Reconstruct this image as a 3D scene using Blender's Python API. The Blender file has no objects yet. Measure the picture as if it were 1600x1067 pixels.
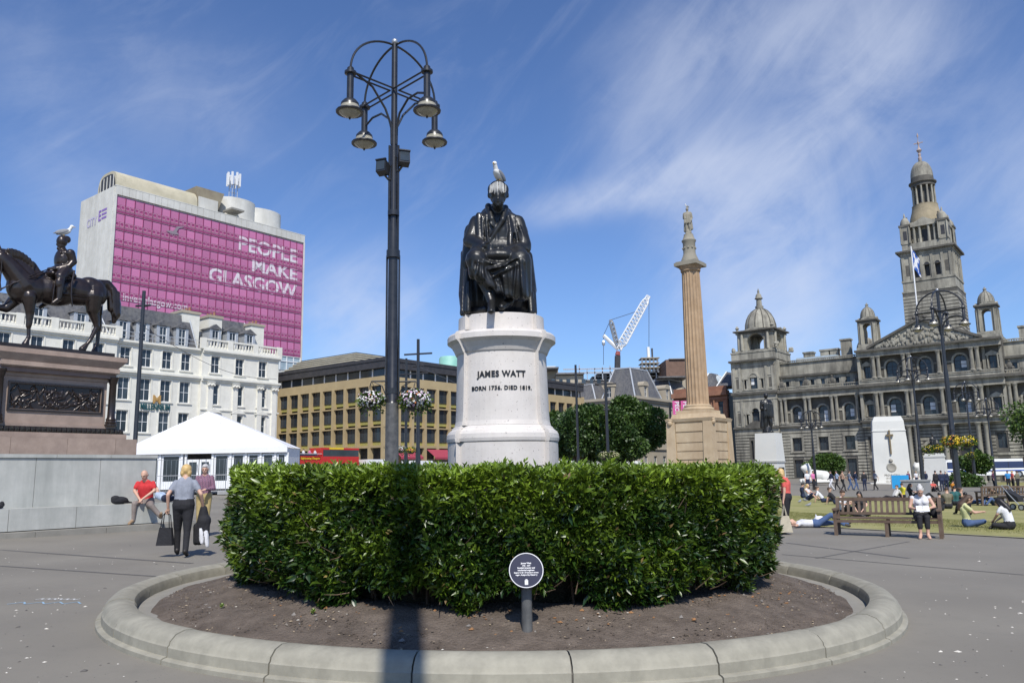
import bpy, math, random
import numpy as np
from mathutils import Vector, Matrix, Euler
random.seed(7); rng = np.random.default_rng(7)
sc = bpy.context.scene
COL = sc.collection
PI = math.pi
R = math.radians

# ---------------------------------------------------------------- camera
PITCH, ROLL, FPX, CAMH = R(9.4), R(1.0), 1244.0, 1.52
cam_d = bpy.data.cameras.new('camera'); cam = bpy.data.objects.new('camera', cam_d); COL.objects.link(cam)
cam_d.sensor_width = 36; cam_d.lens = 36 * FPX / 1600; cam_d.clip_end = 6000; cam_d.clip_start = 0.05
cam.matrix_world = Matrix.Translation((0, 0, CAMH)) @ Matrix.Rotation(PI / 2 + PITCH, 4, 'X') @ Matrix.Rotation(-ROLL, 4, 'Z')
sc.camera = cam

# ---------------------------------------------------------------- sky and sun
SUN_EL, SUN_AZ = R(50), R(-6.9)          # shadows run away from the camera, a little to the left
sd = Vector((-math.sin(SUN_AZ) * math.cos(SUN_EL), -math.cos(SUN_AZ) * math.cos(SUN_EL), math.sin(SUN_EL)))  # towards the sun
world = bpy.data.worlds.new('World'); sc.world = world; world.use_nodes = True
wn, wl = world.node_tree.nodes, world.node_tree.links
bg = wn['Background']; bg.inputs['Strength'].default_value = 0.085
sky = wn.new('ShaderNodeTexSky'); sky.sky_type = 'NISHITA'; sky.sun_disc = False
sky.sun_elevation = SUN_EL; sky.sun_rotation = math.atan2(sd.x, sd.y)
sky.air_density = 1.0; sky.dust_density = 0.2; sky.ozone_density = 2.4
def wnode(t, **k):
    n = wn.new(t)
    for a, b in k.items(): setattr(n, a, b)
    return n
def wmath(op, a, b=None, c=None):
    n = wnode('ShaderNodeMath', operation=op)
    for i, x in enumerate((a, b, c)):
        if x is None: continue
        if isinstance(x, (int, float)): n.inputs[i].default_value = x
        else: wl.new(x, n.inputs[i])
    return n.outputs[0]
# thin cirrus laid out by compass direction and height above the horizon
tc = wnode('ShaderNodeTexCoord'); sep = wnode('ShaderNodeSeparateXYZ'); wl.new(tc.outputs['Generated'], sep.inputs[0])
U_ = wmath('ARCTAN2', sep.outputs[0], sep.outputs[1]); V_ = wmath('ARCSINE', sep.outputs[2])
comb = wnode('ShaderNodeCombineXYZ'); wl.new(U_, comb.inputs[0]); wl.new(V_, comb.inputs[1])
def wnoise(scale, rot, loc, det=7, rough=0.6, dist=0.4):
    m = wnode('ShaderNodeMapping'); m.vector_type = 'TEXTURE'; m.inputs['Scale'].default_value = tuple(1 / q for q in scale); m.inputs['Rotation'].default_value = (0, 0, rot); m.inputs['Location'].default_value = loc
    wl.new(comb.outputs[0], m.inputs[0]); n = wnode('ShaderNodeTexNoise'); n.inputs['Scale'].default_value = 1; n.inputs['Detail'].default_value = det
    n.inputs['Roughness'].default_value = rough; n.inputs['Distortion'].default_value = dist; wl.new(m.outputs[0], n.inputs[0]); return n.outputs[0]
def wrange(x, a, b, c=0.0, d=1.0):
    n = wnode('ShaderNodeMapRange', interpolation_type='SMOOTHSTEP'); wl.new(x, n.inputs[0])
    for i, q in enumerate((a, b, c, d)): n.inputs[i + 1].default_value = q
    return n.outputs[0]
def wband(cu, cv, ang, half_l, half_w):     # soft elongated patch of cloud
    du = wmath('SUBTRACT', U_, cu); dv = wmath('SUBTRACT', V_, cv)
    l = wmath('ADD', wmath('MULTIPLY', du, math.cos(ang)), wmath('MULTIPLY', dv, math.sin(ang)))
    w = wmath('SUBTRACT', wmath('MULTIPLY', dv, math.cos(ang)), wmath('MULTIPLY', du, math.sin(ang)))
    q = wmath('ADD', wmath('POWER', wmath('ABSOLUTE', wmath('DIVIDE', l, half_l)), 2.4), wmath('POWER', wmath('ABSOLUTE', wmath('DIVIDE', w, half_w)), 2.0))
    return wmath('EXPONENT', wmath('MULTIPLY', q, -1.0))
def dirpix(px, py):
    x = px - 800; y = 533.5 - py
    xr = x * math.cos(ROLL) + y * math.sin(ROLL); yr = -x * math.sin(ROLL) + y * math.cos(ROLL)
    return xr / (FPX * math.cos(PITCH) - yr * math.sin(PITCH)), (FPX * math.sin(PITCH) + yr * math.cos(PITCH)) / (FPX * math.cos(PITCH) - yr * math.sin(PITCH))
def azel(px, py): a, b = dirpix(px, py); return math.atan(a), math.atan2(b, math.hypot(1, a))
def cl(p, q, wid, amt=1.0):
    (u0, v0), (u1, v1) = azel(*p), azel(*q)
    return wmath('MULTIPLY', wband((u0 + u1) / 2, (v0 + v1) / 2, math.atan2(v1 - v0, u1 - u0), math.hypot(u1 - u0, v1 - v0) / 1.8, wid), amt)
bands = None
for p_, q_, wd_, am_ in (((1160, 560), (1230, 330), .085, 1.25), ((1190, 330), (1290, 180), .060, .6), ((1270, 170), (1430, 0), .085, .50), ((850, 330), (1120, 262), .020, .9), ((980, 280), (1180, 235), .045, .55), ((1000, 70), (1240, 45), .06, .36),
                         ((60, 260), (50, 60), .045, .30), ((70, 340), (200, 290), .05, .28), ((480, 505), (650, 465), .055, .75), ((1570, 370), (1700, 200), .08, .45), ((1330, 400), (1430, 60), .13, .26), ((930, 190), (1100, 120), .06, .35), ((140, 120), (420, 190), .07, .20), ((1060, 370), (1190, 330), .05, .55), ((1180, 60), (1500, 30), .07, .25)):
    c_ = cl(p_, q_, wd_, am_); bands = c_ if bands is None else wmath('ADD', bands, c_)
streak = wnoise((3.2, 13, 1), R(38), (3.1, 1.2, 0), 10, .62, 1.2)
fine = wnoise((9, 22, 1), R(30), (0.4, 7.2, 0), 9, .62, 1.2)
puff = wnoise((7, 7, 1), 0, (5.4, 2.2, 0), 8, .6, .6)
tex = wmath('ADD', wmath('ADD', wmath('MULTIPLY', wrange(streak, .28, .72), .36), wmath('MULTIPLY', wrange(fine, .3, .75), .20)), wmath('MULTIPLY', wrange(puff, .22, .68), .56))
mask = wmath('MULTIPLY', wmath('MINIMUM', bands, 1.05), tex)
mask = wmath('ADD', wmath('MULTIPLY', mask, .86), wmath('MULTIPLY', wrange(streak, .48, .78), .07))
mask = wmath('MULTIPLY', wmath('SUBTRACT', 1.0, wmath('EXPONENT', wmath('MULTIPLY', mask, -1.7))), .78)
tint = wnode('ShaderNodeMix', data_type='RGBA', blend_type='MULTIPLY'); tint.inputs[0].default_value = 1.0
wl.new(sky.outputs[0], tint.inputs[6]); tint.inputs[7].default_value = (1.03, 1.25, 1.66, 1)
mixw = wnode('ShaderNodeMix', data_type='RGBA'); wl.new(mask, mixw.inputs[0]); wl.new(tint.outputs[2], mixw.inputs[6]); mixw.inputs[7].default_value = (8.6, 9.3, 11.0, 1)
wl.new(mixw.outputs[2], bg.inputs['Color'])
sun_d = bpy.data.lights.new('sun', 'SUN'); sun_d.energy = 4.8; sun_d.angle = R(0.53); sun_d.color = (1.0, .955, .88)
sun = bpy.data.objects.new('sun', sun_d); COL.objects.link(sun)
sun.rotation_euler = sd.to_track_quat('Z', 'Y').to_euler()
sc.view_settings.view_transform = 'Standard'; sc.view_settings.look = 'None'; sc.view_settings.gamma = 1; sc.view_settings.use_curve_mapping = False
sc.view_settings.exposure = 0.0
sc.cycles.max_bounces = 6; sc.cycles.transparent_max_bounces = 6

# ---------------------------------------------------------------- the square's geometry
TH = R(52)                                   # the square's grid: u runs away to the right, v away to the left
CU, SU = math.cos(TH), math.sin(TH)
def XY(u, v): return (u * CU - v * SU, u * SU + v * CU)
def UV(x, y): return (x * CU + y * SU, -x * SU + y * CU)
def G(x, y):                                 # height of the gently sloping ground
    v = -x * SU + y * CU
    return -0.016 * x + 0.018 * min(max(v - 24, 0), 60)
def at(px, py, Y):
    a, b = dirpix(px, py); return Vector((a * Y, Y, CAMH + b * Y))
def gpt(px, py):                             # where the view line meets the ground
    a, b = dirpix(px, py); Y = 5.0
    lo, hi = 2.0, 400.0
    for _ in range(50):
        Y = (lo + hi) / 2
        if CAMH + b * Y > G(a * Y, Y): lo = Y
        else: hi = Y
    return Vector((a * Y, Y, G(a * Y, Y)))
def onv(px, py, V):                          # where it meets the vertical plane v = V
    a, b = dirpix(px, py); du, dv = UV(a, 1); Y = V / dv; return Vector((a * Y, Y, CAMH + b * Y))
def onu(px, py, U):
    a, b = dirpix(px, py); du, dv = UV(a, 1); Y = U / du; return Vector((a * Y, Y, CAMH + b * Y))

# ---------------------------------------------------------------- materials
MATS = {}
def mat(name, c1, c2=None, scale=6.0, rough=0.75, bump=0.0, bscale=None, metal=0.0, spec=0.5, dirt=None, dscale=0.6, damt=0.5, speck=None, streak=False, coat=0.0, rnd=0.0, dist=0.01, trans=0.0):
    if name in MATS: return MATS[name]
    m = bpy.data.materials.new(name); m.use_nodes = True; N, L = m.node_tree.nodes, m.node_tree.links
    b = N['Principled BSDF']; b.inputs['Roughness'].default_value = rough; b.inputs['Metallic'].default_value = metal
    b.inputs['Specular IOR Level'].default_value = spec; b.inputs['Coat Weight'].default_value = coat
    tcn = N.new('ShaderNodeTexCoord'); vec = tcn.outputs['Object']
    if streak:
        mp = N.new('ShaderNodeMapping'); mp.inputs['Scale'].default_value = (1, 1, .12); L.new(vec, mp.inputs[0]); svec = mp.outputs[0]
    else: svec = vec
    def noise(s, det=6, v=None, rg=.6):
        n = N.new('ShaderNodeTexNoise'); n.inputs['Scale'].default_value = s; n.inputs['Detail'].default_value = det; n.inputs['Roughness'].default_value = rg
        L.new(v or vec, n.inputs[0]); return n.outputs[0]
    def rng_(x, a, b_):
        n = N.new('ShaderNodeMapRange'); L.new(x, n.inputs[0]); n.inputs[1].default_value = a; n.inputs[2].default_value = b_; return n.outputs[0]
    def mix(f, a, b_, mode='MIX'):
        n = N.new('ShaderNodeMix'); n.data_type = 'RGBA'; n.blend_type = mode
        if isinstance(f, float): n.inputs[0].default_value = f
        else: L.new(f, n.inputs[0])
        for i, x in ((6, a), (7, b_)):
            if isinstance(x, tuple): n.inputs[i].default_value = (*x, 1)
            else: L.new(x, n.inputs[i])
        return n.outputs[2]
    col = tuple(c1)
    if c2: col = mix(rng_(noise(scale), .35, .65), tuple(c1), tuple(c2))
    if dirt:
        f = rng_(noise(dscale, 8, svec, .7), .42, .72); mm = N.new('ShaderNodeMath'); mm.operation = 'MULTIPLY'; L.new(f, mm.inputs[0]); mm.inputs[1].default_value = damt
        col = mix(mm.outputs[0], col, tuple(dirt))
    if speck:
        sc_, thr, scol = speck; f = rng_(noise(sc_, 3), thr, thr + .04); col = mix(f, col, tuple(scol))
    if rnd:
        oi = N.new('ShaderNodeObjectInfo'); mr = N.new('ShaderNodeMapRange'); L.new(oi.outputs['Random'], mr.inputs[0]); mr.inputs[3].default_value = 1 - rnd; mr.inputs[4].default_value = 1 + rnd
        hs = N.new('ShaderNodeHueSaturation'); L.new(mr.outputs[0], hs.inputs['Value'])
        if isinstance(col, tuple): hs.inputs['Color'].default_value = (*col, 1)
        else: L.new(col, hs.inputs['Color'])
        col = hs.outputs[0]
    if isinstance(col, tuple): b.inputs['Base Color'].default_value = (*col, 1)
    else: L.new(col, b.inputs['Base Color'])
    if bump:
        bn = N.new('ShaderNodeBump'); bn.inputs['Strength'].default_value = bump; bn.inputs['Distance'].default_value = dist
        L.new(noise(bscale or scale * 4, 8), bn.inputs['Height']); L.new(bn.outputs[0], b.inputs['Normal'])
    if trans: b.inputs['Transmission Weight'].default_value = trans
    MATS[name] = m; return m
def plain(name, c, rough=.6, **k): return mat(name, c, tuple(x * .8 for x in c), 9.0, rough, **k)

m_asph = mat('asphalt', (.185, .168, .138), (.245, .224, .183), .55, .85, .35, 160, dirt=(.14, .128, .108), dscale=1.1, damt=.6, speck=(38, .685, (.10, .095, .085)), dist=.006)
m_seam = mat('tar_seam', (.095, .09, .08), (.13, .12, .11), 8, .8)
m_kerb = mat('kerb_granite', (.26, .245, .195), (.34, .32, .255), 5, .8, .3, 90, dirt=(.17, .16, .13), dscale=2.2, damt=.75, rnd=.05, dist=.004)
m_paver = mat('paving_slab', (.22, .208, .18), (.28, .265, .23), 3, .85, .3, 70, dirt=(.2, .19, .165), dscale=1.2, damt=.5, rnd=.05)
m_soil = mat('soil', (.12, .092, .07), (.205, .163, .128), 5, .95, 1.0, 38, dirt=(.075, .058, .045), dscale=2.2, damt=.6, speck=(75, .73, (.30, .25, .20)), dist=.05)
m_granite = mat('pale_granite', (.58, .54, .495), (.66, .62, .575), 4, .55, .08, 60, dirt=(.54, .50, .475), dscale=1.5, damt=.35, speck=(46, .655, (.20, .175, .165)), dist=.003)
m_letter = plain('black_letter_paint', (.02, .02, .022), .45)
m_bronze = mat('dark_bronze', (.012, .012, .013), (.022, .021, .021), 6, .38, .4, 26, metal=.3, spec=.6, coat=.06, dist=.008, dirt=(.045, .05, .045), dscale=4, damt=.5)
m_bronzeb = mat('brown_bronze', (.022, .015, .013), (.035, .024, .02), 5, .32, .3, 22, metal=.35, spec=.7, coat=.15, dist=.006)
m_brngran = mat('brown_granite', (.30, .225, .18), (.38, .29, .235), 3, .6, .1, 60, dirt=(.19, .14, .115), dscale=1.3, damt=.5, speck=(60, .66, (.16, .12, .10)), rnd=.06)
m_conc = mat('grey_concrete', (.40, .405, .375), (.48, .48, .445), 2.2, .85, .2, 60, dirt=(.25, .26, .24), dscale=1.6, damt=.65, streak=True, rnd=.05, dist=.004)
m_cream = mat('cream_paint', (.70, .68, .60), (.78, .76, .68), 1.5, .6, .05, 20, dirt=(.50, .48, .41), dscale=.7, damt=.35, streak=True)
m_slate = mat('roof_slate', (.06, .062, .07), (.13, .13, .135), 3, .6, .5, 9, dirt=(.20, .19, .17), dscale=.9, damt=.65, streak=True, dist=.04)
m_lead = mat('lead_flashing', (.42, .44, .46), (.52, .54, .56), 4, .45, metal=.3)
m_glass = mat('window_glass', (.02, .028, .036), (.05, .065, .08), .35, .08, spec=.5, rnd=.35)
m_white = mat('white_frame_paint', (.74, .75, .75), (.80, .80, .79), 5, .45)
m_pink = mat('pink_wrap', (.50, .16, .31), (.56, .21, .37), .5, .38, .02, 3, dirt=(.40, .085, .23), dscale=.3, damt=.4, rnd=.14)
m_pinkdk = mat('magenta_wrap', (.33, .055, .17), (.38, .07, .20), .6, .45)
m_pinkline = plain('wrap_outline', (.72, .42, .56), .5)
m_wraptext = plain('wrap_lettering', (.80, .72, .76), .5)
m_pconc = mat('weathered_white_concrete', (.58, .57, .52), (.68, .67, .62), .5, .8, .1, 4, dirt=(.36, .35, .31), dscale=.22, damt=.6, streak=True)
m_buff = mat('buff_render', (.46, .42, .30), (.55, .50, .37), .5, .8, .05, 3, dirt=(.30, .27, .2), dscale=.3, damt=.5)
m_yel = mat('yellow_sandstone', (.38, .29, .155), (.46, .36, .20), 1.2, .8, .08, 9, dirt=(.25, .19, .11), dscale=.6, damt=.5, rnd=.05)
m_span = plain('olive_spandrel', (.36, .33, .10), .5)
m_dark = mat('dark_cladding_and_shade', (.035, .034, .036), (.055, .052, .055), 1.5, .5)  # cladding and frames; also paints the shade in roof gaps and flat openings
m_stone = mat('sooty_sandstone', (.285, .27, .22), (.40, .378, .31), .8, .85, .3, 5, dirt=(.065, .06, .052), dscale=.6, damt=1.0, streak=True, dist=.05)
m_stoned = mat('dark_and_shaded_sandstone', (.09, .084, .07), (.15, .14, .12), .8, .85, .25, 4, dirt=(.05, .047, .04), dscale=.7, damt=.8, dist=.06)  # darker stone of cornices; also paints shade into recesses, channels and colonnade walls
m_colst = mat('golden_sandstone', (.47, .36, .225), (.57, .455, .30), 1.0, .8, .12, 14, dirt=(.30, .20, .12), dscale=.5, damt=.6, streak=True)
m_shaft = mat('weathered_shaft_stone', (.36, .245, .145), (.45, .32, .20), 1.5, .85, .2, 14, dirt=(.17, .115, .07), dscale=.8, damt=.8, streak=True)
m_colgrey = mat('weathered_capital_stone', (.24, .225, .18), (.33, .30, .235), 2, .85, .2, 10, dirt=(.14, .13, .11), dscale=1, damt=.6)
m_red = mat('red_sandstone', (.25, .115, .07), (.33, .165, .10), .8, .85, .1, 6, dirt=(.14, .07, .05), dscale=.5, damt=.6)
m_beige = mat('beige_sandstone', (.36, .315, .24), (.45, .40, .31), .8, .85, .1, 6, dirt=(.22, .19, .15), dscale=.4, damt=.6)
m_black = mat('black_metal_paint', (.016, .017, .020), (.026, .027, .03), 8, .33, .05, 30, spec=.6)
m_worn = mat('worn_grey_paint', (.05, .052, .055), (.11, .11, .11), 9, .5, .2, 30, dirt=(.16, .16, .15), dscale=5, damt=.6, streak=True)
m_steel = mat('galvanised_steel', (.42, .43, .44), (.52, .53, .54), 6, .4, metal=.7)
m_lampg = mat('lantern_glass', (.26, .245, .19), (.36, .335, .26), 9, .25, spec=.8)
m_tent = mat('white_tent_vinyl', (.74, .74, .755), (.79, .79, .80), 1.0, .5, .15, 1.2, dist=.1)
m_grass = mat('lawn', (.215, .215, .062), (.31, .29, .105), 1.0, .95, .8, 45, dirt=(.40, .35, .17), dscale=.3, damt=.6, dist=.03)
m_wood = mat('brown_bench_wood', (.095, .06, .04), (.14, .095, .065), 3, .6, .2, 30, dirt=(.20, .16, .12), dscale=3, damt=.4)
m_wstone = mat('white_portland_stone', (.60, .60, .56), (.68, .675, .63), 1, .7, .05, 8, dirt=(.46, .45, .41), dscale=.5, damt=.4)
m_birdw = plain('white_feather', (.80, .80, .78), .7)
m_birdg = plain('grey_feather', (.25, .26, .28), .7)
m_birdy = plain('yellow_beak', (.65, .40, .06), .5)
m_skin = mat('skin', (.52, .31, .22), (.58, .36, .26), 12, .55)
m_hairb = plain('brown_hair', (.07, .04, .025), .6); m_hairk = plain('black_hair', (.015, .012, .012), .45)
m_hairy = mat('blonde_hair', (.50, .33, .12), (.62, .44, .20), 30, .5, .5, 60); m_hairg = mat('grey_hair', (.45, .44, .42), (.6, .59, .57), 30, .6, .4, 60)
m_eye = plain('eye', (.02, .015, .012), .2)
def cloth(name, c, **k): return mat('cloth_' + name, c, tuple(x * .72 for x in c), 5, .85, .5, 11, dist=.03, **k)
c_black = cloth('black', (.018, .018, .022)); c_navy = cloth('navy', (.02, .03, .07)); c_white = cloth('white', (.74, .74, .76)); c_red = cloth('red', (.62, .035, .04))
c_coral = cloth('coral', (.70, .12, .10)); c_grey = cloth('heather_grey', (.27, .29, .34)); c_taupe = cloth('taupe', (.24, .20, .18)); c_jean = cloth('denim', (.07, .12, .25))
c_teal = cloth('teal', (.03, .13, .13)); c_yel = cloth('yellow', (.70, .62, .04)); c_lblue = cloth('pale_blue', (.40, .50, .66)); c_khaki = cloth('khaki', (.20, .18, .12))
c_pink = cloth('pink', (.72, .20, .42)); c_lime = cloth('pale_yellow', (.62, .62, .32)); c_orange = cloth('orange', (.75, .30, .03)); c_plum = cloth('plum', (.16, .05, .10)); c_blue = cloth('bright_blue', (.04, .28, .62))
m_shoe = plain('dark_shoe', (.03, .025, .022), .5); m_shoeb = plain('tan_shoe', (.30, .20, .12), .6); m_shoew = plain('white_shoe', (.7, .7, .7), .6)

# ---------------------------------------------------------------- mesh building
class M:
    def __init__(s): s.v = []; s.f = []; s.mi = []; s.m = 0; s.T = None
    def _add(s, vs, fs):
        n = len(s.v)
        if s.T is not None: vs = [tuple(s.T @ Vector(p)) for p in vs]
        s.v += [tuple(p) for p in vs]; s.f += [tuple(n + i for i in f) for f in fs]; s.mi += [s.m] * len(fs); return s
    def quad(s, *p): return s._add(p, [tuple(range(len(p)))])
    def box(s, x0, x1, y0, y1, z0, z1):
        return s._add([(x0, y0, z0), (x1, y0, z0), (x1, y1, z0), (x0, y1, z0), (x0, y0, z1), (x1, y0, z1), (x1, y1, z1), (x0, y1, z1)],
                      [(0, 3, 2, 1), (4, 5, 6, 7), (0, 1, 5, 4), (1, 2, 6, 5), (2, 3, 7, 6), (3, 0, 4, 7)])
    def loft(s, rings, cap=True, closed=True):
        n = len(rings[0]); vs = [p for r in rings for p in r]; fs = []
        for i in range(len(rings) - 1):
            for j in range(n if closed else n - 1):
                k = (j + 1) % n; fs.append((i * n + j, i * n + k, (i + 1) * n + k, (i + 1) * n + j))
        if cap: fs.append(tuple(reversed(range(n)))); fs.append(tuple((len(rings) - 1) * n + j for j in range(n)))
        return s._add(vs, fs)
    def lathe(s, prof, n=16, c=(0, 0), cap=True, a0=0.0, arc=2 * PI):
        return s.loft([[(c[0] + r * math.cos(a0 + arc * j / n), c[1] + r * math.sin(a0 + arc * j / n), z) for j in range(n)] for r, z in prof], cap)
    def prism(s, poly, z0, z1): return s.loft([[(x, y, z0) for x, y in poly], [(x, y, z1) for x, y in poly]])
    def taper(s, x0, x1, y0, y1, z0, x2, x3, y2, y3, z1):
        return s.loft([[(x0, y0, z0), (x1, y0, z0), (x1, y1, z0), (x0, y1, z0)], [(x2, y2, z1), (x3, y2, z1), (x3, y3, z1), (x2, y3, z1)]])
    def tube(s, pts, r, n=8, cap=True):
        pts = [Vector(p) for p in pts]; rs = r if isinstance(r, (list, tuple)) else [r] * len(pts); rings = []; up = None
        for i, p in enumerate(pts):
            d = (pts[min(i + 1, len(pts) - 1)] - pts[max(i - 1, 0)]).normalized()
            if up is None: up = Vector((0, 0, 1)) if abs(d.z) < .9 else Vector((1, 0, 0))
            a = d.cross(up).normalized(); b = a.cross(d).normalized(); up = b
            rings.append([tuple(p + (a * math.cos(2 * PI * j / n) + b * math.sin(2 * PI * j / n)) * rs[i]) for j in range(n)])
        return s.loft(rings, cap)
    def ball(s, c, r, n=10, m=6, squash=(1, 1, 1)):
        rings = []
        for i in range(1, m):
            a = -PI / 2 + PI * i / m
            rings.append([(c[0] + r * squash[0] * math.cos(a) * math.cos(2 * PI * j / n), c[1] + r * squash[1] * math.cos(a) * math.sin(2 * PI * j / n), c[2] + r * squash[2] * math.sin(a)) for j in range(n)])
        return s.loft(rings)
    def mesh(s, name, mats, smooth=False):
        me = bpy.data.meshes.new(name); me.from_pydata(s.v, [], s.f)
        for m in (mats if isinstance(mats, (list, tuple)) else [mats]): me.materials.append(m)
        if len(me.materials) > 1: me.polygons.foreach_set('material_index', s.mi)
        if smooth:
            me.polygons.foreach_set('use_smooth', [True] * len(me.polygons))
            try: me.set_sharp_from_angle(angle=R(38))
            except Exception: pass
        me.update(); return me
    def build(s, name, mats, parent=None, smooth=False, loc=None, rz=0.0, kind=None):
        return put(name, s.mesh(name, mats, smooth), parent, loc, rz, kind)
def put(name, me, parent=None, loc=None, rz=0.0, kind=None):
    o = bpy.data.objects.new(name, me); COL.objects.link(o)
    if parent is not None: o.parent = parent
    if loc is not None: o.location = loc
    if rz: o.rotation_euler = (0, 0, rz)
    if kind: o['kind'] = kind
    return o
def tag(o, label, cat, group=None):
    o['label'] = label; o['category'] = cat
    if group: o['group'] = group
    return o
def empty(name, loc, rz, label, cat, group=None):
    o = bpy.data.objects.new(name, None); COL.objects.link(o); o.location = loc; o.rotation_euler = (0, 0, rz); o.empty_display_size = .3
    return tag(o, label, cat, group)
def copy_tree(o, parent=None, top=True):
    c = o.copy(); COL.objects.link(c); c.parent = parent
    for ch in o.children: copy_tree(ch, c, False)
    return c
def wallholes(s, x0, x1, z0, z1, y, holes, rev=.2, extra=()):
    xs = sorted({x0, x1, *[h[0] for h in holes], *[h[1] for h in holes]}); zs = sorted({z0, z1, *[h[2] for h in holes], *[h[3] for h in holes]})
    for i in range(len(xs) - 1):
        for j in range(len(zs) - 1):
            a, b, c, d = xs[i], xs[i + 1], zs[j], zs[j + 1]; mx, mz = (a + b) / 2, (c + d) / 2
            if a < x0 - 1e-6 or b > x1 + 1e-6: continue
            if any(h[0] < mx < h[1] and h[2] < mz < h[3] for h in holes): continue
            s.quad((a, y, c), (b, y, c), (b, y, d), (a, y, d))
    for h in holes:
        a, b, c, d = h[:4]; y2 = y + rev
        s.quad((a, y, c), (a, y2, c), (a, y2, d), (a, y, d)); s.quad((b, y, d), (b, y2, d), (b, y2, c), (b, y, c))
        s.quad((a, y, c), (b, y, c), (b, y2, c), (a, y2, c)); s.quad((a, y2, d), (b, y2, d), (b, y, d), (a, y, d))
WC = {}
def window(parent, x, y, z, w, h, nx=1, nz=2, fm=None, arch=False, fw=.07, rz=0.0, name='window'):
    fm = fm or m_white; key = (round(w, 2), round(h, 2), nx, nz, fm.name, arch, fw)
    if key not in WC:
        f = M(); p = M(); hw = w / 2
        f.box(-hw, -hw + fw, 0, .08, 0, h); f.box(hw - fw, hw, 0, .08, 0, h); f.box(-hw + fw, hw - fw, 0, .08, 0, fw); f.box(-hw + fw, hw - fw, 0, .08, h - fw, h)
        for i in range(1, nx + 1):
            xx = -hw + w * i / (nx + 1); f.box(xx - fw * .35, xx + fw * .35, .01, .06, fw, h - fw)
        for j in range(1, nz):
            zz_ = h * j / nz; f.box(-hw + fw, hw - fw, .005, .065, zz_ - fw * .4, zz_ + fw * .4)
        if arch:
            n = 10; pts = [(hw * math.cos(PI * k / n), h + hw * math.sin(PI * k / n)) for k in range(n + 1)]
            for k in range(n):
                (a, b), (c, d) = pts[k], pts[k + 1]
                i0 = (a * (1 - fw / hw), h + (b - h) * (1 - fw / hw)); i1 = (c * (1 - fw / hw), h + (d - h) * (1 - fw / hw))
                f.loft([[(a, 0, b), (c, 0, d), (i1[0], 0, i1[1]), (i0[0], 0, i0[1])], [(a, .08, b), (c, .08, d), (i1[0], .08, i1[1]), (i0[0], .08, i0[1])]])
            f.box(-fw * .3, fw * .3, .01, .06, h, h + hw - fw)
            p._add([(a, .045, b) for a, b in pts], [tuple(range(n, -1, -1))])
        p.quad((-hw, .045, 0), (hw, .045, 0), (hw, .045, h), (-hw, .045, h))
        WC[key] = (f.mesh('window', fm), p.mesh('pane', m_glass))
    fo = put(name, WC[key][0], parent, (x, y, z), rz); put('pane', WC[key][1], fo); return fo
def textmesh(body, size, depth=.02, bold=0.0, align='LEFT', sx=1.0, spacing=1.0):
    cu = bpy.data.curves.new('txt', 'FONT'); cu.body = body; cu.size = size; cu.extrude = depth / 2; cu.offset = bold; cu.align_x = align; cu.resolution_u = 3; cu.space_character = spacing
    o = bpy.data.objects.new('txt', cu); COL.objects.link(o); dg = bpy.context.evaluated_depsgraph_get()
    me = bpy.data.meshes.new_from_object(o.evaluated_get(dg)); bpy.data.objects.remove(o); bpy.data.curves.remove(cu)
    n = len(me.vertices); co = np.empty(n * 3); me.vertices.foreach_get('co', co); co = co.reshape(-1, 3)
    co2 = np.stack([co[:, 0] * sx, -co[:, 2] - depth / 2, co[:, 1]], 1); me.vertices.foreach_set('co', co2.ravel()); me.update(); return me
def text(parent, body, size, loc, mt, name='lettering', **k):
    me = textmesh(body, size, **k); me.materials.clear(); me.materials.append(mt); me.name = name
    return put(name, me, parent, loc)

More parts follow.
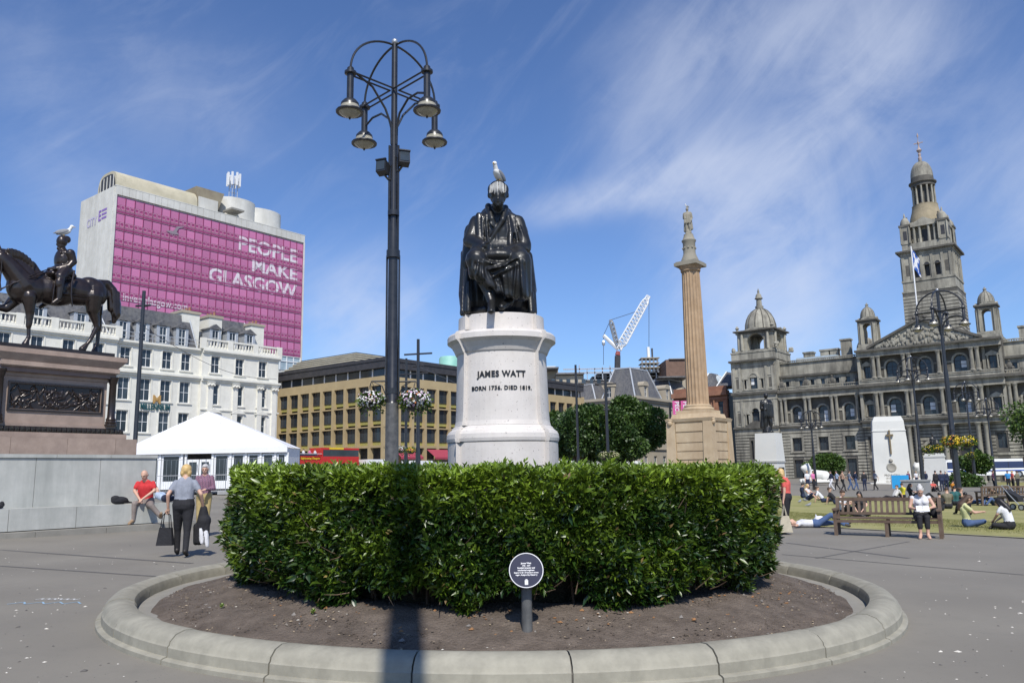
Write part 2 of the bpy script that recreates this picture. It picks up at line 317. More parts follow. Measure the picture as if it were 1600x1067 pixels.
# ---------------------------------------------------------------- organic bodies: overlapping shapes fused into one skin
def cap_(a, b, ra, rb, t=0): return ('c', Vector(a), Vector(b), ra, rb, t)
def ell(c, r, t=0, rot=(0, 0, 0)): return ('e', Vector(c), r, Euler(rot).to_matrix(), None, t)
def blob(name, prims, voxel, mats, parent=None, smooth=4, loc=None, rz=0.0, floor=None):
    s = M()
    for p in prims:
        if p[0] == 'c':
            a, b, ra, rb = p[1:5]; d = (b - a); L_ = d.length; n = 12
            if L_ < 1e-5: d = Vector((0, 0, 1))
            d = d.normalized(); up = Vector((0, 0, 1)) if abs(d.z) < .9 else Vector((1, 0, 0)); e1 = d.cross(up).normalized(); e2 = e1.cross(d)
            rings = []
            for cc, rr, angs in ((a, ra, (-85, -55, -28, 0)), (b, rb, (0, 28, 55, 85))):
                for g in angs:
                    g = R(g); q = cc + d * (rr * math.sin(g)); r2 = rr * math.cos(g)
                    rings.append([tuple(q + (e1 * math.cos(2 * PI * j / n) + e2 * math.sin(2 * PI * j / n)) * r2) for j in range(n)])
            s.loft(rings)
        elif p[0] == 'm': s._add(p[1], p[2])
        else:
            c, r, rm = p[1:4]; n = 16; m = 10; rings = []
            for i in range(m + 1):
                g = -PI / 2 + PI * (i + .15 if i == 0 else (i - .15 if i == m else i)) / m
                rings.append([tuple(c + rm @ Vector((r[0] * math.cos(g) * math.cos(2 * PI * j / n), r[1] * math.cos(g) * math.sin(2 * PI * j / n), r[2] * math.sin(g)))) for j in range(n)])
            s.loft(rings)
    me = s.mesh('tmp', m_skin); o = bpy.data.objects.new('tmp', me); COL.objects.link(o)
    md = o.modifiers.new('r', 'REMESH'); md.mode = 'VOXEL'; md.voxel_size = voxel
    if smooth: ms = o.modifiers.new('s', 'SMOOTH'); ms.factor = .5; ms.iterations = smooth
    dg = bpy.context.evaluated_depsgraph_get(); out = bpy.data.meshes.new_from_object(o.evaluated_get(dg)); bpy.data.objects.remove(o); bpy.data.meshes.remove(me)
    out.name = name; out.materials.clear()
    for m in mats: out.materials.append(m)
    nv = len(out.vertices); co = np.empty(nv * 3); out.vertices.foreach_get('co', co); co = co.reshape(-1, 3)
    if floor is not None: co = floor(co); out.vertices.foreach_set('co', co.ravel())
    out.polygons.foreach_set('use_smooth', [True] * len(out.polygons))
    if len(mats) > 1:
        nf = len(out.polygons); fc = np.empty(nf * 3); out.polygons.foreach_get('center', fc); fc = fc.reshape(-1, 3)
        best = np.full(nf, 1e9); idx = np.zeros(nf, int)
        for p in prims:
            if p[0] == 'c':
                a, b = np.array(p[1]), np.array(p[2]); d = b - a; L2 = max(d @ d, 1e-9); t = np.clip((fc - a) @ d / L2, 0, 1)
                ds = np.linalg.norm(fc - a - t[:, None] * d, axis=1) - (p[3] + (p[4] - p[3]) * t)
            else:
                q = (fc - np.array(p[1])) @ np.array(p[3]); r = np.array(p[2]); k = np.linalg.norm(q / r, axis=1); ds = (k - 1) * np.linalg.norm(q, axis=1) / np.maximum(k, 1e-6)
            w = ds < best; best[w] = ds[w]; idx[w] = p[5]
        out.polygons.foreach_set('material_index', idx)
    out.update(); return put(name, out, parent, loc, rz)
# ---------------------------------------------------------------- ground
def ground_mesh(name, x0, x1, y0, y1, n, dz, m):
    xs = np.linspace(x0, x1, n + 1); ys = np.linspace(y0, y1, n + 1); s = M()
    vs = [(x, y, G(x, y) + dz) for y in ys for x in xs]; fs = [(j * (n + 1) + i, j * (n + 1) + i + 1, (j + 1) * (n + 1) + i + 1, (j + 1) * (n + 1) + i) for j in range(n) for i in range(n)]
    s._add(vs, fs); return s.build(name, m, kind='structure')
ground_mesh('ground', -600, 900, -100, 1400, 120, 0, m_asph)
def ribbon(name, pts, w, m, dz=.004, kind='structure'):
    s = M()
    for (x0, y0), (x1, y1) in zip(pts, pts[1:]):
        d = Vector((x1 - x0, y1 - y0)).normalized(); n = Vector((-d.y, d.x)) * w / 2
        c = [(x0 + n.x, y0 + n.y), (x0 - n.x, y0 - n.y), (x1 - n.x, y1 - n.y), (x1 + n.x, y1 + n.y)]
        s.quad(*[(x, y, G(x, y) + dz) for x, y in c])
    return s.build(name, m, kind=kind)
def gp2(px, py): p = gpt(px, py); return (p.x, p.y)
for a, b, w in (((0, 884), (330, 906), .07), ((0, 859), (300, 880), .10), ((1222, 866), (1600, 898), .06), ((1230, 848), (1420, 872), .10), ((1275, 872), (1420, 846), .05)):
    ribbon('asphalt_seam', [gp2(*a), gp2(*b)], w, m_seam)
# lawn on the right: its near edge follows the path behind the bench
e0, e1 = gpt(1180, 818), gpt(1600, 841); d = (e1 - e0).normalized()
LA = [e0 - d * 6, e1 + d * 8]
fa, fb = gpt(1205, 779), gpt(1640, 792)
def lawnpoly(name, pts, dz, m):
    s = M(); s.quad(*[(p.x, p.y, G(p.x, p.y) + dz) for p in pts]); return s.build(name, m, kind='structure')
lawnpoly('lawn_near', [LA[0], LA[1], gpt(1700, 787), gpt(1600, 783.5), gpt(1232, 774)], .012, m_grass)
ribbon('lawn_edging', [(LA[0].x, LA[0].y), (LA[1].x, LA[1].y)], .12, m_kerb, .02)
lawnpoly('lawn_far', [gpt(1560, 758), gpt(1700, 765), gpt(1700, 751), gpt(1545, 749)], .012, m_grass)
# chalk scribble on the asphalt
def scribble(px0, px1, py, amp, n, m, w, name, label, k=0):
    s = M(); p0, p1 = gpt(px0, py), gpt(px1, py); d = (p1 - p0); q = Vector((-d.y, d.x, 0)).normalized(); pts = []
    for i in range(n + 1):
        t = i / n; o = amp * (1 if i % 2 else -1) * (.5 + .5 * abs(math.sin(i * 1.7 + k))); p = p0 + d * (t + .012 * math.sin(i * 2.3)) + q * o; pts.append((p.x, p.y))
    for (ax, ay), (bx, by) in zip(pts, pts[1:]):
        dd = Vector((bx - ax, by - ay)).normalized(); nn = Vector((-dd.y, dd.x)) * w / 2
        s.quad(*[(x, y, G(x, y) + .004) for x, y in ((ax + nn.x, ay + nn.y), (ax - nn.x, ay - nn.y), (bx - nn.x, by - nn.y), (bx + nn.x, by + nn.y))])
    return tag(s.build(name, m), label, 'chalk mark')
scribble(58, 124, 936, .07, 13, plain('white_chalk', (.62, .62, .60), .9), .02, 'chalk_scribble', 'white chalk scribble on the asphalt left of the round kerb')
scribble(18, 130, 942, .09, 8, plain('blue_chalk', (.30, .45, .58), .9), .022, 'chalk_scribble', 'pale blue chalk scribble on the asphalt just in front of the white one', 2)

# ---------------------------------------------------------------- round planting bed
BX, BY = -0.16, 10.47
bed = empty('planting_bed', (BX, BY, G(BX, BY)), 0, 'round raised flower bed with granite kerb around the seated bronze statue', 'planting bed')
bed.rotation_euler = (0, .016, 0)
KS_ = .985
prof = [(4.67, -.05), (4.67, .035), (4.65, .045), (4.62, .05), (4.62, .125), (4.605, .14), (4.60, .165), (4.55, .215), (4.47, .24), (4.39, .235), (4.315, .205), (4.29, .16), (4.285, .0)]
prof = [(r * KS_, z) for r, z in prof]
NST = 25
ks = M(); gap = .0016
a0, a1 = -PI / NST + gap, PI / NST - gap; rings = []
for i in range(9):
    a = a0 + (a1 - a0) * i / 8; rings.append([(r * math.cos(a), r * math.sin(a), z) for r, z in prof])
ks.loft(rings); kme = ks.mesh('kerb_stone', m_kerb, True)
off = math.atan2(gpt(658, 1064).y - BY, gpt(658, 1064).x - BX) + PI / NST
for i in range(NST):
    o = put('kerb_stone', kme, bed, (0, 0, random.uniform(-.004, .004)), off + 2 * PI * i / NST)
jm = M(); jm.lathe([(4.53, -.05), (4.53, .11), (4.41, .215), (4.30, .11), (4.30, -.05)], 96, cap=False); jm.build('mortar_joint', m_seam, bed)
ps = M(); NP = 30; rings = [[(r * math.cos(a), r * math.sin(a), z) for r, z in ((3.9, 0), (3.9, .095), (4.283, .095), (4.283, 0))] for a in [-PI / NP + .001 + (2 * PI / NP - .002) * i / 5 for i in range(6)]]
ps.loft(rings); pme = ps.mesh('edging_slab', m_paver)
for i in range(NP): put('edging_slab', pme, bed, (0, 0, random.uniform(-.003, .003)), 2 * PI * i / NP + .05)
so = M(); nr, na = 46, 150; vs = []; fs = []
rn = rng.normal(size=(nr + 1, na))
for i in range(nr + 1):
    r = 4.06 * (i / nr) ** .8; 
    for j in range(na):
        a = 2 * PI * j / na; h = .33 if r < 3.1 else .33 - .235 * (r - 3.1) / .96
        rr = r + (.02 * math.sin(a * 9) + .015 * math.sin(a * 23) if i == nr else 0)
        vs.append((rr * math.cos(a), rr * math.sin(a), h + .012 * math.sin(r * 7 + a * 5) * math.sin(a * 13) + (.006 * rn[i, j] if i < nr else 0)))
for i in range(nr):
    for j in range(na): k = (j + 1) % na; fs.append((i * na + j, (i + 1) * na + j, (i + 1) * na + k, i * na + k))
so._add(vs, fs); soil = so.build('soil', m_soil, bed, True, kind='stuff')
def soilz(r): return .33 if r < 3.1 else .33 - .235 * (r - 3.1) / .96
# soil crumbs, bark chips, petals
def scatter(name, n, rmin, rmax, size, m, parent, up=.3, kind='stuff', a_lo=PI, a_hi=2 * PI, zf=soilz):
    s = M()
    for _ in range(n):
        r = random.uniform(rmin, rmax); a = random.uniform(a_lo, a_hi); x, y = r * math.cos(a), r * math.sin(a); z = zf(r); q = size * random.uniform(.4, 1.5)
        t = random.uniform(0, PI); w = q * random.uniform(.35, .9); cx, sx = math.cos(t), math.sin(t); h = q * up * random.uniform(.3, 1)
        p = [(x + cx * q, y + sx * q, z), (x - sx * w, y + cx * w, z), (x - cx * q, y - sx * q, z), (x + sx * w, y - cx * w, z)]
        s._add(p + [(x + q * .2, y, z + h)], [(0, 1, 4), (1, 2, 4), (2, 3, 4), (3, 0, 4)])
    return s.build(name, m, parent, kind=kind)
scatter('soil_crumb', 2600, 2.9, 4.02, .013, m_soil, bed, 1.0)
scatter('bark_chip', 300, 3.15, 4.0, .013, plain('pale_chip', (.42, .33, .22), .8), bed, .5)
scatter('dry_leaf', 110, 3.1, 3.6, .024, plain('rusty_leaf', (.30, .15, .06), .8), bed, .6, a_lo=1.25 * PI, a_hi=1.9 * PI)
scatter('petal', 110, 3.2, 4.2, .012, plain('pale_petal', (.70, .66, .58), .8), bed, .4)
scatter('stone', 60, 3.2, 4.0, .022, plain('pebble', (.22, .2, .18), .8), bed, .9)
def litter(n, m, seed):
    s = M(); rd = random.Random(seed)
    for _ in range(n):
        px = rd.choice((rd.uniform(0, 300), rd.uniform(1230, 1600), rd.uniform(0, 1600))); py = rd.uniform(845, 1066); p = gpt(px, py)
        if math.hypot(p.x - BX, p.y - BY) < 4.8: continue
        q = rd.uniform(.006, .02) * (1.9 if rd.random() < .12 else 1); t = rd.uniform(0, PI); w = q * rd.uniform(.3, .9); c, s_ = math.cos(t), math.sin(t); z = G(p.x, p.y) + .002
        s._add([(p.x + c * q, p.y + s_ * q, z), (p.x - s_ * w, p.y + c * w, z), (p.x - c * q, p.y - s_ * q, z), (p.x + s_ * w, p.y - c * w, z), (p.x, p.y, z + q * .35)], [(0, 1, 4), (1, 2, 4), (2, 3, 4), (3, 0, 4)])
    return s
o = litter(240, None, 3).build('petal_litter', plain('pale_petal', (.70, .66, .58)), kind='stuff'); tag(o, 'small pale petals and paper flecks scattered over the asphalt', 'litter')
o = litter(120, None, 9).build('twig_litter', m_seam, kind='stuff'); tag(o, 'small dark twigs and crumbs scattered over the asphalt', 'litter')
def weed(px, py, k):
    p = gpt(px, py); s = M(); r = math.hypot(p.x - BX, p.y - BY); z = G(p.x, p.y) + soilz(r)
    for i in range(9):
        a = i * 2.4; l = .045 * (1 - .04 * i); d = Vector((math.cos(a), math.sin(a), .7 + .1 * i)).normalized(); q = Vector((-math.sin(a), math.cos(a), 0)) * .013; b = Vector((0, 0, .004 * i))
        s._add([b, b + d * l * .5 + q, b + d * l, b + d * l * .5 - q], [(0, 1, 2, 3)])
    tag(s.build('weed', m_weed, loc=(p.x, p.y, z)), k, 'weed')

# ---------------------------------------------------------------- laurel hedge
def leafmat(name, c1, c2, rough=.36, tr=.14):
    m = bpy.data.materials.new(name); m.use_nodes = True; N, L = m.node_tree.nodes, m.node_tree.links; b = N['Principled BSDF']
    at_ = N.new('ShaderNodeAttribute'); at_.attribute_name = 'tone'; mx = N.new('ShaderNodeMix'); mx.data_type = 'RGBA'; L.new(at_.outputs['Fac'], mx.inputs[0])
    mx.inputs[6].default_value = (*c1, 1); mx.inputs[7].default_value = (*c2, 1); L.new(mx.outputs[2], b.inputs['Base Color']); b.inputs['Roughness'].default_value = rough
    b.inputs['Specular IOR Level'].default_value = .6
    t = N.new('ShaderNodeBsdfTranslucent'); L.new(mx.outputs[2], t.inputs[0]); ms = N.new('ShaderNodeMixShader'); ms.inputs[0].default_value = tr
    L.new(b.outputs[0], ms.inputs[1]); L.new(t.outputs[0], ms.inputs[2]); L.new(ms.outputs[0], N['Material Output'].inputs[0]); return m
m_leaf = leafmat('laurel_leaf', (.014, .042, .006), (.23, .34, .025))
m_tleaf = leafmat('tree_leaf', (.022, .058, .014), (.12, .20, .03), .5, .2)
m_weed = leafmat('weed_leaf', (.2, .3, .04), (.3, .42, .05))
def leaves(name, P, D, Lh, W, tone, m, parent=None, fold=.25, curl=.12, quad=False):
    """P base points, D unit directions, Lh lengths, W half widths (numpy)"""
    n = len(P); rnd = rng.normal(size=(n, 3)); S = np.cross(D, rnd); S /= np.linalg.norm(S, axis=1)[:, None] + 1e-9; Nn = np.cross(S, D)
    flip = np.where(Nn[:, 2] < 0, -1, 1)[:, None]; Nn = Nn * flip
    Lc, Wc = Lh[:, None], W[:, None]
    base = P; tip = P + D * Lc - Nn * Lc * curl; ml = P + D * Lc * .5 + S * Wc + Nn * Wc * fold; mr = P + D * Lc * .5 - S * Wc + Nn * Wc * fold
    if quad:
        V = np.stack([base, ml, tip, mr], 1).reshape(-1, 3); F = np.arange(4)[None] + 4 * np.arange(n)[:, None]; k = 4; lt = np.full(n, 4)
    else:
        mc = P + D * Lc * .5 - Nn * Wc * fold * .3; V = np.stack([base, ml, tip, mr, mc], 1).reshape(-1, 3)
        F = (np.array([[0, 1, 4], [1, 2, 4], [2, 3, 4], [3, 0, 4]])[None] + 5 * np.arange(n)[:, None, None]).reshape(-1, 3); k = 5; lt = np.full(4 * n, 3)
    me = bpy.data.meshes.new(name); me.vertices.add(len(V)); me.vertices.foreach_set('co', V.astype(np.float32).ravel())
    me.loops.add(F.size); me.loops.foreach_set('vertex_index', F.astype(np.int32).ravel()); me.polygons.add(len(lt)); me.polygons.foreach_set('loop_start', np.concatenate([[0], np.cumsum(lt)[:-1]]).astype(np.int32))
    at_ = me.attributes.new('tone', 'FLOAT', 'POINT'); at_.data.foreach_set('value', np.repeat(tone, k).astype(np.float32))
    me.materials.append(m); me.update(calc_edges=True); me.validate(); return put(name, me, parent)
HR, HZ0, HZ1 = 3.30, .44, 1.50
hedge = empty('laurel_hedge', (BX, BY, G(BX, BY)), 0, 'round clipped laurel hedge encircling the stone pedestal of the seated statue', 'hedge'); hedge.rotation_euler = (0, .016, 0)
def lump(a, z): return .04 * np.sin(a * 11 + z * 3) + .035 * np.sin(a * 27 + 5 * z) + .04 * np.sin(a * 5 - z * 7) * np.sin(z * 5 + a * 17)
def rosettes(n, top, front):
    a = rng.uniform(PI * .93, PI * 2.07, n) if front else rng.uniform(0, 2 * PI, n)
    z = rng.uniform(0, 1, n)
    if top:
        r = HR - rng.uniform(0, 1, n) ** 1.6 * 1.5; z = np.full(n, HZ1) + .03 * np.sin(a * 19) + rng.normal(0, .025, n); nrm = np.stack([.15 * np.cos(a), .15 * np.sin(a), np.ones(n)], 1)
    else:
        lo = HZ0 + .10 * np.sin(a * 13 + 1) + .08 * np.sin(a * 31) + .05 * np.sin(a * 7); z = lo + (HZ1 - lo) * z; r = HR + lump(a, z) - np.abs(rng.normal(0, .055, n)) - .10 * np.clip((.75 - z) / .4, 0, 1); nrm = np.stack([np.cos(a), np.sin(a), .35 + .4 * (z - HZ0)], 1)
    return a, z, r, nrm
def hedge_leaves(name, n, top, front, L0, per=7, deep=0.0):
    a, z, r, nrm = rosettes(n, top, front); r = r - deep; C = np.stack([r * np.cos(a), r * np.sin(a), z], 1)
    ax = nrm + rng.normal(0, .38, (n, 3)) + np.array([0, 0, .35]); ax /= np.linalg.norm(ax, axis=1)[:, None]
    cl_ = np.clip(.09 + .13 * np.sin(a * 8 + z * 6) + .1 * np.sin(a * 21 - z * 9) + rng.normal(0, .12, n) + np.clip((z - 1.12) / .36, 0, 1) * .50, 0, 1)  # paler young top growth; lower leaves darkened, putting light and shade into the tone
    P = np.repeat(C, per, 0); A = np.repeat(ax, per, 0); m = len(P); d = A * rng.uniform(.45, 1.1, (m, 1)) + rng.normal(0, .62, (m, 3)) * 1.0; d /= np.linalg.norm(d, axis=1)[:, None]
    ln = L0 * rng.uniform(.5, 1.45, m); tone = np.clip(np.repeat(cl_, per) + rng.normal(0, .10, m), 0, 1)
    return leaves(name, P, d, ln, ln * rng.uniform(.12, .18, m), tone, m_leaf, hedge)
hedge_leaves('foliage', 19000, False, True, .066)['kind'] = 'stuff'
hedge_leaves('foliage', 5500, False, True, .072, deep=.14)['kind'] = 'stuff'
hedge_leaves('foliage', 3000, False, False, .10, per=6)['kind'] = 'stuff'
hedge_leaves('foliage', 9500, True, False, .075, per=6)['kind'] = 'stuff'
nb_ = 420; a_, z_, r_, n_ = rosettes(nb_, False, True); P_ = np.stack([(r_ + .03) * np.cos(a_), (r_ + .03) * np.sin(a_), z_], 1); D_ = n_ + rng.normal(0, .6, (nb_, 3)); D_ /= np.linalg.norm(D_, axis=1)[:, None]
leaves('withered_leaf', P_, D_, np.full(nb_, .06), np.full(nb_, .012), rng.uniform(0, 1, nb_), leafmat('withered_leaf', (.10, .055, .02), (.34, .26, .08), .6, .1), hedge)['kind'] = 'stuff'
tz = M()
for i in range(160):
    a = rng.uniform(PI, 2 * PI); z = rng.uniform(.35, 1.3); r0 = HR - .12; d = Vector((math.cos(a) * .5 + rng.normal(0, .3), math.sin(a) * .5 + rng.normal(0, .3), rng.uniform(-.2, .9))).normalized(); p0 = Vector((r0 * math.cos(a), r0 * math.sin(a), z)); tz.tube([p0, p0 + d * .12, p0 + d * .24 + Vector((0, 0, .02))], [.006, .004, .002], 4, False)
tz.build('bare_twig', plain('bare_twig_bark', (.16, .11, .07), .8), hedge, kind='stuff')
# the twiggy inside of the hedge
tw = M()
for i in range(700):
    a = rng.uniform(0, 2 * PI); r0 = rng.uniform(2.4, 3.0); r1 = r0 + rng.uniform(.1, .42); z0 = .3 + rng.uniform(0, .2); z1 = rng.uniform(.55, 1.45); a2 = a + rng.uniform(-.08, .08)
    p0 = Vector((r0 * math.cos(a), r0 * math.sin(a), z0)); p1 = Vector((r1 * math.cos(a2), r1 * math.sin(a2), z1)); tw.tube([p0, (p0 + p1) / 2 + Vector((0, 0, .06)), p1], [.012, .008, .004], 4, False)
tw.build('twig', plain('twig_bark', (.07, .05, .035), .85), hedge, kind='stuff')
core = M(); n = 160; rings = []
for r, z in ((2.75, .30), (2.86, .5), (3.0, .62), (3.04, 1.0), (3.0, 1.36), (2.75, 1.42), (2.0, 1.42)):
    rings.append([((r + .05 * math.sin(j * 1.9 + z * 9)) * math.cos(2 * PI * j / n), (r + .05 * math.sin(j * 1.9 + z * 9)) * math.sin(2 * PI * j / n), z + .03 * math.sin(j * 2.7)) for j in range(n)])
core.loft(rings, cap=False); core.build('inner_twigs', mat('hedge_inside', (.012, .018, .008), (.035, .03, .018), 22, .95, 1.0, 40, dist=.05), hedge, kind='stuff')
# single young shoots that stand out of the top and front
def shoot_mesh(k):
    rd = np.random.default_rng(k); n = 10; P = np.stack([np.zeros(n), np.zeros(n), np.linspace(.01, .10, n)], 1) + rd.normal(0, .004, (n, 3)); g = np.arange(n) * 2.4
    D = np.stack([np.cos(g) * .75, np.sin(g) * .75, .55 + .06 * np.arange(n)], 1); D /= np.linalg.norm(D, axis=1)[:, None]; ln = np.linspace(.075, .05, n)
    o = leaves('shoot', P, D, ln, ln * .2, np.clip(rd.normal(.62, .12, n), 0, 1), m_leaf); me = o.data; bpy.data.objects.remove(o); return me
SH = [shoot_mesh(k) for k in range(5)]
for i in range(230):
    if i < 170: a = random.uniform(PI, 2 * PI); r = HR + .02 - random.random() ** 2 * .6; z = HZ1 + random.uniform(-.02, .03); tilt = (random.uniform(-.3, .3), random.uniform(-.3, .3), random.uniform(0, 6))
    else: a = random.uniform(PI * 1.02, PI * 1.98); z = random.uniform(.55, 1.4); r = HR + float(lump(np.array(a), np.array(z))) - .02; tilt = (random.uniform(-.3, .3) - math.sin(a) * .9, random.uniform(-.2, .2) + math.cos(a) * .9, random.uniform(0, 6))
    o = put('shoot', SH[i % 5], hedge, (r * math.cos(a), r * math.sin(a), z)); o.rotation_euler = tilt; sc_ = random.uniform(.7, 1.15); o.scale = (sc_,) * 3
weed(345, 985, 'small yellowish weed growing in the soil at the left of the bed'); weed(488, 1006, 'small bright green weed growing close to the front kerb')

# ---------------------------------------------------------------- small round information sign in the bed
SY = 6.88; p = at(824, 985, SY); sg = empty('information_sign', (p.x, SY, min(p.z, G(p.x, SY) + .26)), 0, 'small round dark blue information sign on a short grey post in front of the hedge', 'sign')
tp = at(822, 891, SY).z - sg.location.z
s = M(); s.lathe([(.047, -.25), (.046, 0), (.044, tp - .12), (.044, tp - .075)], 20); s.build('post', m_worn, sg, True, loc=(0, .075, 0))
m_navysign = plain('navy_enamel', (.014, .018, .05), .55, spec=.3); m_wp = plain('white_print', (.75, .75, .75), .5)
disc = bpy.data.objects.new('disc', None)
def disc_part(name, prof, m, n=48):
    s = M(); s.T = Matrix.Translation((0, 0, tp)) @ Matrix.Rotation(R(72), 4, 'X'); s.lathe(prof, n); return s.build(name, m, sg, True)
disc_part('sign_plate', [(.140, -.012), (.147, -.006), (.147, .006), (.142, .012)], m_navysign)
bpy.data.objects.remove(disc)
s = M(); s.T = Matrix.Translation((0, 0, tp)) @ Matrix.Rotation(R(72), 4, 'X'); s.lathe([(.137, .0125), (.137, .0155), (.1435, .0155), (.1435, .0125)], 48, cap=False); s.build('rim_line', m_wp, sg)
s = M(); s.lathe([(.049, tp - .17), (.060, tp - .12), (.060, tp - .08)], 24); s.build('bracket', m_black, sg, loc=(0, .085, 0))
lines = [('James Watt', .018, .052), ('1736 - 1819', .014, .033), ('Scottish inventor and', .017, .014), ('mechanical engineer.', .017, -.005), ('Improved the Newcomen steam', .0155, -.024), ('engine. Sculpted by Chantrey', .0155, -.043)]
for tx, sz, dy in lines:
    me = textmesh(tx, sz, .001, .0008, 'CENTER'); me.materials.clear(); me.materials.append(m_wp); me.transform(Matrix.Rotation(R(-18), 4, 'X')); o = put('lettering', me, sg)
    o.location = Vector((0, 0, tp)) + Matrix.Rotation(R(72), 3, 'X') @ Vector((0, dy, .0135))
s = M(); s.T = Matrix.Translation((0, 0, tp)) @ Matrix.Rotation(R(72), 4, 'X'); s.box(-.014, .014, -.118, -.080, .0125, .0135); s.box(-.008, .008, -.078, -.072, .0125, .0135); s.build('crest', m_wp, sg)
# ---------------------------------------------------------------- seated statue on its bowed granite pedestal
mon = empty('statue_pedestal', (BX + .02, BY, G(BX, BY)), 0, 'pale speckled granite pedestal with bowed front lettered JAMES WATT inside the hedge', 'pedestal')
FY = BY - .62
def zf(y): return at(787, y, FY).z - mon.location.z
def bow(a, n=14):
    pts = []; rad = (.74 ** 2 + .27 ** 2) / (2 * .27) * a; half = math.asin(.74 * a / rad)
    for k in range(4):
        g = k * PI / 2; loc = []
        for i in range(n + 1):
            t = -half + 2 * half * i / n; loc.append((rad * math.sin(t), -(rad * math.cos(t) - rad + 1.0 * a)))
        loc.append((.80 * a, -.80 * a))
        for x, y in loc: pts.append((x * math.cos(g) - y * math.sin(g), x * math.sin(g) + y * math.cos(g)))
    return pts, rad
def bowloft(name, prof, m=m_granite):
    s = M(); s.loft([[(x, y, z) for x, y in bow(a * .965)[0]] for a, z in prof]); return s.build(name, m, mon)
bowloft('base_block', [(.80, 0), (.80, .9), (.745, .92), (.745, zf(690))])
bowloft('base_moulding', [(.745, zf(690) + .004), (.755, zf(688)), (.762, zf(683)), (.755, zf(676)), (.73, zf(671)), (.695, zf(668)), (.675, zf(664)), (.66, zf(663))])
bowloft('die', [(.655, zf(663) + .003), (.640, zf(655)), (.632, zf(640)), (.612, zf(545))])
bowloft('cap', [(.60, zf(549)), (.63, zf(545)), (.655, zf(538)), (.69, zf(531)), (.73, zf(527)), (.745, zf(526)), (.745, zf(518)), (.728, zf(515)), (.60, zf(511))])
s = M(); topz = zf(486)
s.loft([[(x, y, z) for x, y in bow(a)[0]] for a, z in ((.575, zf(515)), (.568, topz))]); s.build('plinth', m_granite, mon)
def curved_text(body, size, z, a, **k):
    me = textmesh(body, size, .012, align='CENTER', **k); rad = bow(a)[1]; n = len(me.vertices); co = np.empty(n * 3); me.vertices.foreach_get('co', co); co = co.reshape(-1, 3)
    t = co[:, 0] / rad; rr = rad + .003 - co[:, 1] * .5; out = np.stack([rr * np.sin(t), -(rr * np.cos(t) - rad + a), co[:, 2] + z], 1); me.vertices.foreach_set('co', out.ravel()); me.materials.clear(); me.materials.append(m_letter); me.name = 'lettering'
    return put('lettering', me, mon)
curved_text('JAMES WATT', .106, zf(587.5), .6205 * .965, bold=.004, sx=.91, spacing=1.12); curved_text('BORN 1736. DIED 1819.', .070, zf(608), .6245 * .965, bold=.0025, sx=.98, spacing=1.12)

ST = 4.1056
def w(X, Y_, d): return at(690 + X / ST, 240 + Y_ / ST, BY + d)      # statue point: enlarged-crop pixel and depth behind / before the axis
def st(X, Y_, d, X2, Y2, d2, r, r2, t=0): return cap_(w(X, Y_, d), w(X2, Y2, d2), r, r2, t)
K = .00212                                                     # metres per enlarged pixel
sp = []
sp += [ell(w(362, 262, -.22), (.118, .135, .158)), ell(w(362, 222, -.20), (.122, .138, .10)), ell(w(362, 308, -.28), (.075, .07, .065)), ell(w(362, 333, -.33), (.034, .032, .024)),
       st(362, 262, -.345, 362, 290, -.375, .012, .017), st(340, 250, -.335, 384, 250, -.335, .016, .016), ell(w(302, 268, -.20), (.018, .032, .045)), ell(w(424, 268, -.20), (.018, .032, .045)),
       st(352, 306, -.365, 374, 306, -.365, .009, .009), st(345, 320, -.35, 380, 320, -.35, .012, .012),
       ell(w(318, 235, -.16), (.05, .09, .08)), ell(w(408, 235, -.16), (.05, .09, .08)), st(362, 330, -.16, 362, 400, -.02, .075, .095)]
for k in range(9):
    x = 318 + k * 11; sp.append(st(x, 205 + abs(k - 4) * 5, -.29, x + (k - 4) * 1.5, 256, -.335, .016, .010))
# torso, shoulders, coat
sp += [ell(w(352, 520, .02), (.30, .22, .38)), ell(w(352, 450, .02), (.285, .20, .22)), st(262, 432, .05, 445, 432, .05, .11, .11), st(335, 375, 0, 228, 445, .05, .07, .09), st(390, 375, 0, 482, 445, .05, .07, .09), ell(w(352, 620, .03), (.36, .26, .22)),
       st(228, 445, .04, 186, 560, -.06, .11, .105), st(182, 560, -.06, 268, 592, -.34, .10, .068), st(485, 445, .04, 528, 590, -.04, .11, .105), st(530, 605, -.04, 395, 628, -.36, .098, .062),
       st(300, 340, -.06, 322, 420, -.20, .05, .04), st(408, 350, -.06, 392, 425, -.20, .05, .04), st(322, 420, -.20, 350, 500, -.19, .035, .02), st(395, 425, -.20, 318, 545, -.20, .035, .025), st(318, 545, -.20, 290, 580, -.2, .025, .02), st(352, 470, -.18, 356, 600, -.21, .02, .02),
       st(240, 400, -.06, 245, 560, -.17, .05, .04), st(445, 405, -.06, 440, 580, -.20, .05, .035)]
for x0, y0, x1, y1, d0, d1, r in ((262, 400, 268, 580, -.14, -.21, .018), (285, 395, 300, 590, -.17, -.24, .016), (225, 420, 225, 570, -.08, -.15, .018), (430, 400, 452, 590, -.14, -.2, .017), (465, 400, 490, 600, -.1, -.16, .018),
                             (310, 440, 330, 470, -.22, -.24, .012), (172, 520, 210, 560, -.12, -.15, .02), (165, 560, 225, 585, -.16, -.2, .018), (500, 470, 535, 560, -.1, -.12, .018), (520, 560, 560, 620, -.12, -.14, .02)):
    sp.append(st(x0, y0, d0, x1, y1, d1, r, r * .7))
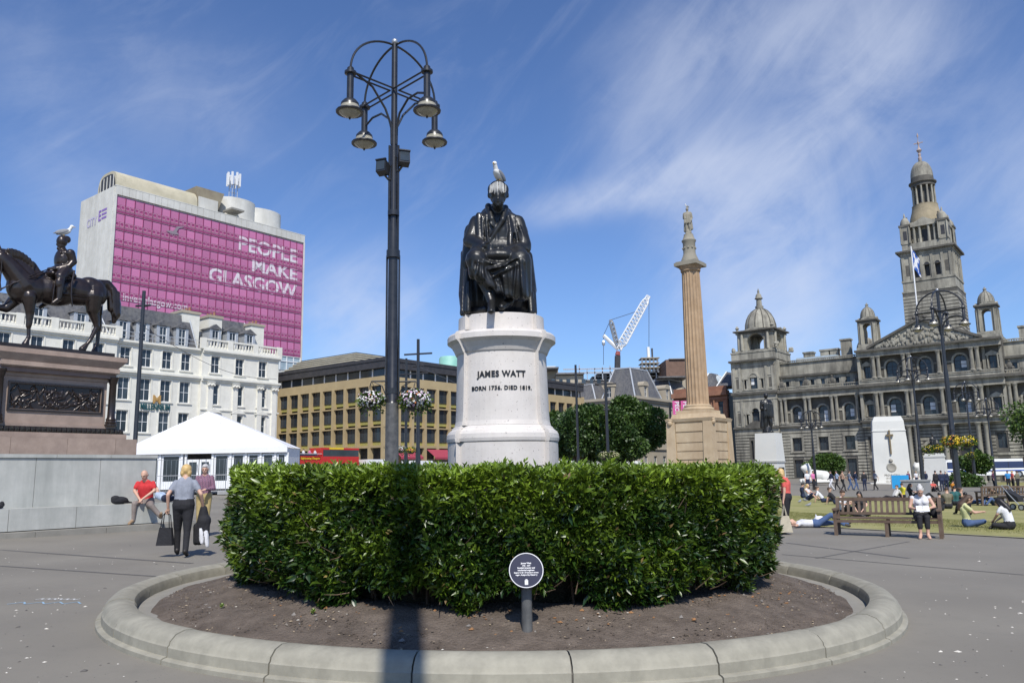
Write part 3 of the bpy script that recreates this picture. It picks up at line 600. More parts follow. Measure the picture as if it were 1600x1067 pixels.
# hands: right hand with dividers over the lap, left on the scroll
def fingers(cx, cy, d, sgn):
    out = [ell(w(cx, cy, d), (.075, .07, .045))]
    for k in range(4):
        y = cy - 20 + k * 14; out += [st(cx + sgn * 14, y, d - .05, x_ := cx + sgn * (34 - k * 3), y + 8, d - .09, .021, .019), st(x_, y + 8, d - .09, x_ + sgn * 10, y + 26, d - .07, .019, .016)]
    out.append(st(cx - sgn * 4, cy - 22, d - .05, cx + sgn * 24, cy - 32, d - .09, .022, .018)); return out
sp += fingers(285, 598, -.44, 1) + fingers(392, 624, -.44, -1)
sp += [st(345, 640, -.44, 455, 648, -.40, .022, .02), st(300, 590, -.52, 318, 650, -.58, .008, .006), st(306, 590, -.52, 340, 645, -.58, .008, .006)]
# robe spread over the lap and knees, falling to the hem
sp += [st(250, 660, -.1, 225, 680, -.50, .17, .15), st(470, 660, -.08, 500, 690, -.48, .17, .15), ell(w(360, 680, -.30), (.33, .30, .13)),
       st(228, 690, -.50, 215, 770, -.48, .14, .09), st(505, 690, -.48, 520, 890, -.40, .15, .12)]
RIDGES = ((300, 742, 400, 718, .055, 10), (400, 718, 500, 655, .06, 10), (330, 790, 480, 708, .035, 12), (238, 690, 222, 785, .045, 9), (262, 700, 268, 800, .03, 8), (508, 690, 522, 915, .05, 10), (476, 720, 458, 915, .04, 9), (545, 690, 553, 915, .05, 10), (395, 790, 412, 905, .035, 10), (300, 760, 345, 850, .035, 10), (430, 740, 436, 900, .028, 8), (200, 690, 196, 780, .04, 8), (360, 810, 378, 880, .03, 8), (320, 700, 440, 680, .03, 12))
def robe():                                                     # the sheet of cloth over the lap, with folds, as one closed slab
    nu, nv = 96, 70; F_, B_ = [], []
    for j in range(nv + 1):
        t = j / nv
        for i in range(nu + 1):
            u = i / nu; hem = 792 + (926 - 792) * min(1, max(0, (u - .05) / .62)) ** .85 - 8 * math.sin(u * 40); xk = 162 + u * 400; xh = 186 + u * 382
            kn = math.exp(-((u - .17) / .17) ** 2) + math.exp(-((u - .84) / .17) ** 2)
            if t < .3: q = t / .3; Y2 = 648 + 20 * q + (1 - kn) * 34 * q; X2 = xk; d2 = -.16 - .42 * q - .06 * kn * q
            else: q = (t - .3) / .7; Y2 = 668 + (1 - kn) * 34 * (1 - q) + (hem - 668) * q; X2 = xk + (xh - xk) * q; d2 = -.58 - .06 * kn + .05 * q
            e = 4 * u * (1 - u); d2 += (1 - min(1, e * 4)) * .22
            fold = .020 * math.sin(u * 21 + 1.5 * math.sin(t * 3)) * max(0, t - .25) + .022 * math.sin(u * 9 - t * 9 + .8) * (t > .1)
            for ax, ay, bx_, by_, am, wd in RIDGES:
                dx, dy = bx_ - ax, by_ - ay; k_ = max(0, min(1, ((X2 - ax) * dx + (Y2 - ay) * dy) / (dx * dx + dy * dy))); ds = math.hypot(X2 - ax - dx * k_, Y2 - ay - dy * k_); fold += am * math.exp(-(ds / wd) ** 2)
            c = w(X2, Y2, d2 - fold); F_.append(c); B_.append(c + Vector((0, .075, -.01)))
    vs = F_ + B_; m = len(F_); fs = []
    for j in range(nv):
        for i in range(nu): a = j * (nu + 1) + i; fs += [(a, a + 1, a + nu + 2, a + nu + 1), (m + a, m + a + nu + 1, m + a + nu + 2, m + a + 1)]
    for j in range(nv): a, b = j * (nu + 1), (j + 1) * (nu + 1); fs += [(a, b, m + b, m + a), (a + nu, m + a + nu, m + b + nu, b + nu)]
    for i in range(nu): a = i; b = nv * (nu + 1) + i; fs += [(a, m + a, m + a + 1, a + 1), (b, b + 1, m + b + 1, m + b)]
    return ('m', vs, fs)
sp.append(robe())
# legs and shoes
sp += [st(255, 790, -.42, 300, 900, -.47, .085, .062), st(300, 900, -.47, 318, 955, -.52, .06, .055), st(322, 955, -.50, 318, 1008, -.73, .056, .05), ell(w(318, 1012, -.74), (.052, .06, .04)),
       st(415, 960, -.35, 385, 985, -.58, .055, .045), st(450, 900, -.3, 430, 960, -.35, .07, .06)]
# chair block, back and the robe falling round it
sp += [cap_(w(230, 800, .10), w(230, 960, .10), .17, .17), cap_(w(480, 800, .10), w(480, 960, .10), .17, .17), cap_(w(350, 760, .12), w(350, 950, .12), .22, .24), st(155, 660, .20, 150, 900, .18, .07, .09), st(142, 640, .25, 142, 700, .25, .045, .045),
       st(548, 660, .2, 560, 880, .16, .08, .11), st(150, 900, .12, 150, 1020, .0, .09, .06), st(560, 880, .12, 598, 1020, .02, .10, .035), st(565, 900, .0, 575, 1015, -.15, .06, .04), st(165, 760, -.12, 160, 1010, -.22, .05, .05),
       st(150, 1025, -.12, 280, 1000, -.32, .04, .05), st(180, 1015, .1, 560, 1000, .1, .08, .08), st(200, 500, .18, 190, 700, .2, .12, .14), st(500, 500, .18, 510, 700, .2, .12, .14), ell(w(355, 560, .22), (.34, .16, .55)),
       st(140, 860, -.02, 130, 1030, -.10, .035, .03), st(175, 830, -.25, 170, 1010, -.3, .03, .04), st(590, 950, -.05, 600, 1020, -.1, .04, .03)]
def on_plinth(co):                                              # rest on the plinth, but let the shoe overhang its front edge
    f = mon.location.z + topz + .002; inside = co[:, 1] > BY - .60
    co[:, 2] = np.where(inside, np.maximum(co[:, 2], f), co[:, 2]); return co
statue = blob('bronze_statue', sp, .0125, [m_bronze], None, 3, floor=on_plinth)
tag(statue, 'black bronze statue of a seated robed man looking down, on the bowed granite pedestal', 'statue')
# bird streaks on the hair, laid on the surface
from mathutils.bvhtree import BVHTree
bv = BVHTree.FromPolygons([v.co.copy() for v in statue.data.vertices], [tuple(p.vertices) for p in statue.data.polygons])
s = M()
for k in range(15):
    x = 312 + k * 7.2 + random.uniform(-2, 2); y0 = 181 + ((k - 7) / 7) ** 2 * 26; y1 = 235 + random.uniform(2, 30); pts = []
    for i in range(8):
        q = w(x + (k - 7) * .4 * i / 7, y0 + (y1 - y0) * i / 7, -.8); e0 = Vector((0, 0, CAMH)); h = bv.ray_cast(e0, (q - e0).normalized())
        if h[0] is not None: pts.append(h[0] + Vector((0, -.002, .001)))
    if len(pts) > 2: wd = random.uniform(.004, .009); s.tube(pts, [wd * (.5 + .5 * math.sin(2.6 * i / len(pts) + .6)) * (1 - .75 * (i / len(pts)) ** 3) for i in range(len(pts))], 6)
s.build('white_streaks', plain('bird_lime', (.55, .55, .53), .8), statue, True, kind='stuff')

def gull(loc, ang, label, size=1.0):
    Z = Vector
    pr = [ell(Z((0, 0, .17)), (.17, .075, .075), 0, (0, -.35, 0)), cap_((.10, 0, .22), (.15, 0, .30), .048, .040, 0), ell((.165, 0, .335), (.05, .042, .042), 0), cap_((.20, 0, .33), (.255, 0, .315), .013, .007, 2),
          ell((-.05, .055, .17), (.17, .03, .06), 1, (0, -.3, 0)), ell((-.05, -.055, .17), (.17, .03, .06), 1, (0, -.3, 0)), cap_((-.14, 0, .15), (-.25, 0, .12), .03, .012, 1), cap_((0, .028, .12), (0, .028, .012), .009, .008, 2), cap_((0, -.028, .12), (0, -.028, .012), .009, .008, 2)]
    o = blob('seagull', pr, .0075, [m_birdw, m_birdg, m_birdy], None, 2); o.location = loc; o.rotation_euler = (0, 0, ang); o.scale = (size,) * 3; return tag(o, label, 'seagull')
hp = at(779, 288, BY - .22); gull((hp.x, hp.y, hp.z - .0), R(-112), 'white and grey seagull standing on the head of the seated bronze statue', .74)

# ---------------------------------------------------------------- lantern posts
def lantern_post(name, base, H, label, group=None, rz=PI / 4, detail=True, k=1.0, spot=True):
    t = empty(name, base, 0, label, 'street lamp', group); n = 16 if detail else 8
    s = M(); s.lathe([(.155 * k, -.3), (.155 * k, .35), (.15 * k, .4), (.14 * k, 3.0 * k)], n); s.build('base', m_worn if detail else m_black, t, True)
    s = M(); s.lathe([(.14 * k, 3.0 * k), (.118 * k, 3.05 * k), (.105 * k, H * .52), (.10 * k, H * .60), (.075 * k, H * .62), (.068 * k, H - .1)], n); s.lathe([(.125 * k, 3.2 * k), (.125 * k, 3.32 * k)], n); s.build('shaft', m_black, t, True)
    if detail:
        for sx in (-1, 1):
            s = M(); s.tube([(sx * .135, 0, 3.0), (sx * .135, 0, H * .55)], .022, 8); s.build('conduit', m_black, t, True)
            s = M(); s.tube([(sx * .10, 0, H * .55), (sx * .10, 0, H * .775)], .026, 8); s.build('conduit', m_black, t, True)
        s = M(); s.lathe([(.15, H * .545), (.15, H * .56)], n); s.build('collar', m_black, t, True); s = M(); s.lathe([(.13, H * .63), (.13, H * .64)], n); s.build('collar', m_black, t, True)
    s = M(); s.ball((0, 0, H - .03), .075, 12, 8); s.build('finial', m_steel, t, True)
    ra = 1.18; zc = H - 1.25; hub = H - .12; tr = .026 if detail else .045
    for q in range(4):
        a = rz + q * PI / 2; c, si = math.cos(a), math.sin(a); P = lambda r, z: (r * c, r * si, z)
        s = M(); pts = [P(ra * math.sin(g), zc + .12 + (hub - zc - .12) * math.cos(g)) for g in [.05 + (PI / 2 - .05) * i / 14 for i in range(15)]]; pts.append(P(ra, zc + .05)); s.tube(pts, tr, 8); s.build('arch', m_black, t, True)
        s = M(); s.tube([P(.07, H - 2.55), P(.075, H - 2.2), P(.20, H - 1.85), P(.5, H - 1.62), P(.85, H - 1.60), P(ra - .02, H - 1.72)] if q % 2 else [P(.07, H - 2.55), P(.08, H - 2.1), P(.25, H - 1.75), P(.6, zc - .1), P(ra - .05, zc + .1)], tr, 8); s.build('bracket', m_black, t, True)
        s = M()
        o = Vector((-si, c, 0)) * .075
        for sg_ in (-1, 1): s.tube([Vector(P(.06, zc + .02)) + o * sg_, Vector(P(ra, zc + .02)) + o * sg_], tr * .8, 6)
        s.build('spoke', m_black, t, True)
        s = M(); s.T = Matrix.Translation(P(ra, 0))
        s.lathe([(.115, zc - .01), (.13, zc), (.13, zc + .05), (.115, zc + .06)], n); s.lathe([(.075, zc - .62), (.075, zc + .13), (.05, zc + .16)], n)
        lan = s.build('lantern', m_black, t, True)
        s = M(); s.T = Matrix.Translation(P(ra, 0)); s.lathe([(.075, zc - .60), (.13, zc - .61), (.19, zc - .68), (.20, zc - .74), (.19, zc - .74), (.12, zc - .65), (.07, zc - .63)], n, cap=False); s.build('hood', m_black, lan, True)
        s = M(); s.T = Matrix.Translation(P(ra, 0)); s.lathe([(.195, zc - .74), (.215, zc - .82), (.25, zc - .87), (.24, zc - .90), (.17, zc - .96), (.07, zc - 1.0), (.01, zc - 1.01)], n); s.build('glass_bowl', m_lampg, lan, True)
        s = M(); s.T = Matrix.Translation(P(ra, 0)); s.lathe([(.225, zc - .85), (.295, zc - .86), (.305, zc - .885), (.295, zc - .905), (.235, zc - .90)], n, cap=False); s.build('rim', m_black, lan, True)
        if detail: s = M(); s.T = Matrix.Translation(P(ra, 0)); s.lathe([(.02, zc - 1.0), (.025, zc - 1.04), (.01, zc - 1.06)], 8); s.build('latch', m_black, lan)
    if spot:
        for sx, z, yw in ((-1, H - 3.12, .5), (1, H - 2.92, -.5)):
            s = M(); s.T = Matrix.Translation((sx * .24, -.1, z)) @ Matrix.Rotation(sx * .35, 4, 'Z') @ Matrix.Rotation(-.35, 4, 'X'); s.taper(-.12, .12, -.05, .13, -.13, -.12, .12, -.12, .13, .13); s.box(-.13, .13, -.15, -.10, .12, .15); fl = s.build('floodlight', m_black, t)
            s.__init__(); s.T = Matrix.Translation((sx * .24, -.1, z)) @ Matrix.Rotation(sx * .35, 4, 'Z') @ Matrix.Rotation(-.35, 4, 'X'); s.quad((-.10, -.068, -.10), (.10, -.068, -.10), (.10, -.122, .10), (-.10, -.122, .10)); s.build('lens', m_glass, fl)
            s = M(); s.tube([(0, 0, z - .25), (sx * .12, -.03, z - .25), (sx * .24, -.08, z - .10)], .025, 6); s.build('floodlight_arm', m_black, t)
    return t
LY = 17.0; b0 = at(612, 725, LY); gz = G(b0.x, LY); topz_ = at(617, 64, LY).z
big = lantern_post('street_lamp', (b0.x, LY, gz), topz_ - gz, 'tall black four lantern street lamp rising behind the hedge left of the seated statue')
def basket(loc, r, label, cols, group='hanging flower baskets on the lamp posts', dens=1.0, hang=None):
    t = empty('flower_basket', loc, 0, label, 'flower basket', group); n = int(520 * dens)
    D = rng.normal(size=(n, 3)); D /= np.linalg.norm(D, axis=1)[:, None]; D[:, 2] *= .75; P = D * r * rng.uniform(.55, 1.0, (n, 1)) * np.array([1, 1, .8]); P[:, 2] -= np.where(rng.random(n) < .12, r * .45, 0)
    ln = np.full(n, r * .26); o = leaves('foliage', P, D / np.linalg.norm(D, axis=1)[:, None], ln, ln * .3, rng.uniform(.05, .5, n), m_leaf, t, quad=True); o['kind'] = 'stuff'
    for ci, (cname, c, share) in enumerate(cols):
        s = M(); k = int(330 * share * dens)
        for _ in range(k):
            d = Vector(rng.normal(size=3)).normalized(); d.z = d.z * .8 + .1; p = Vector((d.x, d.y, d.z * .8)) * r * random.uniform(.85, 1.1); q = r * random.uniform(.05, .085); e1 = d.orthogonal().normalized(); e2 = d.cross(e1).normalized(); a = random.uniform(0, 6)
            s._add([p + d * q * .3] + [p + (e1 * math.cos(a + j * 2 * PI / 5) + e2 * math.sin(a + j * 2 * PI / 5)) * q for j in range(5)], [(0, j + 1, (j + 1) % 5 + 1) for j in range(5)])
        s.build('blossom', plain(cname, c, .7), t, kind='stuff')
    s = M(); s.lathe([(.05, -r * .72), (r * .45, -r * .62), (r * .72, -r * .30), (r * .78, -r * .1)], 12); s.build('bowl', m_black, t)
    if hang is not None:
        s = M(); h = Vector(hang) - Vector(loc)
        for q in range(3): a = q * 2 * PI / 3; s.tube([(r * .7 * math.cos(a), r * .7 * math.sin(a), 0), h], .006, 4)
        s.build('hanging_chain', m_black, t)
    return t
for sx, px in ((-1, 580), (1, 649)):
    c = at(px, 626, LY - .05); z = c.z + .42
    s = M(); s.tube([(sx * .12, 0, z - gz - .0), (c.x - b0.x, 0, z - gz)], .02, 6); s.tube([(sx * .12, 0, z - gz - .35), (sx * .22, 0, z - gz - .1), (sx * .42, 0, z - gz)], .012, 6); s.build('basket_arm', m_black, big)
    basket((c.x, c.y, c.z), .33 if sx > 0 else .29, 'white and silver flower basket on the left side of the tall lamp post' if sx < 0 else 'fuller pink and white flower basket on the right side of the tall lamp post',
           [('white_blossom', (.78, .76, .74), .9), ('mauve_blossom', (.55, .36, .50), .5 if sx > 0 else .12), ('orange_blossom', (.70, .22, .06), .05)], hang=(c.x, c.y, z))
# mast whose shadow crosses the bed
mb = (-.02, -.62, 0); mt_ = empty('flag_mast', mb, 0, 'tall plain black steel mast just behind the viewer whose shadow crosses the hedge', 'mast')
s = M(); s.lathe([(.20, -.2), (.20, 1.6), (.18, 1.7), (.165, 8), (.135, 11.5), (.10, 17)], 20); s.build('shaft', m_black, mt_, True)
s = M(); s.ball((0, 0, 17.05), .12, 12, 8); s.build('finial', m_steel, mt_, True)
# ---------------------------------------------------------------- things on the square's grid (local x = u, local y = v)
OFF = {}
def gthing(name, u, v, z, label, cat, group=None):
    x, y = XY(u, v); e = empty(name, (x, y, z), TH, label, cat, group); OFF[e.name] = (u, v, z); return e
def GM(e): s = M(); u, v, z = OFF[e.name]; s.T = Matrix.Translation((-u, -v, -z)); return s
def GL(e, u, v, z): a, b, c = OFF[e.name]; return (u - a, v - b, z - c)

# concrete wall with seat round the equestrian monument
cw = gthing('concrete_wall', 8, 22.4, .2, 'pale grey concrete wall with a lower seat ledge and step around the equestrian pedestal', 'wall')
def blocks(e, name, m, us, v0, v1, z0, z1, gap=.006, cham=0):
    for a, b in zip(us, us[1:]):
        s = GM(e); s.box(a + gap, b - gap, v0 + random.uniform(0, .003), v1, z0, z1); s.build(name, m, e)
blocks(cw, 'coping_block', m_conc, [2.5, 4.2, 5.9, 7.6, 9.2, 10.6, 11.95], 22.36, 22.8, 2.13, 2.22)
blocks(cw, 'wall_block', m_conc, [2.5, 4.2, 5.9, 7.4, 8.72, 10.35, 11.92], 22.4, 22.8, .85, 2.127)
blocks(cw, 'seat_block', m_conc, [2.5, 4.3, 6.1, 7.93, 9.5, 11.0, 12.55], 21.7, 22.396, .35, .88)
blocks(cw, 'step_block', m_paver, [2.5, 4.7, 6.3, 8.4, 10.1, 11.8, 13.0], 21.3, 21.697, 0, .33)
s = GM(cw); s.box(2.5, 11.92, 22.8, 28.0, .3, 2.10); s.build('infill', m_conc, cw)
s = GM(cw); s.box(2.5, 12.2, 22.9, 28, 0, .85); s.build('end_wall', m_conc, cw)
s = GM(cw); s.box(2.5, 13.0, 21.31, 28.5, -.6, .19); s.build('footing', m_paver, cw)

# equestrian pedestal
ep = gthing('equestrian_pedestal', 9.5, 24.3, 2.22, 'brown granite pedestal with bronze relief panel and corner columns under the horse and rider', 'pedestal')
EPV = 24.42; 
def eb(name, m, hu, hv, z0, z1, z2=None, hu2=None, hv2=None, c=9.47):
    s = GM(ep); s.taper(c - hu, c + hu, EPV - hv, EPV + hv, z0, c - (hu2 or hu), c + (hu2 or hu), EPV - (hv2 or hv), EPV + (hv2 or hv), z1); return s.build(name, m, ep)
CX0 = 9.50
for (a, b) in zip([7.35, 8.3, 9.7, 11.0, 11.62], [8.3, 9.7, 11.0, 11.62]):
    s = GM(ep); s.box(a + .004, b - .004, 22.99, 23.6, 2.224, 2.68); s.build('granite_block', m_brngran, ep)
eb('base_block', m_brngran, 2.10, 1.40, 2.224, 2.68); eb('base_step', m_brngran, 1.86, 1.36, 2.684, 2.82)
eb('ornament_band', m_bronzeb, 1.80, 1.33, 2.824, 2.98, hu2=1.66, hv2=1.22)
s = GM(ep)
for i in range(27):                                                    # leaf moulding of the bronze band
    u = 7.75 + i * .13
    s._add([(u, 23.06, 2.83), (u + .11, 23.06, 2.83), (u + .12, 23.12, 2.97), (u + .02, 23.12, 2.97), (u + .06, 23.02, 2.91)], [(0, 1, 4), (1, 2, 4), (2, 3, 4), (3, 0, 4)])
s.build('leaf_ornament', m_bronze, ep, kind='stuff')
eb('sub_plinth', m_brngran, 1.62, 1.18, 2.984, 3.06)
eb('die', m_brngran, 1.30, 1.06, 3.064, 4.30)
s = GM(ep); wallholes(s, 8.13, 10.80, 3.064, 4.30, 23.30, [(8.28, 10.66, 3.44, 4.11)], .10); s.build('front_slab', m_brngran, ep)
s = GM(ep); s.box(8.13, 10.8, 23.301, 23.4, 3.064, 3.43); s.build('die_base', m_brngran, ep)
s = GM(ep); s.box(8.24, 10.70, 23.26, 23.30, 4.11, 4.16); s.box(8.24, 10.70, 23.26, 23.30, 3.38, 3.43); s.box(8.24, 8.28, 23.26, 23.30, 3.43, 4.11); s.box(10.66, 10.70, 23.26, 23.30, 3.43, 4.11); s.build('panel_frame', m_bronzeb, ep)
# relief panel with struggling figures
me = M(); nx, nz = 220, 64; vs = []; H_ = np.zeros((nz, nx)); rg = np.random.default_rng(5); xs = np.linspace(0, 2.38, nx); zs = np.linspace(0, .67, nz); XX, ZZ = np.meshgrid(xs, zs)
for _ in range(120):
    cx, cz, a = rg.uniform(.08, 2.3), rg.uniform(.07, .58), rg.uniform(-1.2, 1.2) + (PI / 2 if rg.random() < .5 else 0); l, wd, h = rg.uniform(.06, .19), rg.uniform(.015, .035), rg.uniform(.018, .05)
    dx, dz = XX - cx, ZZ - cz; p_ = dx * math.cos(a) + dz * math.sin(a); q_ = -dx * math.sin(a) + dz * math.cos(a); H_ = np.maximum(H_, h * np.clip(1 - (p_ / l) ** 2 - (q_ / wd) ** 2, 0, 1) ** .5)
for j in range(nz):
    for i in range(nx): vs.append((8.28 + xs[i], 23.345 - float(H_[j, i]), 3.44 + zs[j]))
s = GM(ep); s._add(vs, [(j * nx + i, j * nx + i + 1, (j + 1) * nx + i + 1, (j + 1) * nx + i) for j in range(nz - 1) for i in range(nx - 1)]); s.build('relief_panel', m_bronzeb, ep, True)
for cu_ in (8.0, 10.93):
    for cv_ in (23.22, 25.62):
        s = GM(ep); s.lathe([(.165, 3.06), (.165, 3.10), (.14, 3.12), (.155, 3.16), (.125, 3.20), (.14, 3.24), (.105, 3.30), (.10, 3.6), (.092, 4.24), (.105, 4.26), (.11, 4.30), (.13, 4.38), (.15, 4.42), (.15, 4.46)], 20, (cu_, cv_)); s.build('corner_column', m_bronzeb, ep, True)
eb('architrave', m_brngran, 1.38, 1.16, 4.304, 4.40); eb('inner_frieze', mat('brown_granite_band', (.16, .11, .095), (.21, .15, .125), 3, .5), 1.50, 1.28, 4.404, 4.53)
eb('cornice_lower', m_brngran, 1.54, 1.40, 4.56, 4.68); eb('soffit', m_brngran, 1.50, 1.36, 4.532, 4.558)
eb('cove', m_brngran, 1.50, 1.38, 4.684, 4.88, hu2=1.68, hv2=1.5); eb('cornice_upper', m_brngran, 1.72, 1.45, 4.884, 5.02); eb('bronze_base', m_bronzeb, 1.53, 1.05, 5.024, 5.18)

# horse and rider: points are given by the side view and set out across the body
HV = 24.2
def hpnt(px, py, dv=0.0): p = onv(px, py, HV); u, v = UV(p.x, p.y); x, y = XY(u, v + dv); return Vector((x, y, p.z - .05))
def hc(a, b, ra, rb, dv=0.0, dv2=None, t=0): return cap_(hpnt(*a, dv), hpnt(*b, dv if dv2 is None else dv2), ra, rb, t)
UD = Vector((CU, SU, 0))
def he(p, r, dv=0.0, rot=0.0, t=0): return ('e', hpnt(*p, dv), r, Matrix.Rotation(TH, 3, 'Z') @ Matrix.Rotation(rot, 3, 'Y'), None, t)
hp_ = [he((48, 449), (.52, .33, .43)), he((85, 452), (.70, .36, .44)), he((120, 453), (.62, .36, .42)), he((146, 455), (.40, .36, .42)), he((32, 448), (.36, .30, .43), 0, -.3), he((60, 436), (.40, .22, .30)), he((140, 444), (.34, .30, .26)), he((152, 460), (.26, .34, .34)),
       hc((40, 445), (14, 412), .36, .25), hc((14, 412), (2, 400), .25, .20), hc((46, 428), (20, 400), .22, .14), hc((2, 398), (-8, 402), .17, .15), hc((-4, 406), (-14, 440), .15, .095), hc((-14, 440), (-19, 456), .095, .085), hc((60, 430), (50, 412), .14, .12), hc((34, 402), (12, 391), .10, .08), hc((12, 391), (0, 389), .08, .07),
       hc((-1, 388), (-3, 378), .045, .015, .07), hc((-1, 388), (-3, 378), .045, .015, -.07)]
# standing foreleg (near), raised foreleg (far), hind legs
hp_ += [hc((42, 462), (43, 486), .20, .125, -.17), hc((43, 486), (42, 502), .115, .085, -.17), hc((42, 502), (41, 508), .088, .075, -.17), hc((41, 508), (41, 525), .055, .05, -.17), hc((41, 525), (39, 529), .062, .058, -.17), hc((39, 529), (36, 536), .06, .100, -.17),
        hc((30, 462), (14, 478), .19, .12, .17), hc((14, 478), (-2, 476), .115, .085, .17), hc((-2, 476), (-5, 492), .07, .055, .17), hc((-5, 492), (0, 501), .06, .07, .17),
        hc((142, 462), (141, 482), .28, .20, -.16), hc((141, 482), (146, 502), .18, .10, -.16), hc((146, 502), (147, 508), .095, .085, -.16), hc((147, 510), (137, 530), .075, .055, -.16), hc((137, 530), (132, 536), .06, .055, -.16), hc((132, 536), (125, 544), .06, .105, -.16),
        hc((150, 462), (154, 484), .28, .19, .16), hc((154, 484), (158, 505), .17, .10, .16), hc((158, 505), (158, 510), .09, .085, .16), hc((158, 510), (156, 534), .072, .055, .16), hc((156, 534), (154, 538), .06, .06, .16), hc((154, 538), (152, 546), .06, .105, .16)]
# tail
hp_ += [hc((152, 440), (168, 441), .12, .12), hc((168, 441), (176, 452), .12, .14), hc((176, 452), (180, 472), .14, .17), hc((180, 472), (181, 488), .17, .15), hc((181, 488), (178, 500), .14, .07), hc((172, 452), (174, 480), .10, .12)]
for k in range(7): hp_.append(hc((173 + k * 1.6, 450 + k), (175 + k * 1.3, 494 - abs(k - 3) * 2), .035, .03, -.12 + .02 * math.sin(k * 2)))
# mane locks, bridle, breast strap, saddle cloth
for k in range(8): hp_.append(hc((10 + k * 5.5, 389 + k * k * .42), (14 + k * 5, 399 + k * k * .42), .05, .03, -.15))
hp_ += [he((103, 449), (.42, .375, .24)), he((76, 428), (.16, .36, .13)), he((99, 431), (.30, .24, .09))]
for k in range(2): hp_.append(hc((88, 459 + k * 5), (130, 464 + k * 5), .02, .02, -.385))
horse = blob('bronze_horse', hp_, .022, [m_bronzeb], None, 3); tag(horse, 'dark brown bronze horse with one foreleg raised standing on the granite pedestal', 'horse statue')
rp = [hc((97, 376), (97, 374), .150, .150), he((96, 381), (.11, .115, .15)), hc((90, 378), (89, 380), .03, .025), he((92, 386), (.06, .06, .05)), hc((97, 372), (104, 372), .13, .12), hc((98, 386), (99, 392), .09, .10), he((98, 404), (.22, .27, .36)), he((97, 416), (.20, .24, .18)), he((99, 395), (.17, .28, .12)),
      hc((104, 396), (108, 409), .13, .11, -.26), hc((108, 409), (101, 416), .11, .085, -.27, -.30), hc((101, 416), (84, 419), .08, .065, -.30, -.22), hc((84, 419), (75, 419), .06, .06, -.22, -.08), hc((102, 397), (100, 412), .12, .10, .26), hc((100, 412), (78, 419), .09, .06, .26, .05),
      hc((98, 422), (86, 433), .20, .15, -.18, -.36), hc((86, 433), (84, 450), .14, .105, -.36, -.42), hc((84, 450), (82, 468), .105, .075, -.42, -.42), hc((82, 468), (73, 474), .07, .055, -.42), hc((83, 441), (83, 446), .125, .125, -.41),
      hc((98, 422), (86, 433), .20, .15, .18, .36), hc((86, 433), (84, 450), .14, .105, .36, .42), hc((84, 450), (82, 468), .105, .075, .42, .42), hc((82, 468), (73, 474), .07, .055, .42), hc((104, 424), (112, 431), .12, .06, -.2), he((75, 427), (.13, .42, .12)), hc((95, 420), (108, 424), .20, .14)]
for k in range(4): rp.append(hc((90 + k, 394 + k * 6), (94, 395 + k * 6), .03, .02, -.2))
rider = blob('bronze_rider', rp, .016, [m_bronzeb], None, 2); tag(rider, 'dark brown bronze rider in uniform sitting upright on the bronze horse', 'rider statue')
s = M(); s.tube([hpnt(106, 424, -.43), hpnt(101, 445, -.46), hpnt(100, 462, -.47), hpnt(102, 480, -.46)], [.03, .026, .024, .016], 8); s.build('sword', m_bronzeb, rider, True).parent = rider
s = M(); s.tube([hpnt(77, 418, -.12), hpnt(50, 427, -.30), hpnt(25, 438, -.28), hpnt(0, 449, -.12), hpnt(-12, 450, -.1)], .017, 6); s.build('rein', m_bronzeb, horse, True)
s = M(); s.tube([hpnt(77, 420, -.1), hpnt(45, 433, -.34), hpnt(15, 442, -.25), hpnt(-3, 452, -.1)], .014, 6); s.build('rein', m_bronzeb, horse, True)
s = M(); s.tube([hpnt(0, 402, -.17), hpnt(-3, 440, -.14), hpnt(-1, 452, -.12), hpnt(-12, 456, -.1)], .02, 6); s.build('bridle', m_bronzeb, horse, True)
s = M(); s.tube([hpnt(76, 445, -.40), hpnt(73, 462, -.43), hpnt(72, 474, -.42), hpnt(80, 476, -.42)], .016, 6); s.build('stirrup', m_bronzeb, horse, True)
rh = hpnt(100, 369); gull((rh.x, rh.y, rh.z - .02), R(20), 'white and grey seagull standing on the head of the bronze rider', 1.12)

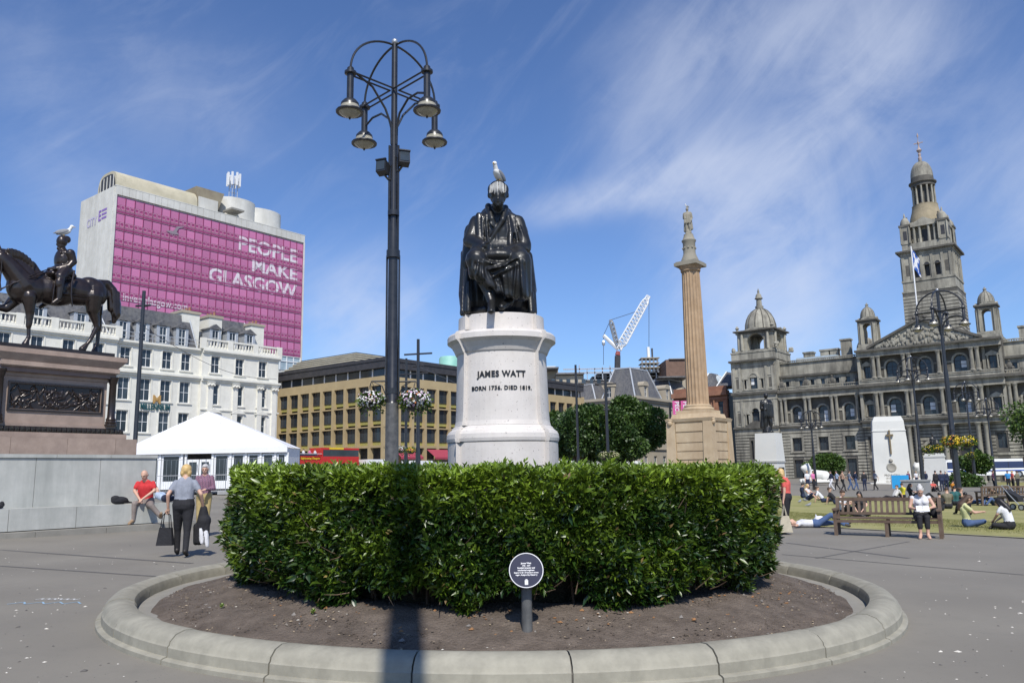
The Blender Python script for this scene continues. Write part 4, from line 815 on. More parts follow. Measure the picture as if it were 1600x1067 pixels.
# ---------------------------------------------------------------- fluted column with standing statue
cc = at(1110, 650, 64); sx, sy = 15.45, 66.6
cl_e = empty('monument_column', (sx, sy, G(sx, sy) - .5), R(-38), 'tall fluted golden sandstone column on a square panelled base in the middle of the square', 'column'); cz = cl_e.location.z
def Z(z): return z - cz
def sq(name, m, h0, z0, z1, h1=None, parent=cl_e):
    h1 = h1 or h0; s = M(); s.taper(-h0, h0, -h0, h0, Z(z0), -h1, h1, -h1, h1, Z(z1)); return s.build(name, m, parent)
sq('base_die', m_colst, 1.86, -1.5, 5.45); sq('lower_step', m_colst, 2.12, -1.5, 1.9, 2.06); sq('base_ledge', m_colst, 2.10, 1.9, 2.08, 1.98)
for q in range(4):
    rm = Matrix.Rotation(q * PI / 2, 4, 'Z')
    for xx in (-1.62,):
        s = M(); s.T = rm; s.taper(-2.05, -1.20, -2.05, -1.20, Z(2.08), -1.98, -1.25, -1.98, -1.25, Z(5.75)); s.build('corner_pier', m_colst, cl_e)
    for z0, z1, m_ in ((2.4, 3.0, 0), (3.08, 3.7, 0), (3.78, 4.55, 0), (4.65, 5.3, 1)):
        s = M(); s.T = rm; s.box(-1.18, 1.18, -1.92 - .03 * m_, -1.86, Z(z0), Z(z1)); s.build('panel_stone', m_colst, cl_e)
    for z0, z1 in ((-.2, .5), (.6, 1.1), (1.2, 1.75)):
        s = M(); s.T = rm; s.box(-1.15, 1.15, -2.15, -2.06, Z(z0), Z(z1)); s.build('panel_stone', m_colst, cl_e)
    s = M(); s.T = rm
    for a in range(-1, 2, 2):                                           # carved heads at the corners of the cornice
        s.ball((-1.62 + a * .0, -2.02, Z(5.35)), .24, 10, 8, (1, .8, 1.1)); 
    s = M(); s.T = rm; s.ball((-1.65, -2.02, Z(5.38)), .22, 10, 8, (1, .8, 1.1)); s.tube([(-1.9, -2.0, Z(5.55)), (-1.65, -2.12, Z(5.6)), (-1.4, -2.0, Z(5.55))], .07, 6); s.build('carved_head', m_colst, cl_e, True)
sq('cornice', m_colst, 2.0, 5.45, 5.7, 2.08); sq('attic_step', m_colst, 1.72, 5.7, 6.1, 1.6); sq('column_plinth', m_colst, 1.35, 6.1, 6.4)
s = M(); s.lathe([(1.28, Z(6.4)), (1.32, Z(6.5)), (1.28, Z(6.62)), (1.12, Z(6.68)), (1.15, Z(6.8)), (1.0, Z(6.9))], 40); s.build('column_base', m_colst, cl_e, True)
nf = 20; rings = []
for z, r in ((6.9, .96), (7.1, .93), (11, .885), (15, .815), (18.1, .76), (18.3, .76)):
    ring = []
    for j in range(nf * 6):
        ph = (j % 6) / 6; f = 0 if ph == 0 else .085 * math.sin(PI * ph) ** .7
        ring.append(((r * (1 - f)) * math.cos(2 * PI * j / (nf * 6)), (r * (1 - f)) * math.sin(2 * PI * j / (nf * 6)), Z(z)))
    rings.append(ring)
s = M(); s.loft(rings); s.build('fluted_shaft', m_shaft, cl_e)
s = M(); s.lathe([(.80, Z(18.3)), (.84, Z(18.35)), (.84, Z(18.42)), (.80, Z(18.46)), (.98, Z(18.72)), (.98, Z(18.78))], 40); s.build('capital', m_shaft, cl_e, True)
sq('abacus', m_colgrey, 1.03, 18.78, 19.06); sq('abacus_top', m_colgrey, .92, 19.06, 19.16)
s = M(); s.lathe([(.78, Z(19.16)), (.76, Z(19.3)), (.70, Z(19.45)), (.58, Z(19.75)), (.52, Z(19.95)), (.53, Z(20.9)), (.60, Z(21.0)), (.62, Z(21.1)), (.52, Z(21.2)), (.42, Z(21.5)), (.40, Z(21.65))], 32); s.build('statue_drum', m_colgrey, cl_e, True)
s = M()
for j in range(10): a = j * .628; s.ball((.53 * math.cos(a), .53 * math.sin(a), Z(20.4)), .10, 6, 5)
s.build('wreath', m_colgrey, cl_e, True)
def figure_statue(base, h, rz, name, m, label, voxel=None, cloak=True):
    k = h / 1.85; V3 = lambda x, y, z: Vector((x * k, y * k, z * k)); r = lambda q: q * k
    pr = [ell(V3(0, -.01, 1.72), (r(.10), r(.115), r(.13))), cap_(V3(0, 0, 1.58), V3(0, 0, 1.5), r(.06), r(.08)), ell(V3(0, 0, 1.30), (r(.22), r(.15), r(.28))), ell(V3(0, 0, 1.05), (r(.20), r(.15), r(.25))), cap_(V3(-.17, 0, 1.45), V3(.17, 0, 1.45), r(.09), r(.09)),
          cap_(V3(-.22, 0, 1.42), V3(-.26, .03, 1.14), r(.08), r(.065)), cap_(V3(-.26, .03, 1.14), V3(-.12, -.16, 1.08), r(.06), r(.05)), cap_(V3(.22, 0, 1.42), V3(.28, .02, 1.12), r(.08), r(.065)), cap_(V3(.28, .02, 1.12), V3(.22, -.10, .88), r(.06), r(.05)),
          cap_(V3(-.10, 0, .95), V3(-.10, -.02, .5), r(.11), r(.08)), cap_(V3(-.10, -.02, .5), V3(-.10, .02, .1), r(.08), r(.06)), cap_(V3(-.10, .02, .07), V3(-.12, -.16, .05), r(.06), r(.05)), cap_(V3(.10, 0, .95), V3(.13, -.06, .5), r(.11), r(.08)), cap_(V3(.13, -.06, .5), V3(.14, 0, .1), r(.08), r(.06)), cap_(V3(.14, 0, .07), V3(.17, -.16, .05), r(.06), r(.05)),
          cap_(V3(0, .12, 1.4), V3(0, .16, .3), r(.14), r(.18)), cap_(V3(-.15, .08, 1.3), V3(-.20, .12, .3), r(.09), r(.11)), cap_(V3(.15, .08, 1.3), V3(.22, .12, .4), r(.09), r(.10)), cap_(V3(0, .1, .2), V3(0, .1, .03), r(.2), r(.22))]
    for q in range(5): pr.append(cap_(V3(-.18 + q * .09, -.14, 1.35), V3(-.20 + q * .10, -.16 + .02 * (q % 2), .72), r(.035), r(.03)))
    o = blob(name, pr, voxel or h * .014, [m], None, 2); o.location = base; o.rotation_euler = (0, 0, rz); return tag(o, label, 'statue')
figure_statue((sx, sy, 21.65), 2.45, R(-20), 'stone_statue', m_colgrey, 'small grey stone figure of a standing man on top of the tall fluted column')
gull((sx, sy, 24.02), R(-150), 'seagull perched on the head of the stone figure on the tall column', 1.0)

# ---------------------------------------------------------------- bronze standing statue on white pedestal (right)
bz = at(1206, 676, 70); pe = empty('statue_pedestal', (bz.x, 71, -1.3), R(-38), 'white stone pedestal with dark relief plaques below the standing bronze statue near the hedge', 'pedestal')
pz = bz.z + 1.3
pb = at(1216, 740, 70).z + 1.3
def pt(h0, h1, z0, z1, nm='die', m=m_wstone): s = M(); s.taper(-h0, h0, -h0, h0, z0, -h1, h1, -h1, h1, z1); return s.build(nm, m, pe)
pt(1.75, 1.7, -.5, .55, 'step'); pt(1.35, 1.3, .554, .9, 'step'); pt(1.12, 1.0, .904, 1.35, 'base'); pt(.99, .93, 1.354, 3.35, 'die'); pt(1.0, 1.05, 3.354, 3.5, 'moulding'); pt(.98, .88, 3.504, pz, 'top_block')
for q in range(4):
    s = M(); s.T = Matrix.Rotation(q * PI / 2, 4, 'Z'); s.box(-.62, .62, -1.0, -.93, 1.75, 2.95); s.build('plaque', m_bronze, pe)
    s = M(); s.T = Matrix.Rotation(q * PI / 2, 4, 'Z')
    for j in range(14): s.ball((random.uniform(-.5, .5), -1.0, random.uniform(1.9, 2.8)), random.uniform(.05, .12), 6, 5, (1, .3, 1.5))
    s.build('relief', m_bronze, pe, True)
figure_statue((bz.x, 71, bz.z), at(1206, 612, 70).z - bz.z, R(10), 'bronze_statue', m_bronze, 'black bronze statue of a cloaked standing man on a white pedestal right of the column')

# second dark statue far off, in front of the city building
fz = at(1462, 733, 100); p2 = empty('statue_pedestal', (fz.x, 100, -1.6), R(-38), 'white pedestal of the far dark statue before the big stone building', 'pedestal')
z0 = at(1462, 708, 100).z + 1.6; s = M(); s.taper(-1.3, 1.3, -1.3, 1.3, -.5, -.95, .95, -.95, .95, z0); s.build('die', m_wstone, p2)
s = M(); s.box(-1.05, 1.05, -1.05, 1.05, z0 - .5, z0 - .3); s.build('moulding', m_wstone, p2)
figure_statue((fz.x, 100, z0 - 1.6), 2.4, 0, 'bronze_statue', m_bronze, 'far black bronze standing statue between the lamp posts before the big stone building')

# ---------------------------------------------------------------- war memorial block with lions
mz = gpt(1395, 756); wm = empty('war_memorial', (mz.x, mz.y, G(mz.x, mz.y) - .3), R(-20), 'white tapering stone war memorial with a sword cross and crest', 'memorial')
MY = mz.y; mt = at(1395, 651, MY).z - wm.location.z; hw = (at(1425, 700, MY).x - at(1372, 700, MY).x) / 2 * .9
s = M(); s.loft([[(-a, -b, z), (a, -b, z), (a, b, z), (-a, b, z)] for a, b, z in ((hw * 1.1, 1.7, -.5), (hw * 1.06, 1.6, .6), (hw * 1.02, 1.45, mt * .62), (hw * .96, 1.3, mt * .82), (hw * .93, 1.25, mt * .93), (hw * .80, 1.1, mt))]); s.build('block', m_wstone, wm)
s = M(); s.box(-hw * 1.4, hw * 1.4, -2.6, 2.6, -.5, .5); s.build('step', m_wstone, wm)
s = M(); s.box(-hw * 1.005, hw * 1.005, -1.40, 1.40, mt * .785, mt * .80); s.build('ledge', m_wstone, wm)
s = M(); s.box(-.09, .09, -1.75, -1.44, mt * .46, mt * .80); s.box(-.45, .45, -1.74, -1.46, mt * .715, mt * .74); s.build('sword_cross', plain('bronze_sword', (.20, .15, .08), .5), wm)
s2 = M(); s2.T = Matrix.Translation((-.1, -1.52, mt * .27)) @ Matrix.Rotation(PI / 2, 4, 'X'); s2.lathe([(.62, 0), (.62, .08), (.5, .14), (.42, .08)], 16); s2.ball((0, .9, .05), .26, 8, 6); s2.build('crest', plain('crest_stone', (.36, .34, .29), .8), wm, True)
for i in range(3):
    me = textmesh(['PRO PATRIA', '1914 - 1919', 'GLASGOW'][i], .34, .02, .004, 'CENTER'); me.materials.clear(); me.materials.append(plain('crest_stone', (.36, .34, .29), .8)); put('lettering', me, wm, (-.1, -1.60, mt * (.15 - .045 * i)))
def lion(px, py, ys, rz, label):
    g = gpt(px, py); pr = [cap_((0, .9, .75), (0, -.5, .85), .42, .48), ell((0, -.95, 1.35), (.42, .42, .5)), ell((0, -1.25, 1.45), (.24, .30, .26)), cap_((-.25, -.6, .4), (-.25, -1.5, .32), .17, .14), cap_((.25, -.6, .4), (.25, -1.5, .32), .17, .14), ell((-.35, .8, .55), (.25, .45, .4)), ell((.35, .8, .55), (.25, .45, .4)), cap_((-.2, -.85, 1.8), (-.2, -.85, 1.9), .08, .05), cap_((.2, -.85, 1.8), (.2, -.85, 1.9), .08, .05), ell((0, 0, .16), (.8, 1.7, .18))]
    o = blob('stone_lion', pr, .05, [m_wstone], None, 2); k = 1.25 * g.y / 95; o.location = (g.x, g.y, G(g.x, g.y) + .2); o.scale = (k,) * 3; o.rotation_euler = (0, 0, rz); return tag(o, label, 'lion statue')
lion(1277, 758, 0, R(-80), 'white carved stone lion lying left of the white war memorial, under the clipped tree'); lion(1440, 756, 0, R(-40), 'white carved stone lion lying just right of the white war memorial')
# ---------------------------------------------------------------- magenta wrapped tower block
def ux(px, py, V): p = onv(px, py, V); return UV(p.x, p.y)[0]
def uz(px, py, V): return onv(px, py, V).z
PV = 150.0
tw_ = gthing('office_tower', 68.55, PV, 0, 'tall concrete office tower wrapped in magenta with the words PEOPLE MAKE GLASGOW', 'office tower')
UA, UB, ZT = 68.55, 112.95, 57.6
s = GM(tw_); s.quad((UA, PV, -3), (UA, PV + 14.3, -3), (UA, PV + 14.3, ZT), (UA, PV, ZT)); s.quad((UB, PV, -3), (UB, PV + 14.3, -3), (UB, PV + 14.3, ZT), (UB, PV, ZT)); s.quad((UA, PV + 14.3, -3), (UB, PV + 14.3, -3), (UB, PV + 14.3, ZT), (UA, PV + 14.3, ZT))
s.quad((UA, PV, ZT), (UB, PV, ZT), (UB, PV + 14.3, ZT), (UA, PV + 14.3, ZT)); s.quad((UA, PV + .02, -3), (UB, PV + .02, -3), (UB, PV + .02, ZT), (UA, PV + .02, ZT)); s.build('wall', m_pconc, tw_)
for i in range(7):                                                       # panel joints of the blank end wall
    z = 14 + i * 6.4; s = GM(tw_); s.box(UA - .05, UA, PV + .2, PV + 14.1, z, z + .12); s.build('joint_strip', plain('pale_joint', (.50, .49, .45), .8), tw_)
s = GM(tw_)
for i in range(14): v = PV + .3 + i * 1.0; s.box(UA - .06, UA - .005, v, v + .93, -2, ZT - .2)
s.build('wall_panel', m_pconc, tw_, kind='stuff')
s = GM(tw_)
for i in range(34): u = UA + .1 + i * 1.304; s.box(u, u + 1.25, PV - .35, PV + .015, 55.85, ZT - .05)
s.build('parapet_panel', m_pconc, tw_, kind='stuff')
s = GM(tw_); s.box(UA - .03, UA + .35, PV - .35, PV + .015, 20, 55.85); s.box(UB - .3, UB + .05, PV - .35, PV + .015, 20, 55.85); s.box(UA, UB + .03, PV - .38, PV + .2, ZT - .05, ZT + .12); s.build('edge_frame', m_pconc, tw_)
NB = 24; bw = (UB - .3 - UA - .35) / NB; FH = 3.38; ZF = 55.6
pan = M(); pan.box(.04, bw - .04, -.06, 0, 0, 1.62); panm = pan.mesh('glass_panel', m_pink)
pd = M(); pd.box(.04, bw - .04, -.05, 0, 0, .44); pdm = pd.mesh('spandrel_panel', m_pinkdk)
sqs = GM(tw_); ln = GM(tw_); spn = GM(tw_)
for f in range(8):
    zt = ZF - f * FH
    for i in range(NB):
        u = UA + .35 + i * bw
        put('glass_panel', panm, tw_, GL(tw_, u, PV - .02, zt - 1.66)); spn.box(u + .03, u + bw - .03, PV - .16, PV - .05, zt - 3.14, zt - 2.78)
        for k in range(2):
            c = u + bw * (.25 + .5 * k); z = zt - 2.12
            for a, b, c1, d in ((c - .40, c + .34, z + .30, z + .37), (c - .40, c + .34, z - .37, z - .30), (c - .40, c - .34, z - .3, z + .3), (c + .28, c + .34, z - .3, z + .3)): sqs.quad((a, PV - .17, c1), (b, PV - .17, c1), (b, PV - .17, d), (a, PV - .17, d))
    for q, h in ((2.62, .05), (2.78, .05), (3.28, .05)): ln.box(UA + .35, UB - .3, PV - .19, PV - .045, zt - q - h, zt - q)
spn.build('spandrel_panel', m_pinkdk, tw_, kind='stuff'); sqs.build('square_outline', m_pinkline, tw_, kind='stuff'); ln.build('line_strip', m_pinkline, tw_, kind='stuff')
s = GM(tw_); s.box(UA + .35, UB - .3, PV - .04, PV + .01, ZF - 8 * FH, ZF); s.build('dark_backing', m_pinkdk, tw_)
s = GM(tw_)
for i in range(NB + 1): u = UA + .35 + i * bw; s.box(u - .045, u + .045, PV - .20, PV - .05, ZF - 8 * FH, ZF)
s.build('mullion', plain('dark_magenta', (.24, .03, .11), .5), tw_, kind='stuff')
zb = ZF - 8 * FH
for i in range(NB): s = None
s = GM(tw_); s.box(UA, UB, PV - .05, PV + .01, zb - 3.2, zb - .1); s.build('lower_glazing', mat('pale_glazing', (.30, .38, .42), (.42, .50, .54), 1, .2), tw_)
s = GM(tw_)
for i in range(NB + 1): u = UA + .35 + i * bw; s.box(u - .08, u + .08, PV - .2, PV - .05, zb - 3.2, zb)
s.box(UA, UB, PV - .2, PV - .06, zb - .1, zb + .02); s.box(UA, UB, PV - .2, PV - .06, zb - 1.3, zb - 1.1); s.build('window_frame', m_white, tw_, kind='stuff')
for body, size, px0, px1, py in (('PEOPLE', 4.3, 371, 464, 411), ('MAKE', 4.0, 392, 464, 438), ('GLASGOW', 4.3, 324, 463, 466)):
    u1 = ux(px1, py, PV); z = uz(px1, py, PV); u0 = ux(px0, py - 18, PV); me = textmesh(body, size, .03, .10, 'LEFT'); wd = max(v.co.x for v in me.vertices); k = (u1 - u0) / wd
    for v_ in me.vertices: v_.co.x *= k
    me.materials.clear(); me.materials.append(m_wraptext); put('lettering', me, tw_, GL(tw_, u0, PV - .095, z))
for body, px0, px1, py, hgt in (('investglasgow.com', 191, 293, 463, 2.1), ('cogc.ac.uk', 189, 249, 483, 2.0)):
    u0 = ux(px0, py, PV); u1 = ux(px1, py, PV); me = textmesh(body, hgt, .03, .03); wd = max(v.co.x for v in me.vertices); k = (u1 - u0) / wd
    for v_ in me.vertices: v_.co.x *= k
    me.materials.clear(); me.materials.append(m_wraptext); put('lettering', me, tw_, GL(tw_, u0, PV - .13, uz(px0, py, PV) - .8))
# bird drawn on the wrap
s = GM(tw_); u, z = ux(271, 363, PV), uz(271, 363, PV); s._add([(u - 1.8, PV - .21, z - .1), (u - .5, PV - .21, z - .5), (u + 1.2, PV - .21, z - .35), (u + .6, PV - .21, z + .1), (u - .6, PV - .21, z + .15)], [(0, 1, 2, 3, 4)])
s._add([(u - .3, PV - .212, z), (u + .5, PV - .212, z), (u + 1.0, PV - .212, z + 1.0), (u + 2.2, PV - .212, z + 1.6), (u + .7, PV - .212, z + 1.4)], [(0, 1, 2, 3, 4)]); s.build('printed_bird', plain('grey_print', (.30, .24, .28), .6), tw_)
# college sign on the blank end wall
for body, v0, z, sz, m_ in (('CITY', PV + 10.8, 51.2, 2.4, plain('pale_lilac', (.52, .48, .62), .6)), ('E', PV + 6.0, 51.6, 3.0, plain('violet_sign', (.28, .16, .48), .6))):
    me = textmesh(body, sz, .03, .06, sx=.8); me.materials.clear(); me.materials.append(m_); o = put('lettering', me, tw_, GL(tw_, UA - .09, v0, z), -PI / 2)
s = GM(tw_); 
for k in range(3): s.box(UA - .1, UA - .06, PV + 2.6, PV + 4.6, 51.7 + k * .8, 52.1 + k * .8)
s.build('sign_line', plain('violet_sign', (.28, .16, .48), .6), tw_)
# roof: barrel plant room, chimney box, oval drums, aerial
s = GM(tw_); n = 14; prof = []; v0, v1 = PV + 1.6, PV + 9.6
for i in range(n + 1): a = PI * i / n; prof.append(((v0 + v1) / 2 - (v1 - v0) / 2 * math.copysign(abs(math.cos(a)) ** .6, math.cos(a)), ZT + .1 + 4.2 * math.sin(a) ** .7))
s.loft([[(u, v, z) for v, z in prof] for u in (69.6, 86.6)]); s.build('plant_room', m_buff, tw_, True)
s = GM(tw_); pr2 = [((v0 + v1) / 2 + (v - (v0 + v1) / 2) * .86, ZT + .1 + (z - ZT - .1) * .86) for v, z in prof]; s._add([(69.55, v, z) for v, z in pr2], [tuple(range(len(pr2)))]); 
s.build('end_grille', m_dark, tw_)
for k in range(5): s = GM(tw_); v = v0 + 1.2 + k * 1.35; s.box(69.45, 69.53, v, v + .22, ZT + .1, ZT + 3.3); s.build('grille_bar', m_pconc, tw_)
s = GM(tw_); s.taper(87.2, 91.2, PV + 2, PV + 8, ZT, 86.4, 93.0, PV + 2, PV + 8, ZT + 5.4); s.build('roof_box', mat('brown_render', (.24, .20, .14), (.30, .26, .18), .5, .8), tw_)
s = GM(tw_); s.box(86.9, 91.4, PV + 1.7, PV + 1.98, ZT, ZT + 3.2); s.build('roof_screen', m_pconc, tw_)
def oval(u, v, ru, rv, z0, z1, nm, m=m_pconc):
    s = GM(tw_); s.loft([[(u + ru * math.cos(2 * PI * j / 28), v + rv * math.sin(2 * PI * j / 28), z) for j in range(28)] for z in (z0, z1)]); return s.build(nm, m, tw_, True)
oval(98.0, PV + 5.5, 4.6, 3.4, ZT, 63.2, 'roof_drum'); oval(105.2, PV + 6.0, 4.8, 3.4, ZT, 62.6, 'roof_drum')
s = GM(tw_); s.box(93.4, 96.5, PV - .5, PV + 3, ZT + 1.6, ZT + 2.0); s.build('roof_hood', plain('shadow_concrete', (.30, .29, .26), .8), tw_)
ae = M(); au, av = 97.0, PV + 5.0
s = GM(tw_)
for i in range(4): a = PI / 4 + i * PI / 2; s.tube([(au + .9 * math.cos(a), av + .9 * math.sin(a), 63.2), (au + .9 * math.cos(a), av + .9 * math.sin(a), 69.0)], .10, 6)
for z in (65, 67): s.box(au - .7, au + .7, av - .05, av + .05, z, z + .12); s.box(au - .05, au + .05, av - .7, av + .7, z, z + .12)
an = s.build('aerial_mast', m_steel, tw_, kind='stuff')
for i in range(8): a = i * PI / 4; s = GM(tw_); s.box(au + 1.35 * math.cos(a) - .18, au + 1.35 * math.cos(a) + .18, av + 1.35 * math.sin(a) - .18, av + 1.35 * math.sin(a) + .18, 66.6, 69.6); s.build('antenna_panel', m_white, tw_)

# ---------------------------------------------------------------- cream hotel
HVp = 85.0
ht = gthing('cream_hotel', 20, HVp, 0, 'long cream painted hotel with slate dormers and the name MILLENNIUM behind the white tent', 'hotel')
U0, U1, U2, U3 = 8.0, 40.0, 49.9, 60.35
def UU(px, py=560): return ux(px, py, HVp)
row = {}
midw = [UU(px, 560 + (px - 196) * .1) for px in (196, 229, 261, 290.6)]; pavw = [UU(px, 575) for px in (334, 372, 408)]
lefw = []; u_ = midw[0] - 3.1
while u_ > U0 + 1: lefw.append(u_); u_ -= 2.95
rows = [(13.75, 15.72, 1.15), (10.05, 12.45, 1.25), (6.6, 8.9, 1.25), (2.0, 5.4, 1.6)]
def holes(ws): return [(u - w_ / 2, u + w_ / 2, z0, z1) for u in ws for z0, z1, w_ in rows]
def seg(a, b, v, ws, ztop):
    s = GM(ht); wallholes(s, a, b, -3, ztop, v, holes(ws), .28); s.build('wall', m_cream, ht)
    for u, *_ in [(w_,) for w_ in ws]:
        for z0, z1, w_ in rows:
            f = window(ht, *GL(ht, u, v + .18, z0), w_ - .01, z1 - z0 - .01, 1, 2, fw=.06)
            s = GM(ht); t = .14; s.box(u - w_ / 2 - t, u - w_ / 2 - .01, v - .05, v - .002, z0, z1 + t); s.box(u + w_ / 2 + .01, u + w_ / 2 + t, v - .05, v - .002, z0, z1 + t); s.box(u - w_ / 2 - .01, u + w_ / 2 + .01, v - .05, v - .002, z1 + .01, z1 + t); s.box(u - w_ / 2 - .25, u + w_ / 2 + .25, v - .12, v - .002, z0 - .16, z0 - .01)
            s.build('window_surround', m_cream, ht)
seg(U0, U1 - .02, HVp - .45, [u for u in lefw], 16.9); seg(U1, U2 - .01, HVp, midw, 16.4); seg(U2, U3, HVp - .35, pavw, 16.9)
s = GM(ht); s.quad((U3, HVp - .35, -3), (U3, HVp + 14, -3), (U3, HVp + 14, 16.9), (U3, HVp - .35, 16.9)); s.quad((U0, HVp, 16.3), (U3, HVp, 16.3), (U3, HVp + 14, 16.3), (U0, HVp + 14, 16.3)); s.quad((U2, HVp - .35, -3), (U2, HVp, -3), (U2, HVp, 16.9), (U2, HVp - .35, 16.9)); s.build('wall', m_cream, ht)
for a, b, v in ((U0, U1 - .02, HVp - .45), (U1, U2 - .01, HVp), (U2, U3 + .2, HVp - .35)):
    for z0, z1, d_ in ((16.2, 16.45, .35), (16.0, 16.2, .2), (12.95, 13.2, .38), (12.7, 12.95, .2), (9.35, 9.5, .12)):
        if z0 == 9.35 and a == U1: continue
        s = GM(ht); s.box(a, b, v - d_, v - .003, z0, z1 - .004); s.build('cornice', m_cream, ht)
dn = M(); dn.lathe([(.07, 0), (.07, .06), (.045, .10), (.085, .30), (.06, .50), (.05, .62), (.07, .66), (.07, .72)], 8); bal = dn.mesh('baluster', m_cream, True)
for a, b, v in ((U0, U1 - .02, HVp - .55), (U2, U3, HVp - .45)):
    n_ = max(1, round((b - a) / 3.3)); step = (b - a) / n_
    for i in range(n_ + 1):
        u = a + i * step; s = GM(ht); s.box(u - .35, u + .35, v - .12, v + .22, 16.46, 17.75); s.build('parapet_pier', m_cream, ht)
    for i in range(n_):
        ua, ub = a + i * step + .36, a + (i + 1) * step - .36; s = GM(ht); s.box(ua, ub, v - .08, v + .18, 17.5, 17.7); s.box(ua, ub, v - .08, v + .18, 16.46, 16.70); s.build('parapet_rail', m_cream, ht)
        for k in range(7): put('baluster', bal, ht, GL(ht, ua + (ub - ua) * (k + .5) / 7, v + .05, 16.74))
# mid section: metal railing and dormers in a slate roof
s = GM(ht)
for z in (16.9, 17.35): s.box(U1, U2, HVp - .2, HVp - .16, z, z + .05)
for k in range(6): u = U1 + (U2 - U1) * k / 5; s.box(u - .03, u + .03, HVp - .2, HVp - .15, 16.45, 17.4)
s.build('roof_railing', m_lead, ht)
def roof(a, b, v, z0, z1, sl=1.6):
    s = GM(ht); s.taper(a, b, v, v + 12, z0, a + sl, b - sl, v + sl * 1.1, v + 12 - sl, z1); s.build('slate_roof', m_slate, ht)
    for (p, q) in (((a, v, z0), (a + sl, v + sl * 1.1, z1)), ((b, v, z0), (b - sl, v + sl * 1.1, z1))): s = GM(ht); s.tube([p, q], .09, 6); s.build('lead_ridge', m_lead, ht)
roof(U0, U1 - .2, HVp + .6, 16.4, 20.0, 1.2); roof(U1 + .1, U2 - .2, HVp + .5, 16.4, 20.4, .8); roof(U2 + .8, U3 - 1.4, HVp + .9, 16.5, 20.9, 1.7)
def dormer(u, v, z0):
    s = GM(ht); s.box(u - .75, u - .42, v, v + 1.6, z0, z0 + 2.1); s.box(u + .42, u + .75, v, v + 1.6, z0, z0 + 2.1); s.box(u - .42, u + .42, v + .2, v + 1.5, z0, z0 + 2.1); d_ = s.build('dormer', m_lead, ht)
    s = GM(ht); s._add([(u - .95, v - .1, z0 + 2.1), (u + .95, v - .1, z0 + 2.1), (u, v - .1, z0 + 2.75), (u - .95, v + 2, z0 + 2.1), (u + .95, v + 2, z0 + 2.1), (u, v + 2, z0 + 2.75)], [(0, 1, 2), (3, 5, 4), (0, 2, 5, 3), (1, 4, 5, 2), (0, 3, 4, 1)]); s.build('dormer_roof', m_slate, d_)
    w_ = window(ht, *GL(ht, u, v + .05, z0 + .1), .84, 1.9, 1, 2, fw=.06)
for px in (194, 225, 257, 287): dormer(UU(px, 515), HVp + .25, 16.5)
for px in (341, 368, 395): dormer(UU(px, 525), HVp + .6, 17.0)
for k in range(7): dormer(U1 - 3.5 - k * 4.1, HVp + .4, 16.7)
for px, w_, z1 in ((306, 2.2, 20.7), (345, 1.7, 20.6), (411, 1.9, 20.4)):
    u = UU(px, 520); s = GM(ht); s.box(u - w_ / 2, u + w_ / 2, HVp + 1.2, HVp + 3.6, 16.3, z1); c_ = s.build('chimney', m_cream, ht)
    s = GM(ht); s.box(u - w_ / 2 - .12, u + w_ / 2 + .12, HVp + 1.08, HVp + 3.72, z1, z1 + .3); s.build('chimney_cap', m_beige, c_)
    for k in range(3): s = GM(ht); s.lathe([(.16, z1 + .3), (.13, z1 + .8)], 8, (u, HVp + 1.6 + k * .7)); s.build('chimney_pot', m_red, c_)
for px in (325, 364, 402, 425):                                           # pilasters with carved capitals on the right pavilion
    u = UU(px, 620); s = GM(ht); s.box(u - .32, u + .32, HVp - .52, HVp - .353, 6.0, 12.1); s.build('pilaster', m_cream, ht)
    s = GM(ht); s.taper(u - .34, u + .34, HVp - .56, HVp - .353, 12.104, u - .5, u + .5, HVp - .75, HVp - .353, 12.66); 
    for k in range(5): s.ball((u - .4 + k * .2, HVp - .68, 12.25 + .1 * (k % 2)), .12, 6, 5)
    s.build('carved_capital', m_cream, ht)
for u in pavw: s = GM(ht); s._add([(u - 1.0, HVp - .55, 9.1), (u + 1.0, HVp - .55, 9.1), (u, HVp - .55, 9.65), (u - 1.0, HVp - .353, 9.1), (u + 1.0, HVp - .353, 9.1), (u, HVp - .353, 9.65)], [(0, 1, 2), (0, 2, 5, 3), (1, 4, 5, 2), (0, 3, 4, 1)]); s.build('window_pediment', m_cream, ht)
u0 = UU(218, 637); u1 = UU(264, 643); me = textmesh('MILLENNIUM', .95, .06, .022); wd = max(v.co.x for v in me.vertices)
for v_ in me.vertices: v_.co.x *= (u1 - u0) / wd
me.materials.clear(); me.materials.append(plain('dark_green_letter', (.02, .09, .10), .5)); put('lettering', me, ht, GL(ht, u0, HVp - .1, uz(218, 639, HVp)))
me = textmesh('M', 1.3, .06, .03); me.materials.clear(); me.materials.append(plain('gold_letter', (.50, .30, .10), .4)); put('logo_letter', me, ht, GL(ht, UU(237, 628), HVp - .1, uz(237, 630, HVp)))
# buff flank building behind the hotel's right end
bf = gthing('buff_building', 61.5, 100, 0, 'plain buff stone side building between the cream hotel and the yellow office block', 'building')
s = GM(bf); s.box(60.9, 76, 109, 122, -2, 21.5); s.build('wall', m_buff, bf); s = GM(bf); s.box(60.8, 76.1, 108.9, 122.1, 21.5, 21.9); s.build('parapet', m_buff, bf)

